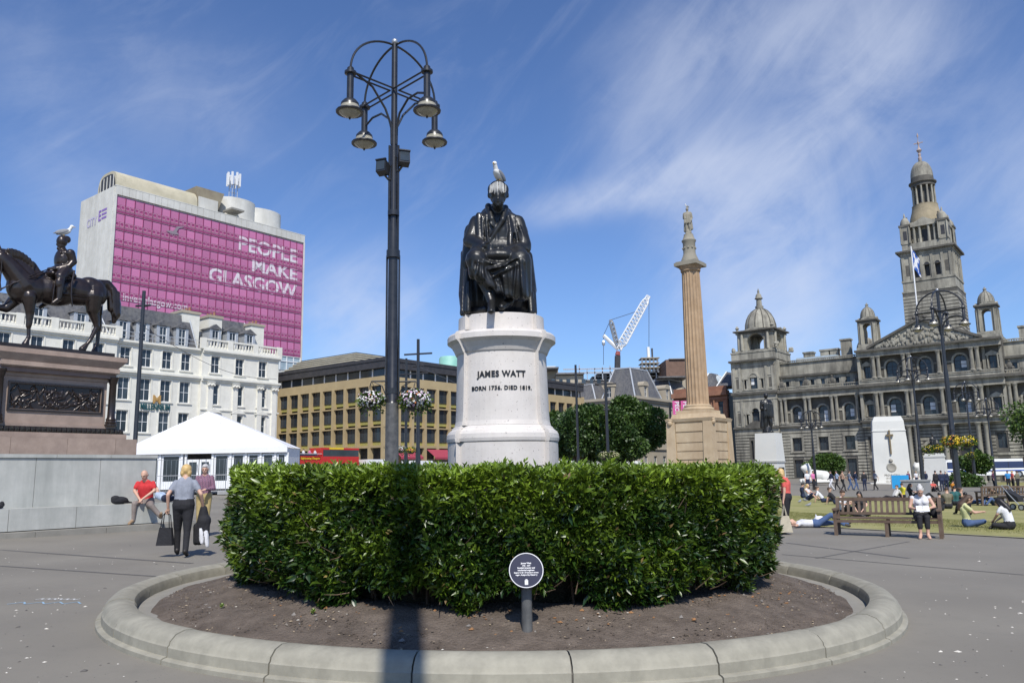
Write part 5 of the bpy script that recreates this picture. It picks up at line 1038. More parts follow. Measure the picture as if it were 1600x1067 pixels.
# ---------------------------------------------------------------- yellow sandstone office block
gh = gthing('office_block', 78.7, 85, 0, 'yellow sandstone office block with a pier grid and black roof storey', 'office block')
GU, GV = 78.7, 85.0
VL = 112.0; UR = 131.0; PT = 2.76
lv = [(11.92, 14.48), (8.88, 11.43), (5.85, 8.41)]
s = GM(gh)
s.box(GU + .9, UR, GV + .9, VL, -3, 18.1); s.build('core_wall', m_dark, gh)
for z0, z1 in ((14.48, 15.8), (11.43, 11.62), (8.41, 8.6), (5.5, 5.85)):
    s = GM(gh); s.box(GU - .02, GU + .9, GV, VL, z0, z1); s.box(GU + .9, UR, GV - .02, GV + .9, z0, z1); s.build('floor_band', m_yel, gh)
for z0, z1, o in ((18.0, 18.45, .35), (17.0, 18.0, .25)):
    s = GM(gh); s.box(GU - o, UR, GV - o, VL, z0, z1 - .003); s.build('fascia', m_dark, gh)
s = GM(gh); s.box(GU + .5, UR, GV + .5, VL, 15.8, 16.996); s.build('attic_glazing', m_glass, gh)
nl = int((VL - GV) / PT); nr_ = int((UR - GU) / 2.70)
pm = M(); pm.box(-.22, .22, -.15, .55, 0, 14.48 - 2.0); pmm = pm.mesh('pier', m_yel); sm = M(); sm.box(-1.15, -.02, -.04, .04, 0, .5); sm.box(.02, 1.15, -.04, .04, 0, .5); smm = sm.mesh('spandrel_panel', m_span)
tm = M(); tm.box(-.12, .12, 0, .1, 0, 1.19); tmm = tm.mesh('attic_post', m_white)
def bay(x, left):
    loc = (lambda du, dv, z: GL(gh, GU + du, x + dv, z)) if left else (lambda du, dv, z: GL(gh, x + dv, GV + du, z))
    rz = -PI / 2 if left else 0
    for z0, z1 in lv:
        window(gh, *loc(.36, 0, z0 + .55), PT - .46, z1 - z0 - .57, 2, 1, fm=m_dark, fw=.09, rz=rz); put('spandrel_panel', smm, gh, loc(.5, 0, z0 + .02), rz)
for i in range(nl + 1):
    v = GV + .28 + i * PT; put('pier', pmm, gh, GL(gh, GU, v, 2.0), -PI / 2); put('attic_post', tmm, gh, GL(gh, GU + .42, v, 15.8), -PI / 2)
    if i < nl: bay(v + PT / 2, True)
for i in range(1, nr_ + 1):
    u = GU + .28 + i * 2.70; put('pier', pmm, gh, GL(gh, u, GV, 2.0)); put('attic_post', tmm, gh, GL(gh, u, GV + .42, 15.8))
for i in range(nr_): bay(GU + .28 + (i + .5) * 2.70, False)
for k in range(5):                                                        # stepped louvred plant roof
    d_ = 1.2 + k * .8; s = GM(gh); s.box(GU + d_, GU + 30, GV + 7 + d_, VL - .5, 18.50 + k * .5, 18.50 + k * .5 + .26); s.build('roof_louvre', m_buff, gh)
    s = GM(gh); s.box(GU + d_ + .45, GU + 29.5, GV + 7.45 + d_, VL - 1, 18.50 + k * .5 + .263, 18.5 + k * .5 + .497); s.build('roof_shadow_line', m_dark, gh)  # dark boxes stand in for the shadow lines between louvres
s = GM(gh); s.box(GU + 1, UR, GV + 1.2, VL, 2.0, 5.5); s.build('ground_storey', m_dark, gh)
for u0_, u1_ in ((80, 84.5), (87, 91.5), (92, 94.6)):
    s = GM(gh); s._add([(u0_, GV - .4, 5.3), (u1_, GV - .4, 5.3), (u1_, GV - 2.2, 4.1), (u0_, GV - 2.2, 4.1)], [(0, 1, 2, 3)]); s.box(u0_, u1_, GV - 2.2, GV - 2.15, 3.8, 4.1); s.build('awning', plain('wine_red_awning', (.36, .05, .08), .7), gh)
s = GM(gh); s.box(UR, UR + .5, GV, GV + 20, -3, 16); s.build('end_wall', m_yel, gh)
o = gthing('green_dome_drum', 118, 118, 18, 'pale green copper drum roof showing above the black roof edge of the yellow office block', 'roof drum')
p_ = at(702, 565, 150); s = M(); s.lathe([(1.95, 10), (1.95, p_.z + .55), (1.7, p_.z + .9), (0.2, p_.z + 1.1)], 24); o.location = (p_.x, 150, 0); OFF.pop(o.name, None)
s.build('copper_drum', mat('verdigris', (.22, .48, .40), (.30, .56, .47), .6, .6), o, True)
# ---------------------------------------------------------------- the big stone city building with its tower
ox, oy = XY(150, 63.2); CZ = 0.0
cb = empty('city_building', (ox, oy, 0), R(-38), 'ornate sooty sandstone building with tall domed tower, corner cupola and sculpted pediment', 'city building')
def bx(name, m, x0, x1, y0, y1, z0, z1, parent=cb): s = M(); s.box(x0, x1, y0, y1, z0, z1); return s.build(name, m, parent)
CM = {}
def column(x, y, z0, z1, r=.32, parent=cb, m=m_stone):
    k = (round(z1 - z0, 2), r, m.name)
    if k not in CM:
        h = z1 - z0; s = M(); s.lathe([(r * 1.35, 0), (r * 1.35, .12), (r * 1.2, .2), (r * 1.02, .3), (r, .35), (r * .86, h - .55), (r * .95, h - .5), (r * 1.25, h - .15), (r * 1.4, h - .1), (r * 1.4, h)], 12); CM[k] = s.mesh('column', m, True)
    return put('column', CM[k], parent, (x, y, z0))
def pairs(xs, y, z0, z1, r=.32, g=.42):
    for x in xs: column(x - g, y, z0, z1, r); column(x + g, y, z0, z1, r)
def arched(x, y, z0, w, h, side=True):
    """arched opening with moulded surround and small side columns; z0 sill, h to the springing"""
    window(cb, x, y + .45, z0, w, h, 1, 3, fm=m_dark, arch=True, fw=.09)
    if random.random() < .6:
        sx0 = random.choice((-1, 1)); xa, xb = (x - w / 2 + .1, x - .06) if sx0 < 0 else (x + .06, x + w / 2 - .1); bx('white_pane', m_white, xa, xb, y + .47, y + .49, z0 + h * random.choice((0, .34)) + .1, z0 + h * .97)  # white plate across one half of some windows, picked at random
    s = M(); n = 10; ri, ro = w / 2 + .02, w / 2 + .34
    for k in range(n):
        a, b = PI * k / n, PI * (k + 1) / n; s.loft([[(x + r * math.cos(t), yy, z0 + h + r * math.sin(t)) for r, t in ((ri, a), (ro, a), (ro, b), (ri, b))] for yy in (y + .5, y - .12)])
    s.build('arch_surround', m_stone, cb)
    for sx in (-1, 1):
        s = M(); s.box(x + sx * (w / 2 + .18) - .16, x + sx * (w / 2 + .18) + .16, y - .08, y + .5, z0, z0 + h); s.build('window_pier', m_stone, cb)
        if side:
            window(cb, x + sx * (w / 2 + .75), y + .42, z0 + .1, .62, h * .72, 0, 2, fm=m_dark, fw=.06); column(x + sx * (w / 2 + 1.25), y + .05, z0, z0 + h * .86, .15)
            bx('side_entablature', m_stone, min(x + sx * (w / 2 + .36), x + sx * (w / 2 + 1.5)), max(x + sx * (w / 2 + .36), x + sx * (w / 2 + 1.5)), y - .12, y + .42, z0 + h * .86, z0 + h)
def wall(x0, x1, y, z0, z1, hs, m=m_stone, rev=.5):
    s = M(); wallholes(s, x0, x1, z0, z1, y, hs, rev); return s.build('wall', m, cb)
def aedicule(x, y, z0, w, h):
    window(cb, x, y + .3, z0, w, h, 1, 2, fm=m_dark, fw=.08)
    for sx in (-1, 1): column(x + sx * (w / 2 + .22), y - .1, z0, z0 + h, .13)
    s = M(); s.box(x - w / 2 - .5, x + w / 2 + .5, y - .3, y, z0 + h, z0 + h + .25); s._add([(x - w / 2 - .55, y - .34, z0 + h + .25), (x + w / 2 + .55, y - .34, z0 + h + .25), (x, y - .34, z0 + h + .85), (x - w / 2 - .55, y, z0 + h + .25), (x + w / 2 + .55, y, z0 + h + .25), (x, y, z0 + h + .85)], [(0, 1, 2), (0, 2, 5, 3), (1, 4, 5, 2), (0, 3, 4, 1)]); s.build('window_pediment', m_stone, cb)
def bandwall(x0, x1, y, z0, z1, hs, step=.55):
    """rusticated ground storey: channelled courses between openings"""
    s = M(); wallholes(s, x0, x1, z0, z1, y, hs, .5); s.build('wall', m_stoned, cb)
    s = M(); z = z0 + .05
    while z < z1 - .3:
        cuts = [(h[0] - .25, h[1] + .25) for h in hs if h[2] - .2 < z + step and h[3] + .2 > z]; x = x0
        for a, b in sorted(cuts) + [(x1, x1)]:
            if a - x > .15: s.box(x, a, y - .10, y - .003, z, z + step - .16)
            x = b
        z += step
    s.build('stone_course', m_stone, cb, kind='stuff')
def balustrade(x0, x1, y, z0, z1, m=m_stone, parent=cb):
    bx('balustrade_rail', m, x0, x1, y - .12, y + .22, z1 - .18, z1, parent); bx('balustrade_base', m, x0, x1, y - .12, y + .22, z0, z0 + .15, parent)
    s = M(); n = int((x1 - x0) / .34)
    for i in range(n): x = x0 + (x1 - x0) * (i + .5) / n; s.lathe([(.06, z0 + .15), (.11, z0 + .35), (.05, z1 - .35), (.07, z1 - .18)], 5, (x, y + .05), cap=False)
    s.build('baluster', m, parent, kind='stuff')
def entab(x0, x1, y, z0, z1, o=.5):
    h = z1 - z0; bx('architrave', m_stone, x0, x1, y - .12, y + .6, z0, z0 + h * .28); bx('frieze', m_stone, x0, x1, y - .06, y + .6, z0 + h * .285, z0 + h * .62)
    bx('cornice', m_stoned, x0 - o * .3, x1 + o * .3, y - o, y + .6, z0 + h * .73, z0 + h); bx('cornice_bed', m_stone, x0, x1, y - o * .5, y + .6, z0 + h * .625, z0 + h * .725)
# pavilion (left corner tower)
P0, P1, PY = 1.2, 9.9, -.6
gw = [(4.2, 4.7, 3.4, 6.9), (4.95, 6.15, 3.4, 6.9), (6.4, 6.9, 3.4, 6.9), (4.4, 6.7, -3, 1.8)]
bandwall(P0, P1, PY, -3, 8.4, gw)
for a, b, c, d in gw[:3]: window(cb, (a + b) / 2, PY + .4, c, b - a, d - c, 0, 2, fm=m_dark, fw=.08)
entab(P0, P1, PY, 8.4, 9.5, .5)
wall(P0, P1, PY, 9.5, 14.6, [(4.75, 6.35, 9.9, 12.4), (5.0, 6.1, 12.4, 13.1), (3.55, 4.1, 10.0, 12.0), (7.0, 7.55, 10.0, 12.0)]); arched(5.55, PY, 9.9, 1.5, 2.4)
entab(P0, P1, PY, 14.6, 16.2, .6); balustrade(P0 + .2, P1 - .2, PY, 16.2, 16.75)
wall(P0, P1, PY, 16.2, 21.2, [(4.75, 6.35, 16.8, 19.0), (3.55, 4.1, 16.9, 18.7), (7.0, 7.55, 16.9, 18.7)]); arched(5.55, PY, 16.8, 1.5, 2.2)
entab(P0, P1, PY, 21.2, 22.5, .8)
for x in (1.7, 2.9, 8.1, 9.4):
    for z0, z1 in ((9.6, 14.5), (16.3, 21.1)): bx('pilaster', m_stone, x - .25, x + .25, PY - .14, PY - .003, z0, z1)
for x in (2.3, 8.8):
    for z0, z1 in ((10.3, 12.3), (17.0, 18.9)): s = M(); s.box(x - .3, x + .3, PY - .1, PY - .004, z0 - .2, z0 - .05); s.box(x - .38, x + .38, PY - .1, PY - .004, z1 + .35, z1 + .5); s.build('niche_frame', m_stone, cb); bx('niche', m_stoned, x - .24, x + .24, PY - .02, PY - .002, z0, z1)
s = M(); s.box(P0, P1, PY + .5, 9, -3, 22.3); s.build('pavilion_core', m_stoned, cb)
bx('side_wall', m_stone, P0 - .05, P0 + .45, PY + .01, 9, -3, 22.2); bx('side_wall', m_stone, P1 - .45, P1 + .05, PY + .01, 9, 16.2, 22.2)
s = M(); n = 12; s._add([(3.4 + 4.4 * k / n, PY - .45, 9.5 + 1.1 * math.sin(PI * k / n)) for k in range(n + 1)] + [(3.4 + 4.4 * k / n, PY - .1, 9.5 + 1.1 * math.sin(PI * k / n)) for k in range(n + 1)], [tuple(range(n, -1, -1))] + [(k, k + 1, n + 2 + k, n + 1 + k) for k in range(n)]); s.build('segmental_pediment', m_stoned, cb)
bx('parapet', m_stone, P0 + .1, P1 - .1, PY + .1, 8.8, 22.5, 23.9); bx('parapet_cap', m_stone, P0, P1, PY, 8.9, 23.9, 24.2)
# cupola of the pavilion
def cupola(cx, cy, hw, z0, zt, dome_r, dome_h, lant, open_w=None, nm='cupola', urns=True):
    t = bx(nm, m_stone, cx - hw * 1.12, cx + hw * 1.12, cy - hw * 1.12, cy + hw * 1.12, z0, z0 + .35)
    hh = zt - z0; th = hw * .26; zc_ = zt - hh * .22
    for sx in (-1, 1):
        for sy in (-1, 1):
            xa, ya = cx + sx * (hw - th), cy + sy * (hw - th); s = M(); s.box(xa - th, xa + th, ya - th, ya + th, z0 + .35, zc_); s.build('cupola_pier', m_stone, t)
            for ddx, ddy in ((sx * hw * 1.06, sy * (hw - th)), (sx * (hw - th), sy * hw * 1.06)): s = M(); s.lathe([(hw * .10, z0 + .35), (hw * .075, zc_ - .1), (hw * .11, zc_)], 8, (cx + ddx, cy + ddy)); s.build('cupola_column', m_stone, t, True)
    # arched heads between the piers
    for q in range(4):
        s = M(); s.T = Matrix.Translation((cx, cy, 0)) @ Matrix.Rotation(q * PI / 2, 4, 'Z'); rr = hw - 2 * th; n = 8; zs_ = zc_ - rr * .95; ysd = -hw + .05
        for k in range(n):
            a, b = PI * k / n, PI * (k + 1) / n; xa, xb = rr * math.cos(a), rr * math.cos(b); za, zb_ = zs_ + rr * .9 * math.sin(a), zs_ + rr * .9 * math.sin(b)
            s.loft([[(xa, yy, za), (xb, yy, zb_), (xb, yy, zc_), (xa, yy, zc_)] for yy in (ysd, ysd + th)])
        s.build('cupola_arch', m_stone, t)
    s = M(); s.box(cx - hw * 1.05, cx + hw * 1.05, cy - hw * 1.05, cy + hw * 1.05, zc_, zc_ + hh * .08); s.box(cx - hw * 1.2, cx + hw * 1.2, cy - hw * 1.2, cy + hw * 1.2, zc_ + hh * .085, zc_ + hh * .14); s.build('cupola_cornice', m_stoned, t)
    for q in range(4):
        s = M(); s.T = Matrix.Translation((cx, cy, 0)) @ Matrix.Rotation(q * PI / 2, 4, 'Z'); a = hw * .62; z_ = zc_ + hh * .14; s._add([(-a, -hw * 1.15, z_), (a, -hw * 1.15, z_), (0, -hw * 1.15, z_ + hh * .10), (-a, -hw * .6, z_), (a, -hw * .6, z_), (0, -hw * .6, z_ + hh * .10)], [(0, 1, 2), (0, 2, 5, 3), (1, 4, 5, 2)]); s.build('cupola_pediment', m_stone, t)
    z_ = zc_ + hh * .14; s = M(); s.lathe([(dome_r * 1.05, z_), (dome_r * 1.05, z_ + (zt - z_) * .9), (dome_r * 1.1, zt), (dome_r, zt + .05)] + [(dome_r * math.cos(a) , zt + .05 + dome_h * math.sin(a)) for a in [PI / 2 * i / 10 for i in range(1, 10)]] + [(dome_r * .12, zt + .05 + dome_h)], 24); d_ = s.build('dome', m_stone, t, True)
    for q in range(12):
        a = q * PI / 6; s = M(); s.tube([(cx * 0 + dome_r * 1.01 * math.cos(g) * math.cos(a), dome_r * 1.01 * math.cos(g) * math.sin(a), zt + .05 + dome_h * 1.01 * math.sin(g)) for g in [PI / 2 * i / 6 * .95 for i in range(7)]], dome_r * .035, 4); s.build('dome_rib', m_stoned, d_)
    d_.location = (cx, cy, 0)
    z_ = zt + dome_h; 
    if lant > 0: s = M(); s.lathe([(dome_r * .26, z_ - .1), (dome_r * .28, z_ + lant * .12), (dome_r * .2, z_ + lant * .14), (dome_r * .17, z_ + lant * .45), (dome_r * .28, z_ + lant * .5), (dome_r * .22, z_ + lant * .55), (dome_r * .18, z_ + lant * .68), (dome_r * .06, z_ + lant * .78), (dome_r * .08, z_ + lant * .84), (.03, z_ + lant)], 10, (cx, cy)); s.build('lantern', m_stone, t, True)
    if urns:
        for sx in (-1, 1):
            for sy in (-1, 1): s = M(); s.lathe([(hw * .12, z0 + .3 + hh * .72), (hw * .06, zc_ + hh * .2), (hw * .12, zc_ + hh * .26), (hw * .03, zc_ + hh * .36)], 8, (cx + sx * hw, cy + sy * hw)); s.build('urn', m_stone, t, True)
    return t
cupola(5.9, 4.2, 3.5, 24.2, 28.9, 3.0, 4.3, 4.2)
for sx in (-1, 1):
    for sy in (-1, 1):
        s = M(); x, y = 5.9 + sx * 4.3, 4.2 + sy * 4.2
        for _ in range(4): s.ball((x + random.uniform(-.3, .3), y + random.uniform(-.3, .3), 24.5 + random.uniform(0, .9)), random.uniform(.3, .45), 7, 5)
        s.build('corner_sculpture', m_stone, cb, True)
# a wing: ground, first floor colonnade, attic
def wing(x0, x1, wins, cols, atx):
    gh_ = [(x - .85, x + .85, 4.7, 7.1) for x in wins] + [(x - .8, x + .8, -.2, 3.1) for x in wins]
    bandwall(x0, x1, 0, -3, 8.4, gh_)
    for x in wins:
        window(cb, x, .4, 4.7, 1.7, 2.4, 1, 1, fm=m_dark, fw=.09); window(cb, x, .4, -.2, 1.6, 3.3, 1, 1, fm=m_dark, fw=.09)
        bx('sill', m_stone, x - 1.3, x + 1.3, -.3, -.01, 4.35, 4.65); bx('lintel', m_stone, x - 1.2, x + 1.2, -.2, -.01, 7.15, 7.5)
        for sx in (-1, 1): bx('window_jamb', m_stone, x + sx * 1.05 - .18, x + sx * 1.05 + .18, -.18, -.01, 4.66, 7.14)
    bx('string_course', m_stone, x0, x1, -.14, -.012, 3.7, 4.1)
    entab(x0, x1, 0, 8.4, 9.4, .55)
    hs = [(x - .85, x + .85, 9.9, 12.2) for x in wins] + [(x + s_ * 1.6 - .31, x + s_ * 1.6 + .31, 10.0, 11.7) for x in wins for s_ in (-1, 1)]
    hs = [(x - .85, x + .85, 9.8, 13.0) for x in wins]
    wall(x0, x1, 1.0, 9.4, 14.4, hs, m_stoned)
    for x in wins: arched(x, 1.0, 9.8, 1.7, 2.3)
    pairs(cols, .15, 9.9, 14.4); 
    balustrade(x0, x1, -.1, 9.4, 9.9)
    bx('soffit', m_stoned, x0, x1, 0, 1.5, 14.4, 14.6); entab(x0, x1, -.1, 14.4, 16.0, .6); balustrade(x0, x1, -.15, 16.0, 16.7)
    wall(x0, x1, 1.6, 16.0, 18.6, [(x - .35, x + .35, 16.9, 17.9) for x in atx], m_stone, .3)
    for x in atx: window(cb, x, 1.8, 16.9, .7, 1.0, 0, 1, fm=m_dark, fw=.05); bx('panel', m_stone, x + .7, x + 1.5, 1.52, 1.597, 16.95, 17.9)
    bx('attic_cornice', m_stoned, x0, x1, 1.1, 2.4, 18.6, 19.0); bx('parapet_roof', m_stone, x0, x1, 2.2, 2.6, 19.0, 21.4); balustrade(x0, x1, 2.0, 21.4, 21.9)
    s = M(); s.box(x0, x1, 1.9, 14, -3, 18.59); s.build('wing_core', m_stoned, cb)
    s = M(); s.box(x0, x1, 2.61, 12, 18.59, 21.0); s.build('roof_block', m_slate, cb)
    for x in cols:
        s = M(); s.ball((x, .1, 17.3), .42, 8, 6, (1, .8, 1.6)); s.ball((x, .05, 18.1), .2, 8, 6); s.ball((x - .4, .05, 16.95), .3, 7, 5); s.ball((x + .4, .05, 16.95), .3, 7, 5); s.build('parapet_figure', m_stoned, cb, True)
wing(9.92, 24.9, [12.9, 17.7, 22.3], [10.7, 15.2, 20.0, 24.4], [11.3, 13.9, 16.0, 17.9, 20.5, 22.4, 23.9])
wing(47.1, 62, [49.9, 54.5, 59.2], [47.8, 52.2, 56.8, 61.4], [48.4, 50.4, 53, 55, 57, 59])
for x, y, w_, h in ((14.2, 6, 1.8, 1.6), (17, 7, 1.6, 1.9), (18.8, 7, 1.5, 1.9), (21.5, 5, 1.7, 3.2), (50, 7, 2, 2.4), (55, 7, 2, 2.4)):
    c_ = bx('chimney', m_stone, x - w_ / 2, x + w_ / 2, y, y + 1.4, 20.9, 21.9 + h); bx('chimney_cap', m_stone, x - w_ / 2 - .15, x + w_ / 2 + .15, y - .15, y + 1.55, 21.9 + h, 22.2 + h, c_)
bx('glass_roof', mat('roof_glazing', (.35, .42, .45), (.5, .55, .58), 2, .2), 12.5, 20, 4, 10, 21.01, 22.5)
# centre block
C0, C1, CY = 24.95, 47.1, -1.4
cw_ = [30.3, 35.6, 40.9]; cc_ = [28.0, 32.9, 38.3, 43.2]
gh_ = [(x - 1.3, x + 1.3, -3, 5.6) for x in cw_] + [(25.6, 26.8, 4.2, 6.6), (45.0, 46.3, 4.2, 6.6), (25.6, 26.8, -1, 2.6), (45.0, 46.3, -1, 2.6)]
bandwall(C0, C1, CY + 1.2, -3, 8.4, gh_)
for x in cw_:
    s = M(); n = 10; 
    for k in range(n):
        a, b = PI * k / n, PI * (k + 1) / n; s.loft([[(x + r * math.cos(t), yy, 4.2 + r * math.sin(t)) for r, t in ((1.28, a), (1.75, a), (1.75, b), (1.28, b))] for yy in (CY + 1.6, CY + 1.0)])
    s.build('door_arch', m_stone, cb); bx('door_recess', m_dark, x - 1.3, x + 1.3, CY + 1.9, CY + 2.0, -3, 5.6)
for a, b, c, d in gh_[3:]: window(cb, (a + b) / 2, CY + 1.5, c, b - a, d - c, 1, 1, fm=m_dark, fw=.09)
pairs(cc_, CY + .1, -1.2, 8.4, .42, .55); entab(C0, C1, CY, 8.4, 9.6, .6)
for z0, z1, top in ((9.6, 14.3, 15.9), (16.4, 20.7, 22.0)):
    b0 = z0 + .5; sp_h = (z1 - b0) * .52
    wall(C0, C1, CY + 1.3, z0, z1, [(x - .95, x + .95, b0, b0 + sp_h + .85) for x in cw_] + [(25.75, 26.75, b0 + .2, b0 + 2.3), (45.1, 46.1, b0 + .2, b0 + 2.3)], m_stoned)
    for x in cw_: arched(x, CY + 1.3, b0, 1.9, sp_h)
    for x in (26.25, 45.6): aedicule(x, CY + 1.3, b0 + .2, 1.0, 2.1)
    pairs(cc_, CY + .2, b0, z1, .33, .42); balustrade(C0 + .3, C1 - .3, CY, z0, b0 - .02); bx('soffit', m_stoned, C0, C1, CY + .3, CY + 1.8, z1, z1 + .15); entab(C0, C1, CY, z1, top if z0 > 12 else 15.9, .65)
    for x in (25.2, 27.0, 44.4, 46.8): bx('pilaster', m_stone, x - .22, x + .22, CY + 1.12, CY + 1.297, z0 + .1, z1)
bx('centre_band', m_stone, C0, C1, CY - .02, CY + 1.2, 15.92, 16.4)
s = M(); s.box(C0, C1, CY + 2.1, 14, -3, 21.9); s.build('centre_core', m_stoned, cb)
bx('side_wall', m_stone, C0 - .06, C0 + .4, CY + .3, 5, 9.6, 21.5); bx('attic_block', m_stone, C0, C1, CY + .5, 12, 22.0, 22.6)
s = M(); xl, xr, xm, z0, za = 26.8, 44.6, 35.7, 22.02, 26.2; yf = CY - .45
for (xa, z_a, xb, z_b) in ((xl, z0, xm, za), (xm, za, xr, z0)):
    s.loft([[(xa, yf, z_a), (xa, yf + 2.4, z_a), (xa, yf + 2.4, z_a + .45), (xa, yf, z_a + .45)], [(xb, yf, z_b), (xb, yf + 2.4, z_b), (xb, yf + 2.4, z_b + .45), (xb, yf, z_b + .45)]])
s.build('raking_cornice', m_stoned, cb)
s = M(); s._add([(xl, yf + .5, z0), (xr, yf + .5, z0), (xm, yf + .5, za), (xl, yf + 6, z0), (xr, yf + 6, z0), (xm, yf + 6, za)], [(0, 1, 2), (0, 2, 5, 3), (1, 4, 5, 2), (3, 5, 4)]); s.build('pediment_field', m_stone, cb)
s = M(); rd = random.Random(4)
for i in range(64):
    x = xl + 1.4 + (xr - xl - 2.8) * i / 63; hh = (za - z0 - .7) * (1 - abs(x - xm) / (xr - xm)) 
    if hh < .25: continue
    for _ in range(2): s.ball((x, yf + .4, z0 + .2 + rd.uniform(.05, max(.06, hh - .3))), rd.uniform(.16, .30), 6, 5, (1, .8, rd.uniform(1, 2.0)))
s.build('pediment_sculpture', m_stone, cb, True, kind='stuff')
s = M(); s.ball((xm, yf + .4, za + 1.0), .5, 8, 6, (1.2, .8, 1.5)); s.ball((xm, yf + .4, za + 1.95), .24, 8, 6); s.ball((xm - .8, yf + .4, za + .5), .4, 8, 6); s.ball((xm + .8, yf + .4, za + .5), .4, 8, 6); s.build('seated_figure', m_stoned, cb, True)
cupola(26.7, 1.6, 1.45, 22.9, 28.2, 1.25, 1.9, .9, nm='turret', urns=False); cupola(45.4, 1.6, 1.45, 22.9, 28.2, 1.25, 1.9, .9, nm='turret', urns=False)
bx('turret_base', m_stone, 25.0, 28.4, 0, 3.3, 22.6, 22.9); bx('turret_base', m_stone, 43.7, 47.1, 0, 3.3, 22.6, 22.9)
s = M(); s.lathe([(1.9, 20), (1.9, 24.0)] + [(1.9 * math.cos(PI / 2 * i / 8), 24 + 2.2 * math.sin(PI / 2 * i / 8)) for i in range(1, 8)] + [(.3, 26.2), (.35, 27.2), (.05, 28.4)], 16, (23.6, 12)); s.build('rear_dome', m_stone, cb, True)
# the tower
TX0, TX1, TY0 = 31.4, 40.6, 8.0; tcx, tcy = (TX0 + TX1) / 2, TY0 + 4.6; hwT = 4.6
def tb(name, m, h, z0, z1, parent=cb): return bx(name, m, tcx - h, tcx + h, tcy - h, tcy + h, z0, z1, parent)
tb('tower_shaft', m_stoned, hwT - .12, 18, 33.0)
s = M(); z = 22.0
while z < 32.9: h = hwT - (z - 22) * .012; s.box(tcx - h, tcx + h, tcy - h, tcy + h, z, z + .42); z += .62
s.build('tower_course', m_stone, cb, kind='stuff')
tb('tower_band', m_stone, hwT - .05, 33.0, 33.3); tb('tower_plinth', m_stone, hwT - .28, 33.3, 35.0); tb('tower_band', m_stone, hwT - .15, 35.0, 35.35)
hb = hwT - .35
for q in range(4):
    rm = Matrix.Translation((tcx, tcy, 0)) @ Matrix.Rotation(q * PI / 2, 4, 'Z')
    s = M(); s.T = rm; xs_ = (-3.1, -1.15, .0 + .8 - .8, 0, 0)
    hs = [(x - .45, x + .45, 35.7, 37.9) for x in (-1.75, 0, 1.75)]; wallholes(s, -hb, hb, 35.35, 40.0, -hb, hs, .6); s.build('belfry_wall', m_stone, cb)
    for x in (-1.75, 0, 1.75):
        s = M(); s.T = rm; n = 8
        for k in range(n):
            a, b = PI * k / n, PI * (k + 1) / n; s.loft([[(x + r * math.cos(t), yy, 37.9 + r * math.sin(t)) for r, t in ((.44, a), (.72, a), (.72, b), (.44, b))] for yy in (-hb + .1, -hb - .1)])
        s.build('belfry_arch', m_stone, cb)
        s = M(); s.T = rm; s.box(x - .44, x + .44, -hb - .02, -hb - .004, 37.9, 38.3); s.build('arch_head', m_dark, cb)
    for x in (-3.9, -2.6, -.88, .88, 2.6, 3.9): s = M(); s.T = rm; s.box(x - .22, x + .22, -hb - .16, -hb - .003, 35.36, 39.7); s.build('tower_pilaster', m_stone, cb)
    for x in (-3.25, 3.25): s = M(); s.T = rm; s.box(x - .3, x + .3, -hb - .03, -hb - .004, 36.2, 38.2); s.build('niche', m_stoned, cb)
tb('belfry_core', m_dark, hb - .8, 35.3, 40.0)
tb('belfry_frieze', m_stone, hb + .1, 40.0, 40.45); tb('tower_cornice', m_stoned, hwT + .35, 40.6, 40.95); tb('cornice_bed', m_stone, hwT - .05, 40.45, 40.6)
tb('upper_plinth', m_stone, hb - .35, 40.95, 42.2)
for sx in (-1, 1):                                                       # four corner aedicules
    for sy in (-1, 1):
        x, y = tcx + sx * 3.15, tcy + sy * 3.15; t = bx('corner_aedicule', m_stone, x - .85, x + .85, y - .85, y + .85, 42.2, 45.3); bx('aedicule_cornice', m_stoned, x - 1.0, x + 1.0, y - 1.0, y + 1.0, 45.3, 45.65, t)
        for dx, dy, w1, w2 in ((0, -.87, .32, .01), (0, .87, .32, .01), (-.87, 0, .01, .32), (.87, 0, .01, .32)): bx('aedicule_opening', m_dark, x + dx - w1, x + dx + w1, y + dy - w2, y + dy + w2, 42.9, 44.5, t)
        for ex in (-.72, .72): s = M(); s.lathe([(.14, 42.3), (.11, 45.2)], 8, (x + ex, y - .98)); s.build('aedicule_column', m_stone, t, True)
        s = M(); s.lathe([(.85, 45.65), (.85, 46.0), (.75, 46.4), (.45, 46.9), (.15, 47.1), (.18, 47.4), (.04, 47.9)], 12, (x, y)); s.build('small_dome', m_stone, t, True)
for q in range(4):
    rm = Matrix.Translation((tcx, tcy, 0)) @ Matrix.Rotation(q * PI / 2, 4, 'Z')
    for x in (-1.7, -.75, .75, 1.7): s = M(); s.T = rm; s.lathe([(.26, 42.2), (.22, 44.9), (.3, 45.1)], 10, (x, -3.4)); s.build('balcony_column', m_stone, cb, True)
    s = M(); s.T = rm; s.box(-2.2, 2.2, -3.75, -3.0, 45.1, 45.6); s._add([(-2.1, -3.75, 45.6), (2.1, -3.75, 45.6), (0, -3.75, 46.6), (-2.1, -2.4, 45.6), (2.1, -2.4, 45.6), (0, -2.4, 46.6)], [(0, 1, 2), (0, 2, 5, 3), (1, 4, 5, 2)]); s.build('balcony_pediment', m_stone, cb)
    s = M(); s.T = rm; s.box(-.5, .5, -2.61, -2.55, 42.3, 44.6); s.build('balcony_opening', m_dark, cb)
    s = M(); s.T = rm; s.ball((2.5, -2.9, 46.5), .3, 7, 5, (1, 1, 1.8)); s.ball((2.5, -2.9, 47.15), .17, 6, 5); s.build('tower_figure', m_stoned, cb, True)
tb('tower_inner', m_stone, 2.55, 42.2, 46.2)
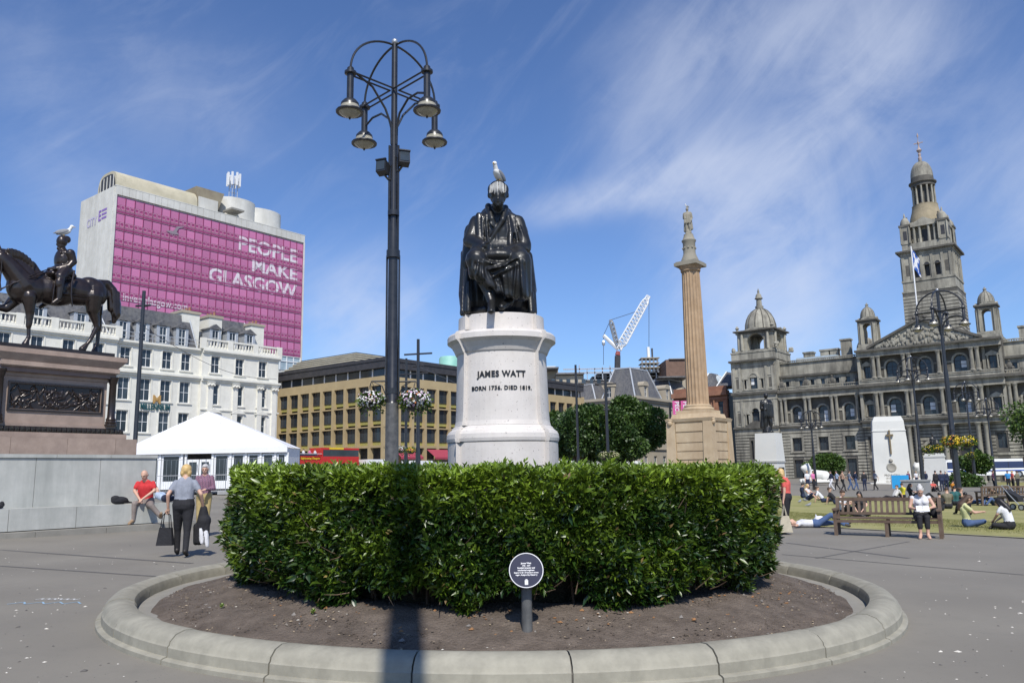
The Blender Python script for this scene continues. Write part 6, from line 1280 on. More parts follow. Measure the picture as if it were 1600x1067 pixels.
s = M(); s.lathe([(2.9, 46.2), (2.75, 47.2), (2.35, 48.4), (2.2, 49.2), (2.25, 49.4), (2.0, 49.5)], 24, (tcx, tcy)); s.build('drum', mat('ochre_stone', (.30, .25, .16), (.36, .30, .20), 1, .85, dirt=(.14, .12, .08)), cb, True)
s = M(); s.lathe([(1.25, 49.5), (1.25, 52.8)], 16, (tcx, tcy)); s.build('lantern_core', m_stoned, cb, True)
for i in range(12): a = i * PI / 6; s = M(); s.lathe([(.2, 49.5), (.16, 52.5), (.22, 52.8)], 8, (tcx + 1.85 * math.cos(a), tcy + 1.85 * math.sin(a))); s.build('lantern_column', m_stone, cb, True)
for i in range(6): a = i * PI / 3 + .2; s = M(); s.T = Matrix.Translation((tcx, tcy, 0)) @ Matrix.Rotation(a, 4, 'Z'); s.box(1.22, 1.27, -.3, .3, 50, 52.3); s.build('lantern_opening', m_dark, cb)
s = M(); s.lathe([(2.1, 52.8), (2.1, 53.2), (2.4, 53.4), (2.4, 53.6), (2.0, 53.75), (1.95, 54.5)], 24, (tcx, tcy)); s.build('lantern_cornice', m_stoned, cb, True)
s = M(); s.lathe([(1.95, 54.5)] + [(1.95 * math.cos(PI / 2 * i / 9) ** .8, 54.5 + 3.0 * math.sin(PI / 2 * i / 9)) for i in range(1, 9)] + [(.35, 57.5), (.3, 57.8)], 24, (tcx, tcy)); s.build('tower_dome', m_stone, cb, True)
s = M(); s.lathe([(.30, 57.8), (.35, 58.2), (.2, 58.4), (.28, 58.9), (.15, 59.1), (.5, 59.6), (.15, 60.1), (.10, 60.6), (.22, 60.9), (.05, 61.2), (.05, 62.0), (.18, 62.3), (.02, 62.9)], 10, (tcx, tcy)); s.box(tcx - .8, tcx + .8, tcy - .06, tcy + .06, 60.9, 61.05); s.box(tcx - .06, tcx + .06, tcy - .8, tcy + .8, 60.9, 61.05); s.build('finial', plain('pinkish_finial', (.42, .33, .30), .7), cb, True)
def stretch(o):                                                          # true height of the tower's upper stages
    if o.type == 'MESH' and o.data.users == 1 and min(v.co.z for v in o.data.vertices) + o.location.z >= 40.9:
        for v in o.data.vertices: v.co.z += (v.co.z - 40.95) * .085
    for c_ in o.children: stretch(c_)
for c_ in list(cb.children): stretch(c_)
# flag in front of the tower
fp = at(1434, 490, 138); ft = at(1428, 385, 138); fg = empty('flagpole', (fp.x, 138, 22), 0, 'white flagpole with a drooping blue and white saltire flag rising above the sculpted pediment', 'flagpole')
s = M(); s.lathe([(.14, 0), (.10, ft.z - 22)], 8); s.build('pole', m_white, fg, True)
vs = []; s = M()
for i in range(7):
    for j in range(9): vs.append((.05 + i * .19 + .05 * math.sin(j), .12 * math.sin(i * 1.8 + j * .8), ft.z - 22.3 - j * .45 - i * .32))
s.m = 0; fs = [(j * 1 + i * 9, (i + 1) * 9 + j, (i + 1) * 9 + j + 1, i * 9 + j + 1) for i in range(6) for j in range(8)]; s._add(vs, fs); s.mi = [1 if abs((k // 8) / 5 - (k % 8) / 7) < .13 or abs(1 - (k // 8) / 5 - (k % 8) / 7) < .13 else 0 for k in range(48)]
s.build('flag', [cloth('flag_blue', (.02, .10, .42)), c_white], fg, True)

# ---------------------------------------------------------------- middle distance: mansard building, red sandstone block, roofs, crane
mb_ = gthing('mansard_building', 154, 86, 0, 'beige stone corner building with tall slate mansard roof and dormers behind the dark trees', 'building')
BU, BV = 153.8, 86.0
def Lp(px, py, V=BV): p = onv(px, py, V); u, v = UV(p.x, p.y); return u, p.z
s = GM(mb_); WU = [BU + 3.5 + i * 4.3 for i in range(9)]; hs = [(u - .75, u + .75, z, z + 2.6) for u in WU for z in (2.2, 7.7, 13.1)]
wallholes(s, BU, BU + 42, -3, 17.4, BV, hs, .4); s.build('wall', m_beige, mb_)
WV = [BV + 3.2 + i * 4.0 for i in range(7)]; 
s = M(); wallholes(s, 0, 30, -3, 17.4, 0, [(v - BV - .75, v - BV + .75, z, z + 2.6) for v in WV for z in (2.2, 7.7, 13.1)], .4); o = s.build('wall', m_beige, mb_, loc=GL(mb_, BU, BV + 30, 0), rz=-PI / 2)
for u in WU:
    for z in (2.2, 7.7, 13.1): window(mb_, *GL(mb_, u, BV + .25, z), 1.48, 2.58, 1, 2, fw=.09)
for v in WV:
    for z in (2.2, 7.7, 13.1): window(mb_, *GL(mb_, BU + .25, 2 * BV + 30 - v, z), 1.48, 2.58, 1, 2, fw=.09, rz=-PI / 2)
for z0, z1, o_ in ((17.2, 17.8, .7), (16.7, 17.2, .35), (11.6, 12.0, .3), (6.2, 6.5, .3)): s = GM(mb_); s.box(BU - o_, BU + 42, BV - o_, BV + 30, z0, z1 - .004); s.build('cornice', m_beige, mb_)
s = GM(mb_); s.box(BU + .6, BU + 42, BV + .6, BV + 30, -3, 17.69); s.build('core_wall', m_dark, mb_)
for a, b, c, d, zt in ((BU + .5, BU + 13, BV + .5, BV + 9, 24.4), (BU + 20, BU + 34, BV + 1, BV + 14, 23.4), (BU + 1, BU + 12, BV + 11, BV + 29, 21.6)):
    s = GM(mb_); s.taper(a, b, c, d, 17.8, a + 2.2, b - 2.2, c + 2.2, d - 2.2, zt); s.build('mansard_roof', m_slate, mb_)
    s = GM(mb_); s.box(a + 2.1, b - 2.1, c + 2.1, d - 2.1, zt, zt + .25); s.build('roof_cap', m_lead, mb_)
    for x0, y0, x1, y1 in ((a, c, a + 2.2, c + 2.2), (b, c, b - 2.2, c + 2.2), (a, d, a + 2.2, d - 2.2)): s = GM(mb_); s.tube([(x0, y0, 17.8), (x1, y1, zt)], .18, 5); s.build('lead_hip', m_lead, mb_)
def bigdormer(u, v, rz=0):
    x, y, z = GL(mb_, u, v, 17.8); T_ = Matrix.Translation((x, y, z)) @ Matrix.Rotation(rz, 4, 'Z'); s = M(); s.T = T_; s.box(-1.15, -.62, -.2, 2.0, 0, 2.6); s.box(.62, 1.15, -.2, 2.0, 0, 2.6); s.box(-1.3, 1.3, -.35, 2.0, 2.6, 2.85)
    n = 8; s._add([(1.25 * math.cos(PI * k / n), -.33, 2.85 + .8 * math.sin(PI * k / n)) for k in range(n + 1)] + [(1.25 * math.cos(PI * k / n), 2.4, 2.85 + .8 * math.sin(PI * k / n)) for k in range(n + 1)], [tuple(range(n + 1))] + [(k + 1, k, n + 1 + k, n + 2 + k) for k in range(n)]); s.build('dormer', m_beige, mb_)
    p = T_ @ Vector((0, 0, .15)); window(mb_, p.x, p.y, p.z, 1.22, 2.3, 1, 2, fw=.1, rz=rz)
for u in (BU + 5, BU + 15.5, BU + 24, BU + 31): bigdormer(u, BV + .4)
for v in (BV + 7, BV + 18, BV + 25): bigdormer(BU + .4, v, -PI / 2)
# construction floors and site behind

st_ = gthing('construction_site', 150, 112, 0, 'half finished grey building with open floors and scaffold rails behind the mansard roof', 'construction site')
s = GM(st_)
def PB(name, m, px0, px1, py0, py1, Y, dep=8, par=st_):
    a = at(px0, py1, Y); b = at(px1, py0, Y); s = M(); mi = par.matrix_basis.inverted(); s.T = mi; s.box(a.x, b.x, Y, Y + dep, min(a.z, b.z), max(a.z, b.z)); return s.build(name, m, par)
m_cgrey = plain('site_grey', (.34, .34, .33), .8)
PB('grey_storey', m_cgrey, 905, 1060, 600, 640, 215, 20); PB('grey_storey', plain('site_dark', (.12, .12, .125), .7), 880, 965, 606, 625, 205, 20); PB('window_strip', m_glass, 885, 940, 600, 606, 204, 1); PB('window_band', m_white, 880, 942, 597, 599, 203.5, 2)
for k, (x0, x1, y) in enumerate(((925, 1045, 586), (935, 1030, 579), (900, 960, 592), (1030, 1085, 588))): PB('floor_slab', m_cgrey, x0, x1, y, y + 3, 210, 14); PB('floor_shade', plain('site_shadow', (.05, .05, .055), .8), x0 + 3, x1 - 2, y + 3, y + 7, 212, 8)  # dark boxes under the slabs paint the shade inside the open storeys
for x0, x1, y0, y1, Y_, m__ in ((846, 872, 577, 640, 196, m_beige), (870, 912, 586, 640, 192, m_beige), (852, 868, 572, 577, 197, m_white), (1030, 1075, 591, 640, 199, m_beige), (905, 958, 600, 660, 188, m_beige)): PB('back_storey', m__, x0, x1, y0, y1, Y_, 10)
for x0, x1, y in ((846, 872, 576), (870, 912, 585), (905, 960, 599), (1030, 1076, 590)): PB('back_cornice', m_slate, x0 - 1, x1 + 1, y - 3, y, 191, 8)
for k in range(9): PB('back_window', m_glass, 850 + k * 12 - (k % 2), 855 + k * 12, 592, 599, 187.5, .3)
for k in range(14): PB('scaffold_pole', m_steel, 905 + k * 12, 906 + k * 12, 570 + (k * 7) % 9, 592, 209, .3)
PB('scaffold_rail', m_steel, 860, 1082, 581, 582, 209, .2); PB('scaffold_rail', m_steel, 880, 1060, 575, 576, 209, .2)
for k in range(5): PB('lift_frame', m_white, 1003 + k * 6, 1004.5 + k * 6, 560, 580, 208, .4)
for y in (558, 566, 573): PB('lift_deck', m_beige, 1002, 1031, y, y + 1.5, 207, 5)
PB('vent_pipe', m_white, 1012, 1015, 542, 558, 208, 1); PB('vent_pipe', m_dark, 1018.5, 1020, 544, 558, 208, .6)
br = empty('brown_block', at(1062, 700, 200), 0, 'plain brown boxy building block rising behind the fluted column', 'building'); br.location.z = 0
PB('wall', mat('brown_brick', (.14, .085, .06), (.18, .11, .08), 1, .8), 1047, 1100, 561, 700, 200, 20, br); PB('parapet', m_cgrey, 1046, 1101, 559, 561, 199.5, 21, br); PB('chimney', m_beige, 1100, 1103, 572, 600, 199, 2, br)
gd = empty('glass_dome', (at(1108, 600, 170).x, 170, 0), 0, 'pale glazed dome roof peeping over the red sandstone block right of the column', 'dome'); dz = at(1108, 603, 170).z
s = M(); s.lathe([(3.6, dz)] + [(3.6 * math.cos(PI / 2 * i / 7), dz + 2.6 * math.sin(PI / 2 * i / 7)) for i in range(1, 7)] + [(.3, dz + 2.7)], 20); s.build('glazing', mat('roof_glazing', (.35, .42, .45), (.5, .55, .58), 2, .2), gd); s = M(); s.lathe([(3.8, 5), (3.8, dz)], 20); s.build('drum', m_cgrey, gd)
for i in range(12):
    a = i * PI / 6; s = M(); s.tube([(3.65 * math.cos(g) * math.cos(a), 3.65 * math.cos(g) * math.sin(a), dz + 2.65 * math.sin(g)) for g in [PI / 2 * k / 6 for k in range(7)]], .09, 4); s.build('rib', m_white, gd)
rb = empty('red_sandstone_building', (ox, oy, 0), R(-38), 'red sandstone building with arched upper windows between the golden column and the cupola', 'building')
rx0, rx1 = -13.5, -1.4
s = M(); rws = [rx1 - 1.6 - i * 2.7 for i in range(4)]; hs = [(x - .55, x + .55, z, z + h) for x in rws for z, h in ((12.2, 3.0), (8.0, 2.6), (4.0, 2.6), (0, 2.8))]; wallholes(s, rx0, rx1, -3, 17.0, 3, hs, .5); s.build('wall', m_red, rb)
for x in rws:
    for z, h in ((12.2, 3.0), (8.0, 2.6), (4.0, 2.6), (0, 2.8)): window(rb, x, 3.35, z, 1.08, h - .02, 0, 2, fm=m_dark, fw=.07)
    s = M(); s.lathe([(.2, 11.9), (.16, 15.2), (.24, 15.5)], 8, (x + 1.35, 2.8)); s.build('column', m_red, rb, True)
for z0, z1, o_ in ((16.4, 17.4, .8), (15.6, 16.1, .3), (11.2, 11.6, .4), (7.1, 7.4, .25), (3.2, 3.5, .25)): s = M(); s.box(rx0, rx1, 3 - o_, 4, z0, z1); s.build('cornice', m_red, rb)
s = M(); s.box(rx0, rx1 , 3.6, 16, -3, 16.99); s.build('core_wall', m_dark, rb); s = M(); s.box(rx0, rx1 - .4, 3.4, 3.9, 17.4, 18.4); s.build('parapet', m_red, rb)
for a, b in ((-8.5, -4.7), (-4.6, -1.4)): s = M(); s.taper(a, b, 5, 12, 18.4, a + 1.6, b - 1.6, 7, 10, 21.6); s.build('slate_gable', m_slate, rb); s = M(); s.tube([(a, 5, 18.4), (a + 1.6, 7, 21.6)], .15, 5); s.build('lead_hip', m_lead, rb)
# mobile crane with luffing jib
CY_ = 230.0; cr = empty('mobile_crane', (at(963, 600, CY_).x, CY_, 0), 0, 'white lattice jib crane with a dark mast behind the roofs left of the column', 'crane'); cX = cr.location.x
def CPt(px, py, dy=0): p = at(px, py, CY_ + dy); return Vector((p.x - cX, dy, p.z))
s = M(); s.tube([CPt(963, 700), CPt(965, 556)], [1.1, .85], 8); s.build('mast', m_dark, cr); s = M(); s.tube([CPt(965, 555), CPt(966, 549)], [.8, .6], 8); s.build('mast_head', plain('crane_red', (.30, .07, .06), .6), cr)
def lattice(name, A, B, wa, wb, nb, m=m_white, r=.13):
    d = B - A; n1 = Vector((d.z, 0, -d.x)).normalized(); n2 = Vector((0, 1, 0)); s = M(); pr = []
    for k in range(nb + 1): t = k / nb; w_ = (wa + (wb - wa) * t) * (1 if .08 < t < .92 else .55); c = A + d * t; pr.append([c + n1 * w_ * a + n2 * w_ * b for a, b in ((1, 1), (1, -1), (-1, -1), (-1, 1))])
    for k in range(nb):
        for j in range(4): s.tube([pr[k][j], pr[k + 1][j]], r * 1.5, 4); s.tube([pr[k][j], pr[k + 1][(j + 1) % 4]], r, 4); s.tube([pr[k + 1][j], pr[k + 1][(j + 1) % 4]], r, 4)
    return s.build(name, m, cr, kind='stuff')
lattice('jib', CPt(967, 546), CPt(1013, 463), 1.15, .9, 16); lattice('a_frame', CPt(966, 546), CPt(954, 500), .5, .5, 7, m=m_steel)
s = M(); s.tube([CPt(966, 546), CPt(943, 524)], .55, 6); s.build('counter_arm', m_white, cr)
for a, b in (((954, 500), (994, 487)), ((954, 500), (943, 524)), ((943, 524), (943, 570)), ((943, 524), (966, 545)), ((1014, 466), (1014, 545))): s = M(); s.tube([CPt(*a), CPt(*b)], .07, 4); s.build('cable', m_dark, cr)
s = M(); s.ball(CPt(943, 536), .5, 6, 5, (1, 1, 1.8)); s.build('hook_block', m_steel, cr)

# ---------------------------------------------------------------- trees
m_bark = mat('tree_bark', (.06, .048, .036), (.10, .08, .06), 5, .9, .5, 20)
def tree(px, py, Y, px0, px1, pytop, pybot, label, seed, n=5200, lsz=.42, cat='tree', name='broadleaf_tree', group=None, tone=.0):
    rg = np.random.default_rng(seed); g = at(px, py, Y); gz_ = G(g.x, Y); a = at(px0, pybot, Y); b = at(px1, pytop, Y); cx, w_ = (a.x + b.x) / 2, (b.x - a.x) / 2; z0, z1 = a.z, b.z
    t = empty(name, (g.x, Y, gz_), 0, label, cat, group); h = z1 - gz_
    s = M(); tr = .03 * h; s.tube([(0, 0, -.3), (.05, 0, h * .18), (-.1, .05, h * .35), ((cx - g.x) * .5, 0, h * .6)], [tr * 1.3, tr, tr * .85, tr * .5], 8); s.build('trunk', m_bark, t, True)
    lob = []
    for i in range(26):
        u = rg.uniform(-1, 1); v = rg.uniform(-1, 1); zz_ = rg.uniform(0, 1); k = math.sqrt(max(.05, 1 - (2 * zz_ - .85) ** 2)) if zz_ > .1 else .75
        r_ = rg.uniform(.26, .42) * w_; lob.append((cx - g.x + u * (w_ - r_) * k, v * (w_ - r_) * k, z0 - gz_ + r_ * .6 + zz_ * (z1 - z0 - 1.4 * r_), r_))
    lob.append((cx - g.x, 0, (z0 + z1) / 2 - gz_, w_ * .55))
    for i in range(7):
        l = lob[i]; s = M(); s.tube([(0, 0, h * .25), (l[0] * .5, l[1] * .5, (h * .3 + l[2]) / 2), l[:3]], [tr * .5, tr * .35, tr * .12], 6); s.build('limb', m_bark, t, True)
    P = []; D = []; T_ = []
    for (x, y, z, r_) in lob:
        m = int(n * (r_ / w_) ** 2 / 2.1); d = rg.normal(size=(m, 3)); d /= np.linalg.norm(d, axis=1)[:, None]; rr = r_ * rg.uniform(.55, 1.08, (m, 1)) ** .6; P.append(np.array([x, y, z]) + d * rr * np.array([1, 1, .8])); D.append(d + rg.normal(0, .6, (m, 3))); T_.append(np.clip(rg.normal(.32 + tone + rg.normal(0, .10), .16, m), 0, 1))
    P = np.concatenate(P); D = np.concatenate(D); D /= np.linalg.norm(D, axis=1)[:, None]; T_ = np.concatenate(T_); ln = lsz * rg.uniform(.6, 1.3, len(P))
    leaves('crown', P, D, ln, ln * .33, T_, m_tleaf, t, quad=True); return t
tree(902, 735, 84, 842, 985, 624, 724, 'dark green broad tree left of the pair behind the hedge', 1, 30000, .29, tone=-.02)
tree(988, 735, 80, 922, 1046, 617, 724, 'taller dark green tree beside the base of the fluted column', 2, 30000, .29, tone=-.02)
tree(870, 735, 90, 838, 890, 642, 720, 'smaller dark tree half hidden by the granite pedestal', 8, 11000, .30, tone=-.02)
tree(1294, 748, 108, 1262, 1322, 706, 742, 'small clipped mid green tree in front of the big stone building left of the memorial', 3, 9000, .28, tone=.22)
tree(1522, 752, 92, 1502, 1545, 704, 740, 'small light green tree below the flower baskets on the right', 5, 4200, .32, tone=.25)
tree(1610, 760, 62, 1570, 1690, 618, 695, 'leafy tree branch entering at the right edge of the picture', 6, 3600, .26, tone=.25)
tree(1500, 758, 88, 1478, 1530, 738, 762, 'low dark green shrub on the far lawn', 9, 2600, .3, cat='shrub', name='shrub', tone=.05)
# ---------------------------------------------------------------- people
BASE = dict(pel=(0, .01, .94), wai=(0, 0, 1.08), che=(0, .01, 1.30), nek=(0, .01, 1.46), hed=(0, -.02, 1.60), shL=(.165, .01, 1.40), shR=(-.165, .01, 1.40), elL=(.215, .03, 1.12), elR=(-.215, .03, 1.12), wrL=(.22, -.06, .89), wrR=(-.22, -.06, .89),
            hiL=(.085, .01, .90), hiR=(-.085, .01, .90), knL=(.09, -.03, .49), knR=(-.09, -.03, .49), anL=(.09, .02, .09), anR=(-.09, .02, .09), toL=(.11, -.13, .035), toR=(-.11, -.13, .035))
def shift(d, dx=0, dy=0, dz=0, keys=('pel', 'wai', 'che', 'nek', 'hed', 'shL', 'shR', 'elL', 'elR', 'wrL', 'wrR', 'hiL', 'hiR')):
    o = dict(d)
    for k in keys: x, y, z = o[k]; o[k] = (x + dx, y + dy, z + dz)
    return o
POSE = {}
POSE['stand'] = BASE
POSE['walk'] = {**BASE, 'knL': (.09, -.20, .50), 'anL': (.09, -.24, .10), 'toL': (.10, -.38, .05), 'knR': (-.09, .02, .48), 'anR': (-.09, .26, .14), 'toR': (-.09, .16, .04), 'elR': (-.21, -.06, 1.13), 'wrR': (-.20, -.22, .95), 'elL': (.21, .14, 1.14), 'wrL': (.22, .16, .90)}
POSE['talk'] = {**BASE, 'wrL': (.08, -.26, 1.12), 'wrR': (-.08, -.26, 1.10), 'elL': (.22, -.02, 1.13), 'elR': (-.22, -.02, 1.13)}
sit = shift(BASE, dz=-.42); sit.update(knL=(.12, -.44, .50), knR=(-.12, -.44, .50), anL=(.11, -.46, .09), anR=(-.11, -.46, .09), toL=(.13, -.61, .035), toR=(-.13, -.61, .035), wrL=(.08, -.30, .66), wrR=(-.08, -.30, .66), elL=(.23, -.06, .72), elR=(-.23, -.06, .72)); POSE['sit'] = sit
g = shift(BASE, dz=-.80); g.update(che=(0, .05, .50), nek=(0, .02, .66), hed=(0, -.03, .80), shL=(.165, .03, .60), shR=(-.165, .03, .60), knL=(.16, -.40, .34), knR=(-.16, -.36, .38), anL=(.10, -.66, .08), anR=(-.10, -.60, .08), toL=(.12, -.80, .05), toR=(-.12, -.74, .05), elL=(.22, -.16, .42), elR=(-.22, -.16, .42), wrL=(.12, -.40, .42), wrR=(-.12, -.38, .44)); POSE['ground'] = g
x_ = dict(g); x_.update(knL=(.30, -.24, .14), knR=(-.30, -.24, .14), anL=(-.02, -.34, .09), anR=(.04, -.42, .09), toL=(-.16, -.34, .05), toR=(.18, -.42, .05), wrL=(.10, -.34, .26), wrR=(-.10, -.34, .26), hed=(0, -.10, .77)); POSE['cross'] = x_
l = dict(g); l.update(knL=(.12, -.48, .12), knR=(-.12, -.48, .22), anL=(.12, -.90, .09), anR=(-.10, -.84, .09), toL=(.14, -.96, .20), toR=(-.12, -.92, .18), wai=(0, .03, .26), che=(0, .18, .44), nek=(0, .25, .58), hed=(0, .24, .72), shL=(.165, .22, .53), shR=(-.165, .22, .53), elL=(.22, .34, .28), elR=(-.22, .34, .28), wrL=(.22, .38, .07), wrR=(-.22, .38, .07)); POSE['legs_out'] = l
y = dict(BASE)
y.update(pel=(0, 0, .12), wai=(0, .14, .12), che=(0, .36, .13), nek=(0, .52, .12), hed=(0, .66, .14), shL=(.165, .46, .12), shR=(-.165, .46, .12), elL=(.34, .34, .08), elR=(-.34, .60, .08), wrL=(.22, .14, .16), wrR=(-.16, .72, .08), hiL=(.085, -.04, .11), hiR=(-.085, -.04, .11), knL=(.12, -.46, .12), knR=(-.14, -.40, .36), anL=(.12, -.88, .09), anR=(-.12, -.72, .09), toL=(.16, -.98, .12), toR=(-.13, -.88, .05)); POSE['lie'] = y
def person(loc, rz, pose, label, top, bottom, hair, size=1.0, vox=.022, shoe=None, sleeve='short', legs='long', hairstyle='short', over=None, fem=False, group=None, fingers=False, face=True, stout=1.0, extra=(), extram=(), cat='person', hat=None):
    P = {k: Vector(v) for k, v in {**(POSE[pose] if isinstance(pose, str) else pose), **(over or {})}.items()}
    SK, TP, BT, SH_, HR_, EY = 0, 1, 2, 3, 4, 5; b = stout; pr = []
    A = lambda a, b_, ra, rb, t: pr.append(cap_(P[a] if isinstance(a, str) else a, P[b_] if isinstance(b_, str) else b_, ra, rb, t))
    for s_ in (-1, 1):
        o = (P['shL'] - P['shR']).normalized() * s_
        A(P['pel'] + o * .055, P['wai'] + o * .045, .115 * b, .100 * b, BT if (P['wai'] - P['pel']).length < .1 else TP); A(P['wai'] + o * .045, P['che'] + o * .06, .102 * b, .108 * b, TP)
        A(P['pel'] + o * .055, P['pel'] + o * .055 + (P['wai'] - P['pel']) * .25, .122 * b, .118 * b, BT)
        A(P['che'] + o * .05, P['nek'] + o * .06 + (P['che'] - P['nek']) * .38, .105 * b, .075, TP)
    up = (P['nek'] - P['che']).normalized(); fwd = (P['shL'] - P['shR']).normalized().cross(up)
    if fwd.dot(Vector((0, -1, 0))) < -.2: fwd = -fwd
    if fem:
        for s_ in (-1, 1): pr.append(ell(P['che'] + fwd * .085 + (P['shL'] - P['shR']) * .2 * s_ + up * .0, (.062, .06, .062), TP))
    A('nek', P['nek'] + (P['hed'] - P['nek']) * .6, .056, .052, SK); A(P['nek'] - up * .03 - (P['shR'] - P['shL']) * .2, P['nek'] - up * .03 + (P['shR'] - P['shL']) * .2, .05, .05, TP)
    hd = P['hed']; hu = (P['hed'] - P['nek']).normalized(); side = (P['shL'] - P['shR']).normalized(); hf = side.cross(hu).normalized()
    if hf.dot(fwd) < 0: hf = -hf
    rot = Matrix((side, -hf, hu)).transposed(); E_ = lambda d, r, t: pr.append(('e', hd + rot @ Vector(d), r, rot, None, t))
    E_((0, .005, .015), (.076, .092, .098), SK); E_((0, -.030, -.045), (.055, .062, .062), SK)
    if face: E_((0, -.098, -.012), (.012, .018, .022), SK); E_((.078, .01, -.005), (.012, .02, .03), SK); E_((-.078, .01, -.005), (.012, .02, .03), SK); E_((0, -.082, -.05), (.024, .012, .006), SK); E_((0, -.084, .03), (.045, .012, .008), SK)
    if fingers:
        for s_ in (-1, 1): E_((.030 * s_, -.086, .010), (.012, .008, .007), EY)
    if hairstyle == 'short': E_((0, .022, .035), (.084, .096, .092), HR_); E_((0, -.055, .085), (.060, .04, .03), HR_)
    elif hairstyle == 'bob': E_((0, .028, .025), (.098, .102, .105), HR_); E_((.06, .02, -.045), (.045, .07, .07), HR_); E_((-.06, .02, -.045), (.045, .07, .07), HR_)
    elif hairstyle == 'long': E_((0, .028, .025), (.094, .098, .10), HR_); A(hd + rot @ Vector((0, .06, 0)), P['nek'] - up * .05 - fwd * .09, .085, .09, HR_); A(P['nek'] - up * .05 - fwd * .09, P['che'] - fwd * .12, .09, .06, HR_); A(hd + rot @ Vector((.07, .01, -.02)), P['nek'] + side * .09 - up * .1, .035, .03, HR_)
    elif hairstyle == 'bun': E_((0, .022, .035), (.086, .096, .092), HR_); E_((0, .12, .07), (.045, .045, .045), HR_)
    elif hairstyle == 'bald': E_((0, .05, -.02), (.079, .055, .05), HR_)
    for s_, S_ in ((1, 'L'), (-1, 'R')):
        sh, el, wr = P['sh' + S_], P['el' + S_], P['wr' + S_]
        if sleeve == 'long': A(sh, el, .054, .05, TP); A(el, wr, .049, .036, TP)
        elif sleeve == 'short': A(sh, sh + (el - sh) * .55, .054, .056, TP); A(sh + (el - sh) * .5, el, .042, .038, SK); A(el, wr, .038, .026, SK)
        else: pr.append(ell(sh, (.055, .055, .055), TP)); A(sh + (el - sh) * .1, el, .05, .04, SK); A(el, wr, .038, .026, SK)
        d = (wr - el).normalized(); n_ = d.cross(Vector((0, 0, 1))); n_ = n_.normalized() if n_.length > .1 else Vector((1, 0, 0)); m_ = d.cross(n_).normalized(); pc = wr + d * .045
        if fingers:
            pr.append(('e', pc, (.022, .038, .042), Matrix((m_, n_, d)).transposed(), None, SK))
            for k in range(4):
                f0 = pc + d * .025 + n_ * (-.027 + .018 * k); ln = (.030, .036, .034, .026)[k]; f1 = f0 + d * ln + m_ * .004; f2 = f1 + d * ln * .7 + m_ * .016; A(f0, f1, .0095, .009, SK); A(f1, f2, .009, .0075, SK)
            A(pc - n_ * .03, pc - n_ * .052 + d * .03 + m_ * .01, .011, .010, SK); A(pc - n_ * .052 + d * .03 + m_ * .01, pc - n_ * .045 + d * .055 + m_ * .018, .010, .0085, SK)
        else: pr.append(('e', pc + d * .02, (.02, .035, .065), Matrix((m_, n_, d)).transposed(), None, SK))
        hi, kn, an, to = P['hi' + S_], P['kn' + S_], P['an' + S_], P['to' + S_]
        if legs == 'long': A(hi, kn, .092 * b, .066, BT); A(kn, an, .064, .052, BT)
        elif legs == 'short': A(hi, kn, .094 * b, .074, BT); A(kn, an, .052, .036, SK); A(kn + (an - kn) * .2, kn + (an - kn) * .5, .055, .045, SK)
        elif legs == 'capri': A(hi, kn, .092 * b, .068, BT); A(kn, kn + (an - kn) * .55, .064, .062, BT); A(kn + (an - kn) * .5, an, .045, .035, SK)
        A(an, to, .042, .036, SH_); A(an, an + (an - to) * .3, .04, .036, SH_)
    for q in extra: pr.append(q)
    o = blob('person', pr, vox, [m_skin, top, bottom, shoe or m_shoe, hair, m_eye, *extram], None, 2 if vox < .016 else 1)
    o.location = loc; o.rotation_euler = (0, 0, rz); o.scale = (size,) * 3
    tag(o, label, cat, group); return o
def ground_at(px, py, Y=None):
    p = gpt(px, py)
    return p
def GY(px, Y, py=760): p = at(px, py, Y); return Vector((p.x, Y, G(p.x, Y)))
def face_to(p, q): d = Vector(q) - Vector(p); return math.atan2(d.x, -d.y)     # heading for a figure modelled facing -Y

# --- woman walking away
p = gpt(283, 870)
wb = person(p, R(180 + 14), 'walk', 'blonde woman in grey t-shirt and black trousers walking away carrying a tote bag and jackets', c_grey, c_black, m_hairy, 1.0, .013, m_shoe, 'short', 'long', 'bob', fingers=True, fem=True, stout=1.22,
            over=dict(knL=(.10, -.10, .48), anL=(.10, -.16, .10), toL=(.11, -.30, .05), knR=(-.09, .06, .47), anR=(-.09, .16, .10), toR=(-.10, .02, .04), elL=(.27, .08, 1.14), wrL=(.27, .0, .90), elR=(-.30, .04, 1.14), wrR=(-.33, -.10, .90), che=(0, -.05, 1.29), nek=(0, -.09, 1.44), hed=(0, -.14, 1.57), shL=(.165, -.06, 1.36), shR=(-.165, -.06, 1.36)))
Tw = wb.matrix_basis.copy()
def held(name, s, m, label, cat, smooth=False): o = s.build(name, m, None, smooth); return tag(o, label, cat)
hl = Tw @ Vector((.29, -.02, .84)); hr = Tw @ Vector((-.34, -.12, .84))
s = M(); c_ = hl; s.taper(c_.x - .15, c_.x + .15, c_.y - .06, c_.y + .06, c_.z - .62, c_.x - .11, c_.x + .11, c_.y - .04, c_.y + .04, c_.z - .30)
for yy in (-.05, .05): s.tube([(c_.x - .08, c_.y + yy, c_.z - .30), (c_.x - .06, c_.y + yy * .7, c_.z - .08), (c_.x, c_.y, c_.z - .0), (c_.x + .06, c_.y + yy * .7, c_.z - .08), (c_.x + .08, c_.y + yy, c_.z - .30)], .009, 6)
held('tote_bag', s, c_black, 'black leather tote bag hanging from the left hand of the blonde woman', 'bag')
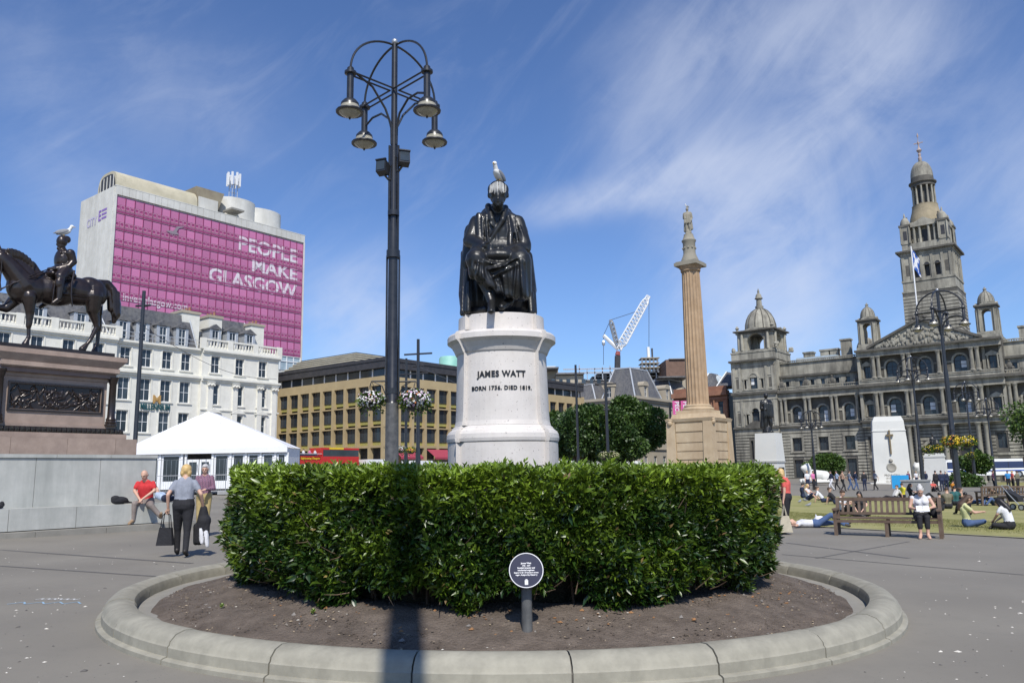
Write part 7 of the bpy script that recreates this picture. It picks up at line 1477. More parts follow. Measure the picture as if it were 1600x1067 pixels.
jp = [cap_(hr + Vector((0, 0, .02)), hr + Vector((.0, .02, -.25)), .07, .13, 0), cap_(hr + Vector((.02, 0, -.2)), hr + Vector((-.05, 0, -.55)), .13, .10, 0), cap_(hr + Vector((.06, -.02, -.25)), hr + Vector((.08, -.03, -.58)), .08, .06, 0), cap_(hr + Vector((.08, -.05, -.40)), hr + Vector((.12, -.06, -.66)), .05, .035, 1), cap_(hr + Vector((-.1, -.02, -.3)), hr + Vector((-.12, 0, -.6)), .07, .05, 0), cap_(hr + Vector((0, -.09, -.35)), hr + Vector((.03, -.10, -.6)), .035, .03, 1)]
o = blob('jacket_bundle', jp, .014, [c_black, c_white]); tag(o, 'black and white jackets bundled in the right hand of the blonde woman', 'jacket')
# --- man in red on the ledge
q = onv(228, 782, 21.86); ledz = .88
ms = person((q.x, q.y, ledz - .585), R(0), 'sit', 'bald man in red t-shirt and taupe trousers sitting on the grey concrete ledge', c_red, c_taupe, m_hairg, 1.17, .013, m_shoeb, 'short', 'long', 'bald', fingers=True, stout=1.15,
            over=dict(knR=(-.10, -.36, .50), anR=(-.12, -.34, .13), toR=(-.14, -.47, .06), knL=(.28, -.34, .46), anL=(.50, -.30, .20), toL=(.56, -.42, .28), wrL=(.06, -.28, .62), wrR=(-.02, -.28, .60), elL=(.24, -.10, .80), elR=(-.24, -.10, .80), che=(0, -.06, .88), nek=(0, -.09, 1.03), hed=(0, -.15, 1.16), shL=(.18, -.07, .97), shR=(-.18, -.07, .97)))
me = textmesh('SUMMER', .05, .004, .002, 'CENTER'); me.materials.clear(); me.materials.append(m_wp)
# --- man in striped shirt
p = gpt(316, 838)
m_strp = bpy.data.materials.new('striped_shirt'); m_strp.use_nodes = True; N, L = m_strp.node_tree.nodes, m_strp.node_tree.links
tcx_ = N.new('ShaderNodeTexCoord'); wv = N.new('ShaderNodeTexWave'); wv.inputs['Scale'].default_value = 9; wv.bands_direction = 'X'; L.new(tcx_.outputs['Object'], wv.inputs[0]); cr_ = N.new('ShaderNodeValToRGB'); L.new(wv.outputs[0], cr_.inputs[0])
cr_.color_ramp.interpolation = 'CONSTANT'; e_ = cr_.color_ramp.elements; e_[0].color = (.09, .03, .06, 1); e_[1].position = .5; e_[1].color = (.45, .42, .52, 1); n_ = cr_.color_ramp.elements.new(.75); n_.color = (.22, .05, .09, 1); L.new(cr_.outputs[0], N['Principled BSDF'].inputs['Base Color']); N['Principled BSDF'].inputs['Roughness'].default_value = .85
person(p, R(12), 'talk', 'grey haired man in a striped shirt and tan trousers facing the blonde woman', m_strp, plain('tan_cloth', (.42, .32, .14), .85), m_hairg, 1.02, .014, m_shoe, 'long', 'long', 'short', fingers=True, stout=1.08)
# reclining person and bags on the ledge
q = onv(262, 776, 22.0); person((q.x, q.y, ledz), R(60), 'lie', 'dark haired person in pale blue shirt lying back on the end of the concrete ledge', c_lblue, c_navy, m_hairk, .95, .022, over=dict(che=(0, .34, .2), nek=(0, .46, .26), hed=(0, .56, .36)))
q = onv(187, 781, 22.0); o = blob('black_bag', [ell(Vector((0, 0, .10)), (.24, .12, .11)), ell(Vector((-.12, 0, .16)), (.12, .10, .08)), cap_((.15, 0, .06), (.34, -.02, .03), .05, .02)], .018, [c_black]); o.location = (q.x, q.y, ledz); o.rotation_euler = (0, 0, TH); tag(o, 'black slumped bag lying on the concrete ledge left of the man in red', 'bag')
q = onv(2, 783, 22.0); o = blob('trainer', [cap_((0, 0, .06), (0, -.20, .05), .055, .05, 0), cap_((0, .04, .10), (0, .02, .14), .05, .05, 0), cap_((0, .04, .018), (0, -.23, .018), .03, .03, 1), ell((0, -.14, .1), (.03, .06, .02), 1)], .01, [c_black, c_white]); o.location = (q.x, q.y, ledz); o.rotation_euler = (0, 0, R(-20)); tag(o, 'black trainer with white sole standing on the ledge at the left picture edge', 'shoe')
# --- coral jacket woman at the right of the hedge
p = gpt(1232, 834)
cw2 = person(p, R(-120), 'stand', 'elderly woman in coral jacket and black trousers standing at the right end of the hedge', c_coral, c_black, m_hairy, .97, .014, m_shoe, 'short', 'long', 'bob', fingers=True, fem=True, stout=1.15, over=dict(hed=(0, -.10, 1.56), nek=(0, -.03, 1.45), elL=(.22, .02, 1.10), wrL=(.24, -.02, .86), elR=(-.20, -.04, 1.1), wrR=(-.10, -.22, 1.0)))
hl = cw2.matrix_basis @ Vector((.25, -.02, .80)); s = M(); gzz = p.z
s.taper(hl.x - .17, hl.x + .17, hl.y - .07, hl.y + .07, gzz + .06, hl.x - .10, hl.x + .10, hl.y - .05, hl.y + .05, gzz + .46)
for yy in (-.04, .04): s.tube([(hl.x - .06, hl.y + yy, gzz + .45), (hl.x - .02, hl.y + yy * .5, gzz + .65), (hl.x, hl.y, hl.z), (hl.x + .02, hl.y + yy * .5, gzz + .65), (hl.x + .06, hl.y + yy, gzz + .45)], .009, 6)
held('shopping_bag', s, plain('beige_canvas', (.50, .45, .34), .85), 'beige canvas shopping bag hanging from the hand of the woman in coral', 'bag')

# ---------------------------------------------------------------- park bench with reader
A_, B_ = gpt(1313, 836), gpt(1484, 842); mid = (A_ + B_) / 2 + Vector((0, .25, 0)); bl = (B_ - A_).length; ang = math.atan2(B_.y - A_.y, B_.x - A_.x)
bn = empty('park_bench', (mid.x, mid.y, G(mid.x, mid.y)), ang, 'brown wooden park bench beside the asphalt path, one woman reading on its right end', 'bench')
def bp(name, x0, x1, y0, y1, z0, z1): s = M(); s.box(x0, x1, y0, y1, z0, z1); return s.build(name, m_wood, bn)
h2 = bl / 2
for sx in (-1, 1):
    x = sx * (h2 - .04); bp('leg', x - .04, x + .04, -.28, -.20, -.02, .62); bp('armrest', x - .05, x + .05, -.33, .26, .622, .67); bp('side_rail', x - .03, x + .03, -.199, .22, .34, .42)
    s = M(); s.loft([[(x - .04, .20, -.02), (x + .04, .20, -.02), (x + .04, .28, -.02), (x - .04, .28, -.02)], [(x - .04, .22, .42), (x + .04, .22, .42), (x + .04, .30, .42), (x - .04, .30, .42)], [(x - .04, .31, .92), (x + .04, .31, .92), (x + .04, .38, .92), (x - .04, .38, .92)]]); s.build('leg', m_wood, bn)
bp('leg', -.04, .04, -.26, -.20, -.02, .36); bp('leg', -.04, .04, .2, .26, -.02, .40)
bp('front_rail', -h2 + .08, h2 - .08, -.27, -.235, .33, .40)
for k in range(5): bp('seat_slat', -h2 + .02, h2 - .02, -.285 + k * .103, -.285 + k * .103 + .085, .425, .452)
s = M(); s.box(-h2 + .085, h2 - .085, .335, .37, .83, .92); s.build('top_rail', m_wood, bn); s = M(); s.box(-h2 + .085, h2 - .085, .275, .31, .50, .56); s.build('lower_rail', m_wood, bn)
slm = M(); slm.loft([[(-.03, .285, .561), (.03, .285, .561), (.03, .302, .561), (-.03, .302, .561)], [(-.03, .343, .829), (.03, .343, .829), (.03, .362, .829), (-.03, .362, .829)]]); slm = slm.mesh('back_slat', m_wood)
nsl = int((bl - .2) / .128)
for i in range(nsl): put('back_slat', slm, bn, (-h2 + .16 + (bl - .32) * i / (nsl - 1), 0, 0))
ps_ = bn.matrix_basis @ Vector((h2 - .42, .0, 0)); 
rd_ = person((ps_.x, ps_.y, ps_.z - .01), ang + R(8), 'sit', 'woman in white sleeveless top with sunglasses on her hair reading on the park bench', c_white, c_black, m_hairg, .98, .013, m_skin, 'none', 'capri', 'bun', fingers=True, fem=True, stout=1.2,
             over=dict(che=(0, -.04, .86), nek=(0, -.07, 1.01), hed=(0, -.17, 1.12), shL=(.18, -.06, .95), shR=(-.18, -.06, .95), knL=(.07, -.42, .50), knR=(-.09, -.42, .50), anL=(.06, -.44, .09), anR=(-.10, -.44, .09), toL=(.08, -.58, .03), toR=(-.13, -.58, .03), elL=(.28, -.12, .74), elR=(-.26, -.12, .72), wrL=(.12, -.34, .70), wrR=(-.10, -.34, .68)))
Tr = rd_.matrix_basis; s = M(); s.T = Tr @ Matrix.Translation((0, -.42, .70)) @ Matrix.Rotation(R(35), 4, 'X'); s.box(-.14, -.005, -.10, .10, 0, .012); s.box(.005, .14, -.10, .10, 0, .012); held('open_book', s, m_white, 'white open book held by the woman on the park bench', 'book')
s = M(); s.T = Tr @ Matrix.Translation((0, -.235, 1.19)) @ Matrix.Rotation(R(30), 4, 'X'); s.ball((-.035, 0, 0), .028, 8, 6, (1, .3, .8)); s.ball((.035, 0, 0), .028, 8, 6, (1, .3, .8)); s.tube([(-.06, 0, 0), (-.085, .08, .0)], .004, 5); s.tube([(.06, 0, 0), (.085, .08, 0)], .004, 5); s.tube([(-.02, 0, 0), (.02, 0, 0)], .004, 5); held('sunglasses', s, m_eye, 'dark sunglasses pushed up on the hair of the woman reading', 'sunglasses')
hb = bn.matrix_basis @ Vector((h2 - .12, -.02, .455)); o = blob('handbag', [ell(Vector((0, 0, .11)), (.13, .10, .13))], .014, [c_black]); o.location = hb; tag(o, 'black handbag on the bench seat beside the reading woman', 'bag')

# ---------------------------------------------------------------- people on the lawn and in the distance
def gp_(px, py, pose, rz, label, top, bot, hair, **k):
    p = gpt(px, py); k.setdefault('vox', .022 if p.y < 30 else .03); return person(p, R(rz), pose, label, top, bot, hair, **k)
gp_(1512, 824, 'ground', 75, 'brunette girl in pale yellow top and jeans sitting on the grass right of the bench', c_lime, c_jean, m_hairb, hairstyle='long', fem=True, vox=.016, fingers=True, face=True, over=dict(hed=(.02, -.12, .78), knL=(.12, -.42, .16), knR=(-.12, -.40, .18), anL=(.08, -.12, .07), anR=(-.05, -.20, .07), toL=(.1, .02, .05), toR=(-.08, -.05, .05)), shoe=m_shoew)
gp_(1578, 828, 'cross', -150, 'black haired woman in white t-shirt sitting with her back turned at the far right', c_white, c_black, m_hairk, hairstyle='long', fem=True, vox=.016, fingers=True, over=dict(che=(0, -.06, .48), nek=(0, -.14, .62), hed=(0, -.22, .72), shL=(.165, -.10, .56), shR=(-.165, -.10, .56)))
gp_(1555, 790, 'ground', -70, 'person in khaki jacket sitting hunched on the grass near the second bench', c_khaki, c_jean, m_hairb, sleeve='long', over=dict(hed=(0, -.2, .74)))
gp_(1512, 789, 'legs_out', 75, 'bare shouldered brunette in jeans sitting facing the khaki jacket', plain('tan_top', (.50, .32, .22)), c_jean, m_hairb, sleeve='none', hairstyle='bun', fem=True)
gp_(1494, 790, 'ground', 140, 'dark haired person in teal top seen from behind on the grass', c_teal, c_black, m_hairk, hairstyle='short')
gp_(1482, 795, 'ground', 160, 'person in dark olive top with short brown hair behind the reader', c_khaki, c_black, m_hairb)
gp_(1470, 798, 'ground', 150, 'dark haired child half hidden behind the reading woman on the bench', c_black, c_black, m_hairk, size=.8)
gp_(1512, 805, 'ground', 180, 'person in black with black hair sitting just behind the girl in pale yellow', c_black, c_black, m_hairk, size=.9)
gp_(1318, 806, 'ground', 30, 'dark haired man in white t-shirt sitting on the grass behind the bench', c_white, c_black, m_hairb, fingers=False)
gp_(1346, 808, 'cross', -30, 'woman with long black hair in black sitting on the grass behind the bench slats', c_black, c_black, m_hairk, hairstyle='long', fem=True)
gp_(1275, 824, 'lie', 82, 'person in white top and jeans lying flat on the grass left of the bench', c_white, c_jean, m_hairb, vox=.018)
p = gpt(1282, 822); o = blob('carrier_bag', [ell(Vector((0, 0, .14)), (.20, .12, .16)), ell(Vector((.12, 0, .10)), (.14, .10, .11)), cap_((-.1, 0, .24), (-.12, 0, .34), .04, .02)], .02, [c_white]); o.location = p; tag(o, 'white plastic carrier bag on the grass beside the lying person', 'bag')
gp_(1263, 782, 'ground', 40, 'blonde woman in white top and navy shorts sitting at the left of the lawn', c_white, c_navy, m_hairy, hairstyle='long', fem=True, sleeve='none', legs='short')
gp_(1286, 785, 'legs_out', 70, 'dark haired man in white shirt and navy shorts leaning back on the lawn', c_white, c_navy, m_hairb, legs='short')
gp_(1255, 778, 'ground', 100, 'person in navy patterned top sitting behind the blonde woman on the lawn', c_navy, c_navy, m_hairk)
gp_(1306, 788, 'legs_out', 60, 'bare legged person in dark shorts lying back between the lawn groups', c_black, c_navy, m_hairb, legs='short')
gp_(1411, 778, 'ground', 175, 'person in bright yellow t-shirt sitting by the grey planter', c_yel, c_black, m_hairb, size=1.0)
gp_(1424, 780, 'ground', 60, 'woman in black top kneeling between yellow shirt and planter', c_black, c_black, m_hairb, hairstyle='long')
gp_(1440, 781, 'lie', 95, 'person in white top lying on the grass before the grey planter', c_white, c_black, m_hairk)
gp_(1398, 781, 'legs_out', -70, 'person in black trousers and pale top stretched out at the lawn edge', plain('pale_top', (.6, .58, .55)), c_black, m_hairb)
walkers = [(1263, 767, 'stand', 0, c_white, c_navy, m_hairy, 'blonde visitor in white top standing furthest left of the far group'), (1272, 766, 'stand', 30, c_pink, c_black, m_hairb, 'visitor in pink top standing left of the strolling group'),
           (1300, 767, 'walk', -90, c_navy, c_white, m_hairk, 'visitor in navy top and white skirt strolling in the distance'), (1309, 766, 'walk', -90, c_lblue, c_black, m_hairk, 'visitor in pale blue shirt strolling in the distance'),
           (1318, 768, 'walk', 100, plain('tan_top', (.50, .32, .22)), c_black, m_hairb, 'visitor in tan top and dark skirt in the middle of the strolling group'), (1329, 766, 'walk', 90, c_grey, c_jean, m_hairb, 'visitor in grey top with jeans walking right in the distance'),
           (1338, 766, 'walk', 95, c_navy, c_jean, m_hairk, 'visitor in navy t-shirt and jeans walking close behind another'), (1352, 767, 'stand', 180, c_black, c_navy, m_hairk, 'broad visitor dressed all in navy seen from behind by the memorial'), (1369, 766, 'walk', -80, c_grey, c_black, m_hairb, 'visitor in light grey hoodie walking before the white memorial'),
           (1421, 760, 'stand', 10, c_plum, c_black, m_hairb, 'visitor in plum top standing behind the planter'), (1433, 759, 'stand', 0, c_white, c_navy, m_hairy, 'visitor in white top with blonde hair behind the planter'), (1441, 760, 'stand', 60, c_navy, c_navy, m_hairk, 'visitor in dark blue beside the white lion'), (1448, 760, 'stand', -60, c_navy, c_navy, m_hairk, 'second visitor in dark blue just right of the white lion'),
           (1459, 768, 'ground', 0, c_coral, c_black, m_hairk, 'seated person in coral top right of the planter'), (1464, 767, 'stand', 180, c_black, c_black, m_hairk, 'visitor all in black standing right of the planter'), (1473, 768, 'stand', 170, c_navy, c_navy, m_hairb, 'tall visitor in navy jacket seen from behind near the lamp post'), (1480, 767, 'stand', 150, c_navy, c_navy, m_hairg, 'grey haired visitor in navy beside the tall one'),
           (1490, 768, 'ground', 100, c_orange, c_navy, m_hairk, 'seated person in orange top close to the lamp post'), (1554, 767, 'stand', 60, c_plum, c_black, m_hairb, 'visitor in dark plum top standing behind the second bench'), (1577, 765, 'stand', -30, c_blue, c_black, m_hairk, 'visitor in bright blue top behind the second bench'), (1592, 766, 'stand', 200, c_khaki, c_black, m_hairb, 'visitor in brown jacket at the right edge behind the second bench'), (1584, 765, 'stand', 90, c_coral, c_black, m_hairy, 'small visitor in coral top between blue and brown figures')]
for px, py, ps2, rz, tp2, bt2, hr2, lb in walkers: gp_(px, py, ps2, rz, lb, tp2, bt2, hr2, vox=.032, face=False, sleeve='long' if tp2 in (c_navy, c_black, c_khaki) else 'short')
# planter, blue board, second bench, pushchair
p = gpt(1433, 777); pl_ = empty('planter', p, R(-38), 'large grey round planter box standing at the far edge of the lawn', 'planter'); s = M(); s.taper(-.62, .62, -.62, .62, -.1, -.70, .70, -.70, .70, 1.0); s.build('box', m_cgrey, pl_); s = M(); s.box(-.74, .74, -.74, .74, 1.003, 1.1); s.build('rim', m_cgrey, pl_)
p = gpt(1408, 763); bb = empty('blue_board', p, 0, 'bright blue information board beside the white memorial', 'board'); s = M(); s.box(-.85, .85, 0, .08, 0, 1.3); s.build('panel', plain('board_blue', (.02, .30, .62), .5), bb); s = M(); s.box(-.89, -.85, 0, .09, 0, 1.35); s.build('post', m_steel, bb)
def copybench(px, py, w_, rz, label):
    p = gpt(px, py); c_ = copy_tree(bn); c_.location = p; c_.rotation_euler = (0, 0, rz); c_['label'] = label; return c_
b2 = copybench(1572, 790, 1, R(175), 'brown wooden bench farther off at the right edge turned away from the viewer'); bn['group'] = b2['group'] = 'brown wooden park benches'; 
p = gpt(1590, 797); pr_ = empty('pushchair', p, R(30), 'black pushchair with small wheels beside the second bench at the right edge', 'pushchair')
for x in (-.25, .25):
    for y in (-.3, .3): s = M(); s.T = Matrix.Translation((x, y, .13)) @ Matrix.Rotation(PI / 2, 4, 'Y'); s.lathe([(.13, -.02), (.13, .02)], 16); wh = s.build('wheel', m_black, pr_, True); s = M(); s.T = Matrix.Translation((x, y, .13)) @ Matrix.Rotation(PI / 2, 4, 'Y'); s.lathe([(.08, -.025), (.08, .025)], 12); s.build('hub', m_steel, wh)
s = M(); s.tube([(-.25, -.3, .13), (-.25, .1, .6), (-.25, .4, 1.0), (.25, .4, 1.0), (.25, .1, .6), (.25, -.3, .13)], .018, 6); s.build('frame', m_steel, pr_); s = M(); s.loft([[(-.2, -.2, .35), (.2, -.2, .35), (.2, .2, .35), (-.2, .2, .35)], [(-.22, -.15, .55), (.22, -.15, .55), (.22, .35, .85), (-.22, .35, .85)]]); s.build('seat', c_black, pr_)
# pigeons on the lawn
for px, py, a, lb in ((1250, 800, 40, 'dark pigeon pecking on the grass left of the lying person'), (1258, 798, 200, 'pale pigeon on the grass beside the dark pigeon'), (1264, 806, 10, 'dark pigeon on the grass nearest to the lying person')):
    p = gpt(px, py - 14); o = blob('pigeon', [ell((0, 0, .11), (.12, .06, .06), 0, (0, -.3, 0)), cap_((.08, 0, .15), (.11, 0, .2), .03, .025), cap_((-.1, 0, .1), (-.2, 0, .08), .03, .015)], .014, [m_birdg]); o.location = p; o.rotation_euler = (0, 0, R(a)); tag(o, lb, 'pigeon', 'pigeons on the lawn')

# ---------------------------------------------------------------- white marquee with fence
TY = 46.0; tA, tB = at(168, 702, TY), at(449, 700, TY); ez = (tA.z + tB.z) / 2; ap = at(310, 640, TY); gz0 = at(300, 764, TY).z
mq = empty('marquee', ((tA.x + tB.x) / 2, TY, gz0), 0, 'white marquee with gabled vinyl roof, glass wall panels and double doors before the cream hotel', 'tent')
mx, hwid = mq.location.x, (tB.x - tA.x) / 2; eh = ez - gz0; ah = ap.z - gz0; apx = ap.x - mx; DP = 2.8
# roof: tensioned sheet with radiating creases
s = M(); nx, ny = 60, 22; vs = []
rdt = np.random.default_rng(12); ph = rdt.uniform(0, 6, 8)
for j in range(ny + 1):
    t = j / ny
    for i in range(nx + 1):
        u = -1 + 2 * i / nx; xe = u * hwid * 1.01; k = (xe - apx) / ((hwid - apx) if xe > apx else (hwid + apx)); ridge = ah - (ah - eh) * abs(k) ** 1.04
        y_ = (1 - t) * 2.4 if True else 0
        # front slope rises from the eave to the gable line set back a little
        z_ = eh + (ridge - eh) * (t ** .9); cre = .09 * math.sin(8 * math.atan2(xe - apx, (ah - z_) + .25) + 2.1 * math.sin(3 * u + 1)) * math.exp(-abs(k) * 2.2) * (1 - t * .6) * (t > .04)
        cre += .02 * math.sin(17 * u + 3 * t) * t * (1 - t); vs.append((xe, -.15 + t * 1.6 + cre, z_))
s._add(vs, [(j * (nx + 1) + i, j * (nx + 1) + i + 1, (j + 1) * (nx + 1) + i + 1, (j + 1) * (nx + 1) + i) for j in range(ny) for i in range(nx)]); s.build('front_roof_sheet', m_tent, mq, True)
s = M()
for sg_ in (-1, 1): s._add([(apx, 1.45, ah), (sg_ * hwid * 1.01, 1.45, eh), (sg_ * hwid * 1.01, DP, eh), (apx, DP, ah)], [(0, 1, 2, 3)])
s.build('roof_sheet', m_tent, mq)
s = M(); s.box(-hwid * 1.01, hwid * 1.01, -.2, -.1, eh - .28, eh + .03); s.build('eave_valance', m_tent, mq)
for px in (220, 332, 386): x = at(px, 690, TY).x - mx; s = M(); k = abs((x - apx) / (hwid - apx)); s.tube([(x, -.17, eh), (x, 1.3, eh + (ah - eh) * (1 - k) * .93)], .02, 4); s.build('roof_seam', plain('seam_grey', (.55, .55, .56)), mq)
bays = [168, 203, 224, 250, 284, 290, 332, 360, 384, 407, 430, 449]
for i, px in enumerate(bays): x = at(px, 730, TY).x - mx; s = M(); s.box(x - .06, x + .06, -.06, .10, -.1, eh - .29); s.build('frame_post', m_white, mq)
for a, b in zip(bays, bays[1:]):
    xa, xb = at(a, 730, TY).x - mx + .08, at(b, 730, TY).x - mx - .08
    if xb - xa < .3 or a == 284: continue
    if a in (290,): 
        for (c, d) in ((xa, (xa + xb) / 2 - .02), ((xa + xb) / 2 + .02, xb)):
            s = M(); wallholes(s, c, d, 0, eh - .6, -.02, [(c + .12, d - .12, .3, eh - .75)], .06); dr = s.build('door', m_white, mq); s = M(); s.quad((c + .12, .02, .3), (d - .12, .02, .3), (d - .12, .02, eh - .75), (c + .12, .02, eh - .75)); s.build('pane', m_glass, dr); s = M(); s.tube([(d - .06, -.08, 1.0), (d - .06, -.08, 1.4)], .02, 6); s.build('handle', m_steel, dr)
        continue
    s = M(); wallholes(s, xa, xb, 0, eh - .32, 0, [(xa + .1, xb - .1, .45, eh - .42)], .06); f_ = s.build('wall_frame', m_white, mq); s = M(); s.quad((xa + .1, .04, .45), (xb - .1, .04, .45), (xb - .1, .04, eh - .42), (xa + .1, .04, eh - .42)); s.build('pane', m_glass, f_)
s = M(); s.box(-hwid, hwid, .3, DP, -.2, .25); s.build('deck', m_cgrey, mq); s = M(); s.box(hwid - .1, hwid, .1, DP, .2, eh - .02); s.box(-hwid, -hwid + .1, .1, DP, .2, eh - .02); s.box(-hwid, hwid, DP - .1, DP, .2, eh); s.build('side_sheet', m_tent, mq)
s = M(); s.box(-hwid + .2, hwid - .2, 2.3, 2.4, .2, eh - .1); s.build('inner_curtain', plain('tent_interior', (.16, .16, .15), .8), mq)
# temporary mesh fence panels
for k, (pa, pb) in enumerate(((244, 284), (284, 320), (320, 352), (352, 395), (395, 440))):
    a, b = GY(pa, 41 - k * .1, 765), GY(pb, 41 - k * .1, 765); t = empty('fence_panel', a, math.atan2(b.y - a.y, b.x - a.x), ['grey steel mesh fence panel left of the marquee doors', 'grey steel mesh fence panel straight in front of the marquee doors', 'grey steel mesh fence panel right of the marquee doors', 'grey steel mesh fence panel reaching behind the hedge', 'grey steel mesh fence panel hidden mostly behind the hedge'][k], 'fence panel', 'temporary fence panels before the marquee'); W_ = (b - a).length; zz_ = gz0 - a.z
    s = M(); s.tube([(0, 0, 0), (0, 0, 1.75), (W_, 0, 1.75), (W_, 0, 0)], .022, 6); s.tube([(0, 0, .95), (W_, 0, .95)], .018, 6); s.tube([(0, 0, .15), (W_, 0, .15)], .018, 6); s.build('frame', m_steel, t); t.location.z = gz0 - .2
    s = M(); n_ = int(W_ / .11)
    for i in range(1, n_): x = W_ * i / n_; s.box(x - .004, x + .004, -.004, .004, .16, .94 if i % 2 else 1.74)
    s.build('mesh_wire', m_steel, t, kind='stuff')
    s = M(); s.box(-.35, .35, -.12, .12, -.02, .14); s.build('foot_block', m_cgrey, t)

# ---------------------------------------------------------------- vehicles
def wheel(parent, x, y, z, r, wdt=.28):
    s = M(); s.T = Matrix.Translation((x, y, z)) @ Matrix.Rotation(PI / 2, 4, 'X'); s.lathe([(r * .92, -wdt / 2), (r, -wdt / 2 + .04), (r, wdt / 2 - .04), (r * .92, wdt / 2)], 18); w_ = s.build('wheel', m_black, parent, True)
    s = M(); s.T = Matrix.Translation((x, y, z)) @ Matrix.Rotation(PI / 2, 4, 'X'); s.lathe([(r * .55, -wdt / 2 - .01), (r * .5, wdt / 2 + .01)], 14); s.build('rim', m_steel, w_, True)
bu = gthing('tour_bus', 57.8, 78, 1.1, 'red open top sightseeing bus with yellow trim and seated passengers before the yellow office block', 'bus'); bm = plain('bus_red', (.55, .03, .025), .3); by_ = plain('bus_yellow', (.80, .55, .03), .4)
s = GM(bu); s.box(57.8, 68.0, 78, 80.5, 1.5, 3.55); s.build('lower_body', bm, bu); s = GM(bu); s.box(58.2, 67.6, 77.97, 77.995, 2.2, 3.05); s.build('side_window', m_glass, bu)
s = GM(bu); wallholes(s, 57.8, 62.0, 3.55, 4.0, 78, [], .05); s.box(57.8, 62.2, 78, 78.06, 3.55, 3.95); s.box(57.8, 62.2, 80.44, 80.5, 3.55, 3.95); s.box(57.8, 57.86, 78, 80.5, 3.55, 3.95); s.build('deck_side', bm, bu)
s = GM(bu); s.tube([(57.9, 78.03, 4.25), (62.2, 78.03, 4.25)], .03, 6); s.build('hand_rail', m_white, bu)
s = GM(bu); s.box(62.2, 68.0, 78, 80.5, 4.75, 5.0); s.box(62.2, 68.0, 78, 80.5, 3.55, 3.95); s.box(62.2, 62.35, 78, 80.5, 3.95, 4.75); s.build('roof', bm, bu); s = GM(bu); s.box(62.4, 67.95, 78.02, 80.48, 3.951, 4.749); s.build('upper_window', m_glass, bu)
s = GM(bu); s.box(63.3, 65.5, 77.98, 80.3, 4.80, 5.03); s.build('yellow_stripe', by_, bu)
me = textmesh('City Sightseeing Glasgow', .34, .02, .008); me.materials.clear(); me.materials.append(by_); put('lettering', me, bu, GL(bu, 58.4, 77.95, 3.6))
for x in (59.6, 66.2): wheel(bu, x - 57.8, .15, .5, .5)
for i in range(4):
    for j in (0, 1): s = GM(bu); s.box(58.3 + i * .95, 58.75 + i * .95, 78.2 + j * 1.2, 78.9 + j * 1.2, 3.56, 4.3); s.build('seat', c_navy, bu)
for (u_, t_, lb) in ((59.9, c_white, 'passenger in white sitting on the open upper deck nearest the back'), (60.8, c_pink, 'passenger in bright pink sitting on the open upper deck'), (61.6, c_white, 'passenger in white shirt sitting on the upper deck just behind the covered part')):
    x, y_ = XY(u_, 78.6); person((x, y_, 3.55), TH + R(90), 'sit', lb, t_, c_navy, m_hairb, vox=.04, face=False)
def van(u, v, L_, h, m_, label, w_=2.0, box=False):
    z = 1.15; t = gthing('box_van' if box else 'parked_van', u, v, z, label, 'van', 'white vans parked before the office block')
    s = GM(t); pts = [(0, .35), (0, h), (L_ * .72, h), (L_ * .86, h * .62), (L_ * .99, h * .50), (L_, .35)] if not box else [(0, .5), (0, h), (L_ * .74, h), (L_ * .74, h * .8), (L_ * .90, h * .78), (L_ * .99, h * .45), (L_, .4)]
    s.loft([[(u + x, vv, z + q) for x, q in pts] for vv in (v, v + w_)]); s.build('body', m_, t)
    s = GM(t); s.quad(*[(u + L_ * a, v - .01, z + h * b) for a, b in ((.66, .58), (.80, .58), (.73, .88), (.66, .88))]); s.build('side_window', m_glass, t)
    for x in (L_ * .18, L_ * .82): wheel(t, x, .12, .36, .36, .24)
    s = GM(t); s.box(u + L_ * .985, u + L_ * 1.0 + .01, v + .15, v + .5, z + h * .30, z + h * .38); s.build('headlight', m_lampg, t)
van(69.0, 77.5, 6.8, 2.45, m_white, 'long white box van parked left of the tall lamp post', box=True); van(76.6, 77.2, 5.4, 2.3, m_white, 'white panel van parked just right of the tall lamp post'); van(82.4, 77.4, 5.2, 2.1, plain('silver_van', (.5, .5, .52), .35), 'silver van parked in front of the wine red awnings')
for px, Y_, lb, mm_ in ((895, 97, 'white car parked left among the tree trunks', m_white), (938, 96, 'silver car parked between the two tree trunks', plain('silver_van', (.5, .5, .52), .35)), (975, 95, 'white van like car parked near the column base behind the tree', m_white)):
    p = at(px, 728, Y_); zg = p.z - .35; t = empty('parked_car', (p.x, Y_, zg), R(-8), lb, 'car', 'cars parked beyond the trees'); s = M(); s.loft([[(x, yy, q) for x, q in ((-2.1, .3), (-2.1, .85), (-1.5, 1.0), (-1.0, 1.45), (.6, 1.45), (1.2, .95), (2.0, .85), (2.1, .3))] for yy in (-.85, .85)]); s.build('body', mm_, t)
    s = M(); s.quad((-1.3, -.86, 1.0), (.95, -.86, 1.0), (.5, -.86, 1.38), (-.95, -.86, 1.38)); s.build('side_window', m_glass, t)
    for x in (-1.35, 1.3): wheel(t, x, -.8, .3, .32, .2)
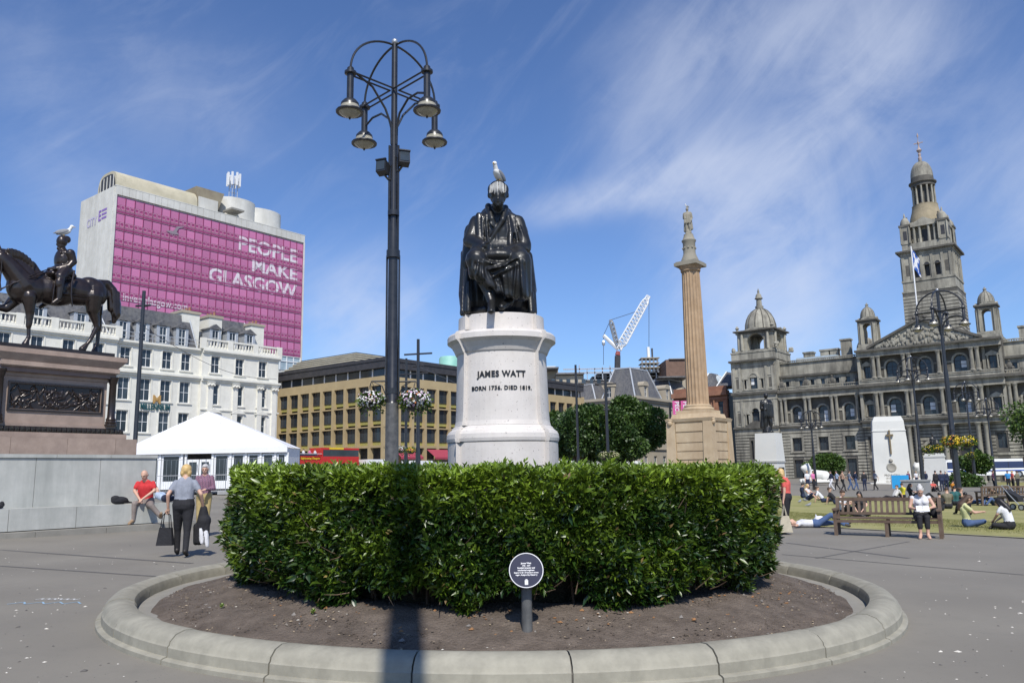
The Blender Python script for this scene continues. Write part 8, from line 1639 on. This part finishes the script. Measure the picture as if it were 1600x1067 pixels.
# coach in front of the city building
ca, cb2 = at(1478, 741, 112), at(1640, 741, 112); co = empty('coach', (ca.x, 112, ca.z - .6), R(-6), 'long white coach with dark blue windows parked before the big stone building at the right', 'coach'); hL = 12.5; ch = at(1540, 717, 112).z - ca.z + .6
s = M(); s.loft([[(x, yy, z) for x, z in ((0, .4), (0, ch - .4), (.5, ch), (hL, ch), (hL, .4))] for yy in (0, 2.5)]); s.build('body', m_white, co); s = M(); s.box(.3, hL - .2, -.03, -.005, ch * .52, ch * .86); s.build('window_band', plain('coach_glass', (.02, .04, .12), .1), co)
for i in range(7): s = M(); x = .3 + i * (hL - .5) / 6; s.box(x - .03, x + .03, -.045, -.03, ch * .52, ch * .86); s.build('window_bar', m_black, co)
s = M(); s.box(.2, hL, -.03, -.005, ch * .36, ch * .42); s.build('blue_stripe', plain('coach_blue', (.05, .12, .45), .4), co)
for x in (2.2, 9.6): wheel(co, x, .12, .5, .5)

# ---------------------------------------------------------------- masts, lamp posts, baskets in the distance
def mast(px0, pytop, Y, label, h_b=None, bars=(), r=.10, pyb=None, group='thin black masts round the square'):
    b = GY(px0, Y); t_ = at(px0, pytop, Y); t = empty('tall_mast', b, 0, label, 'mast', group); s = M(); s.lathe([(r * 1.4, -.3), (r * 1.3, 2.6), (r, 2.8), (r * .8, t_.z - b.z)], 8); s.build('shaft', m_black, t, True)
    for py, w_ in bars: z = at(px0, py, Y).z - b.z; s = M(); s.tube([(-w_, 0, z - .04 * w_), (w_, 0, z + .04 * w_)], r * .5, 5); s.build('crossbar', m_black, t)
    return t
mast(207, 455, 52, 'black mast standing in front of the cream hotel right of the equestrian monument', bars=((478, .5),), r=.15)
mast(653, 530, 42, 'black mast with short crossbars seen just right of the tall lamp post', bars=((553, .75), (572, .3)), r=.10)
t = mast(634, 560, 44, 'black mast hidden mostly by the right flower basket', bars=((585, 1.2),), r=.08)
mast(905, 570, 75, 'black mast left of the trees in front of the construction site', r=.13); mast(1053, 628, 85, 'black mast carrying the pink PEOPLE banners left of the column', r=.15)
# pink banners
for px, k in ((1057, -1), (1070, 1)):
    a = at(px - 5, 654, 84.6); b = at(px + 4, 626, 84.6); t = empty('street_banner', (a.x, 84.6, a.z), 0, 'pink street banner reading PEOPLE on the left side of its mast' if k < 0 else 'pink street banner on the right side of its mast partly behind the column', 'banner', 'pink street banners'); s = M(); s.box(0, b.x - a.x, 0, .03, 0, b.z - a.z); s.build('cloth', plain('banner_pink', (.62, .10, .30), .7), t)
    me = textmesh('PEOPLE', .62, .01, .01); me.materials.clear(); me.materials.append(m_wp); o = put('lettering', me, t, ((b.x - a.x) * .35, -.02, (b.z - a.z) * .96)); o.rotation_euler = (0, PI / 2, 0)
# overhead wires left
s = M(); a, b = at(207, 500, 52), at(432, 592, 95); pts = [a.lerp(b, i / 12) - Vector((0, 0, 1.2 * math.sin(PI * i / 12))) for i in range(13)]; s.tube(pts, .022, 4); tag(s.build('overhead_wire', m_black), 'thin black wire sagging across the cream hotel front from the mast', 'wire')
s = M(); a, b = at(653, 572, 42), at(760, 620, 84); pts = [a.lerp(b, i / 8) for i in range(9)]; s.tube(pts, .018, 4); tag(s.build('overhead_wire', m_black), 'thin black wire running right from the mast beside the lamp post', 'wire')
# far lantern posts on the right
lp = []
for px, pt, Y_, lb in ((1497, 452, 43, 'tall four lantern post at the right in front of the big stone building'), (1443, 556, 66, 'smaller four lantern post right of the white memorial'), (1525, 596, 88, 'distant four lantern post right of the tall one'), (1556, 622, 95, 'farthest four lantern post near the right edge'), (1275, 640, 92, 'distant lantern post between the dark statue and the clipped tree')):
    b = GY(px, Y_); H_p = at(px - (27 if px == 1497 else 8), pt, Y_).z - b.z; o = lantern_post('street_lamp', b, H_p, lb, 'four lantern posts on the right', detail=False, spot=False, k=1.15); lp.append(o)
big['group'] = None; del big['group']
for (px, py, Y_, r_, lb, cols) in ((1487, 690, 43, .50, 'yellow flower basket on the left of the tall right lamp post', [('yellow_blossom', (.75, .52, .03), 1.0), ('orange_blossom', (.70, .22, .06), .4)]), (1512, 690, 43, .46, 'yellow green flower basket on the right of the tall right lamp post', [('yellow_blossom', (.75, .52, .03), .8)]),
                               (1449, 702, 66, .50, 'green flower basket on the left of the lamp post by the far statue', [('yellow_blossom', (.75, .52, .03), .3)]), (1464, 701, 66, .5, 'green and yellow flower basket on the right of the lamp post by the far statue', [('yellow_blossom', (.75, .52, .03), .4)]),
                               (1517, 712, 88, .6, 'pale green flower basket of the distant lamp post', [('yellow_blossom', (.75, .52, .03), .2)]), (945, 712, 75, .6, 'pale yellow flower basket before the left tree trunks', [('cream_blossom', (.65, .62, .35), .8)]), (958, 712, 75, .6, 'pale yellow flower basket before the trees, right one of its post', [('cream_blossom', (.65, .62, .35), .8)]),
                               (626, 702, 42, .28, 'small white flower basket low on the mast behind the lamp post', [('white_blossom', (.78, .76, .74), .8)]), (642, 703, 42, .28, 'small yellow flower basket low on the mast behind the lamp post', [('yellow_blossom', (.75, .52, .03), .8)])):
    c = at(px, py, Y_); basket((c.x, c.y, c.z), r_, lb, cols, dens=.6)
mast(952, 585, 75, 'black basket post with lantern arms in front of the two dark trees', bars=((600, 1.0), (640, .3), (706, .7)), r=.16)
# dark head passing behind the hedge
p = at(585, 727, 24); person((p.x, 24, p.z - 1.62), R(90), 'stand', 'passer-by whose dark haired head shows just above the hedge beside the lamp post', c_navy, c_black, m_hairb, vox=.03)
# lawn grass blades
n = 42000; rg = np.random.default_rng(3); pa = [gpt(1232, 800), gpt(1600, 838), gpt(1600, 788), gpt(1236, 780)]
PX = rg.uniform(1190, 1640, n); PY = 772 + (rg.random(n) ** 1.3) * 0
t = rg.random(n); k = rg.random(n) ** .7; c0 = LA[0] + Vector((3, 0, 0)); c1 = LA[1]; 
X = c0.x + (c1.x - c0.x) * t; Y_ = c0.y + (c1.y - c0.y) * t + k * 9 + .05; Zg = np.array([G(x, y) for x, y in zip(X, Y_)])
D = np.stack([rg.normal(0, .35, n), rg.normal(0, .35, n), np.ones(n)], 1); D /= np.linalg.norm(D, axis=1)[:, None]; ln = rg.uniform(.02, .055, n)
m_blade = leafmat('grass_blade', (.13, .16, .035), (.30, .28, .09), .7, .2)
o = leaves('grass', np.stack([X, Y_, Zg + .01], 1), D, ln, ln * .10, np.clip(rg.normal(.5, .25, n), 0, 1), m_blade, None, quad=True); o['kind'] = 'stuff'; tag(o, 'short dry grass blades growing on the near lawn', 'grass')
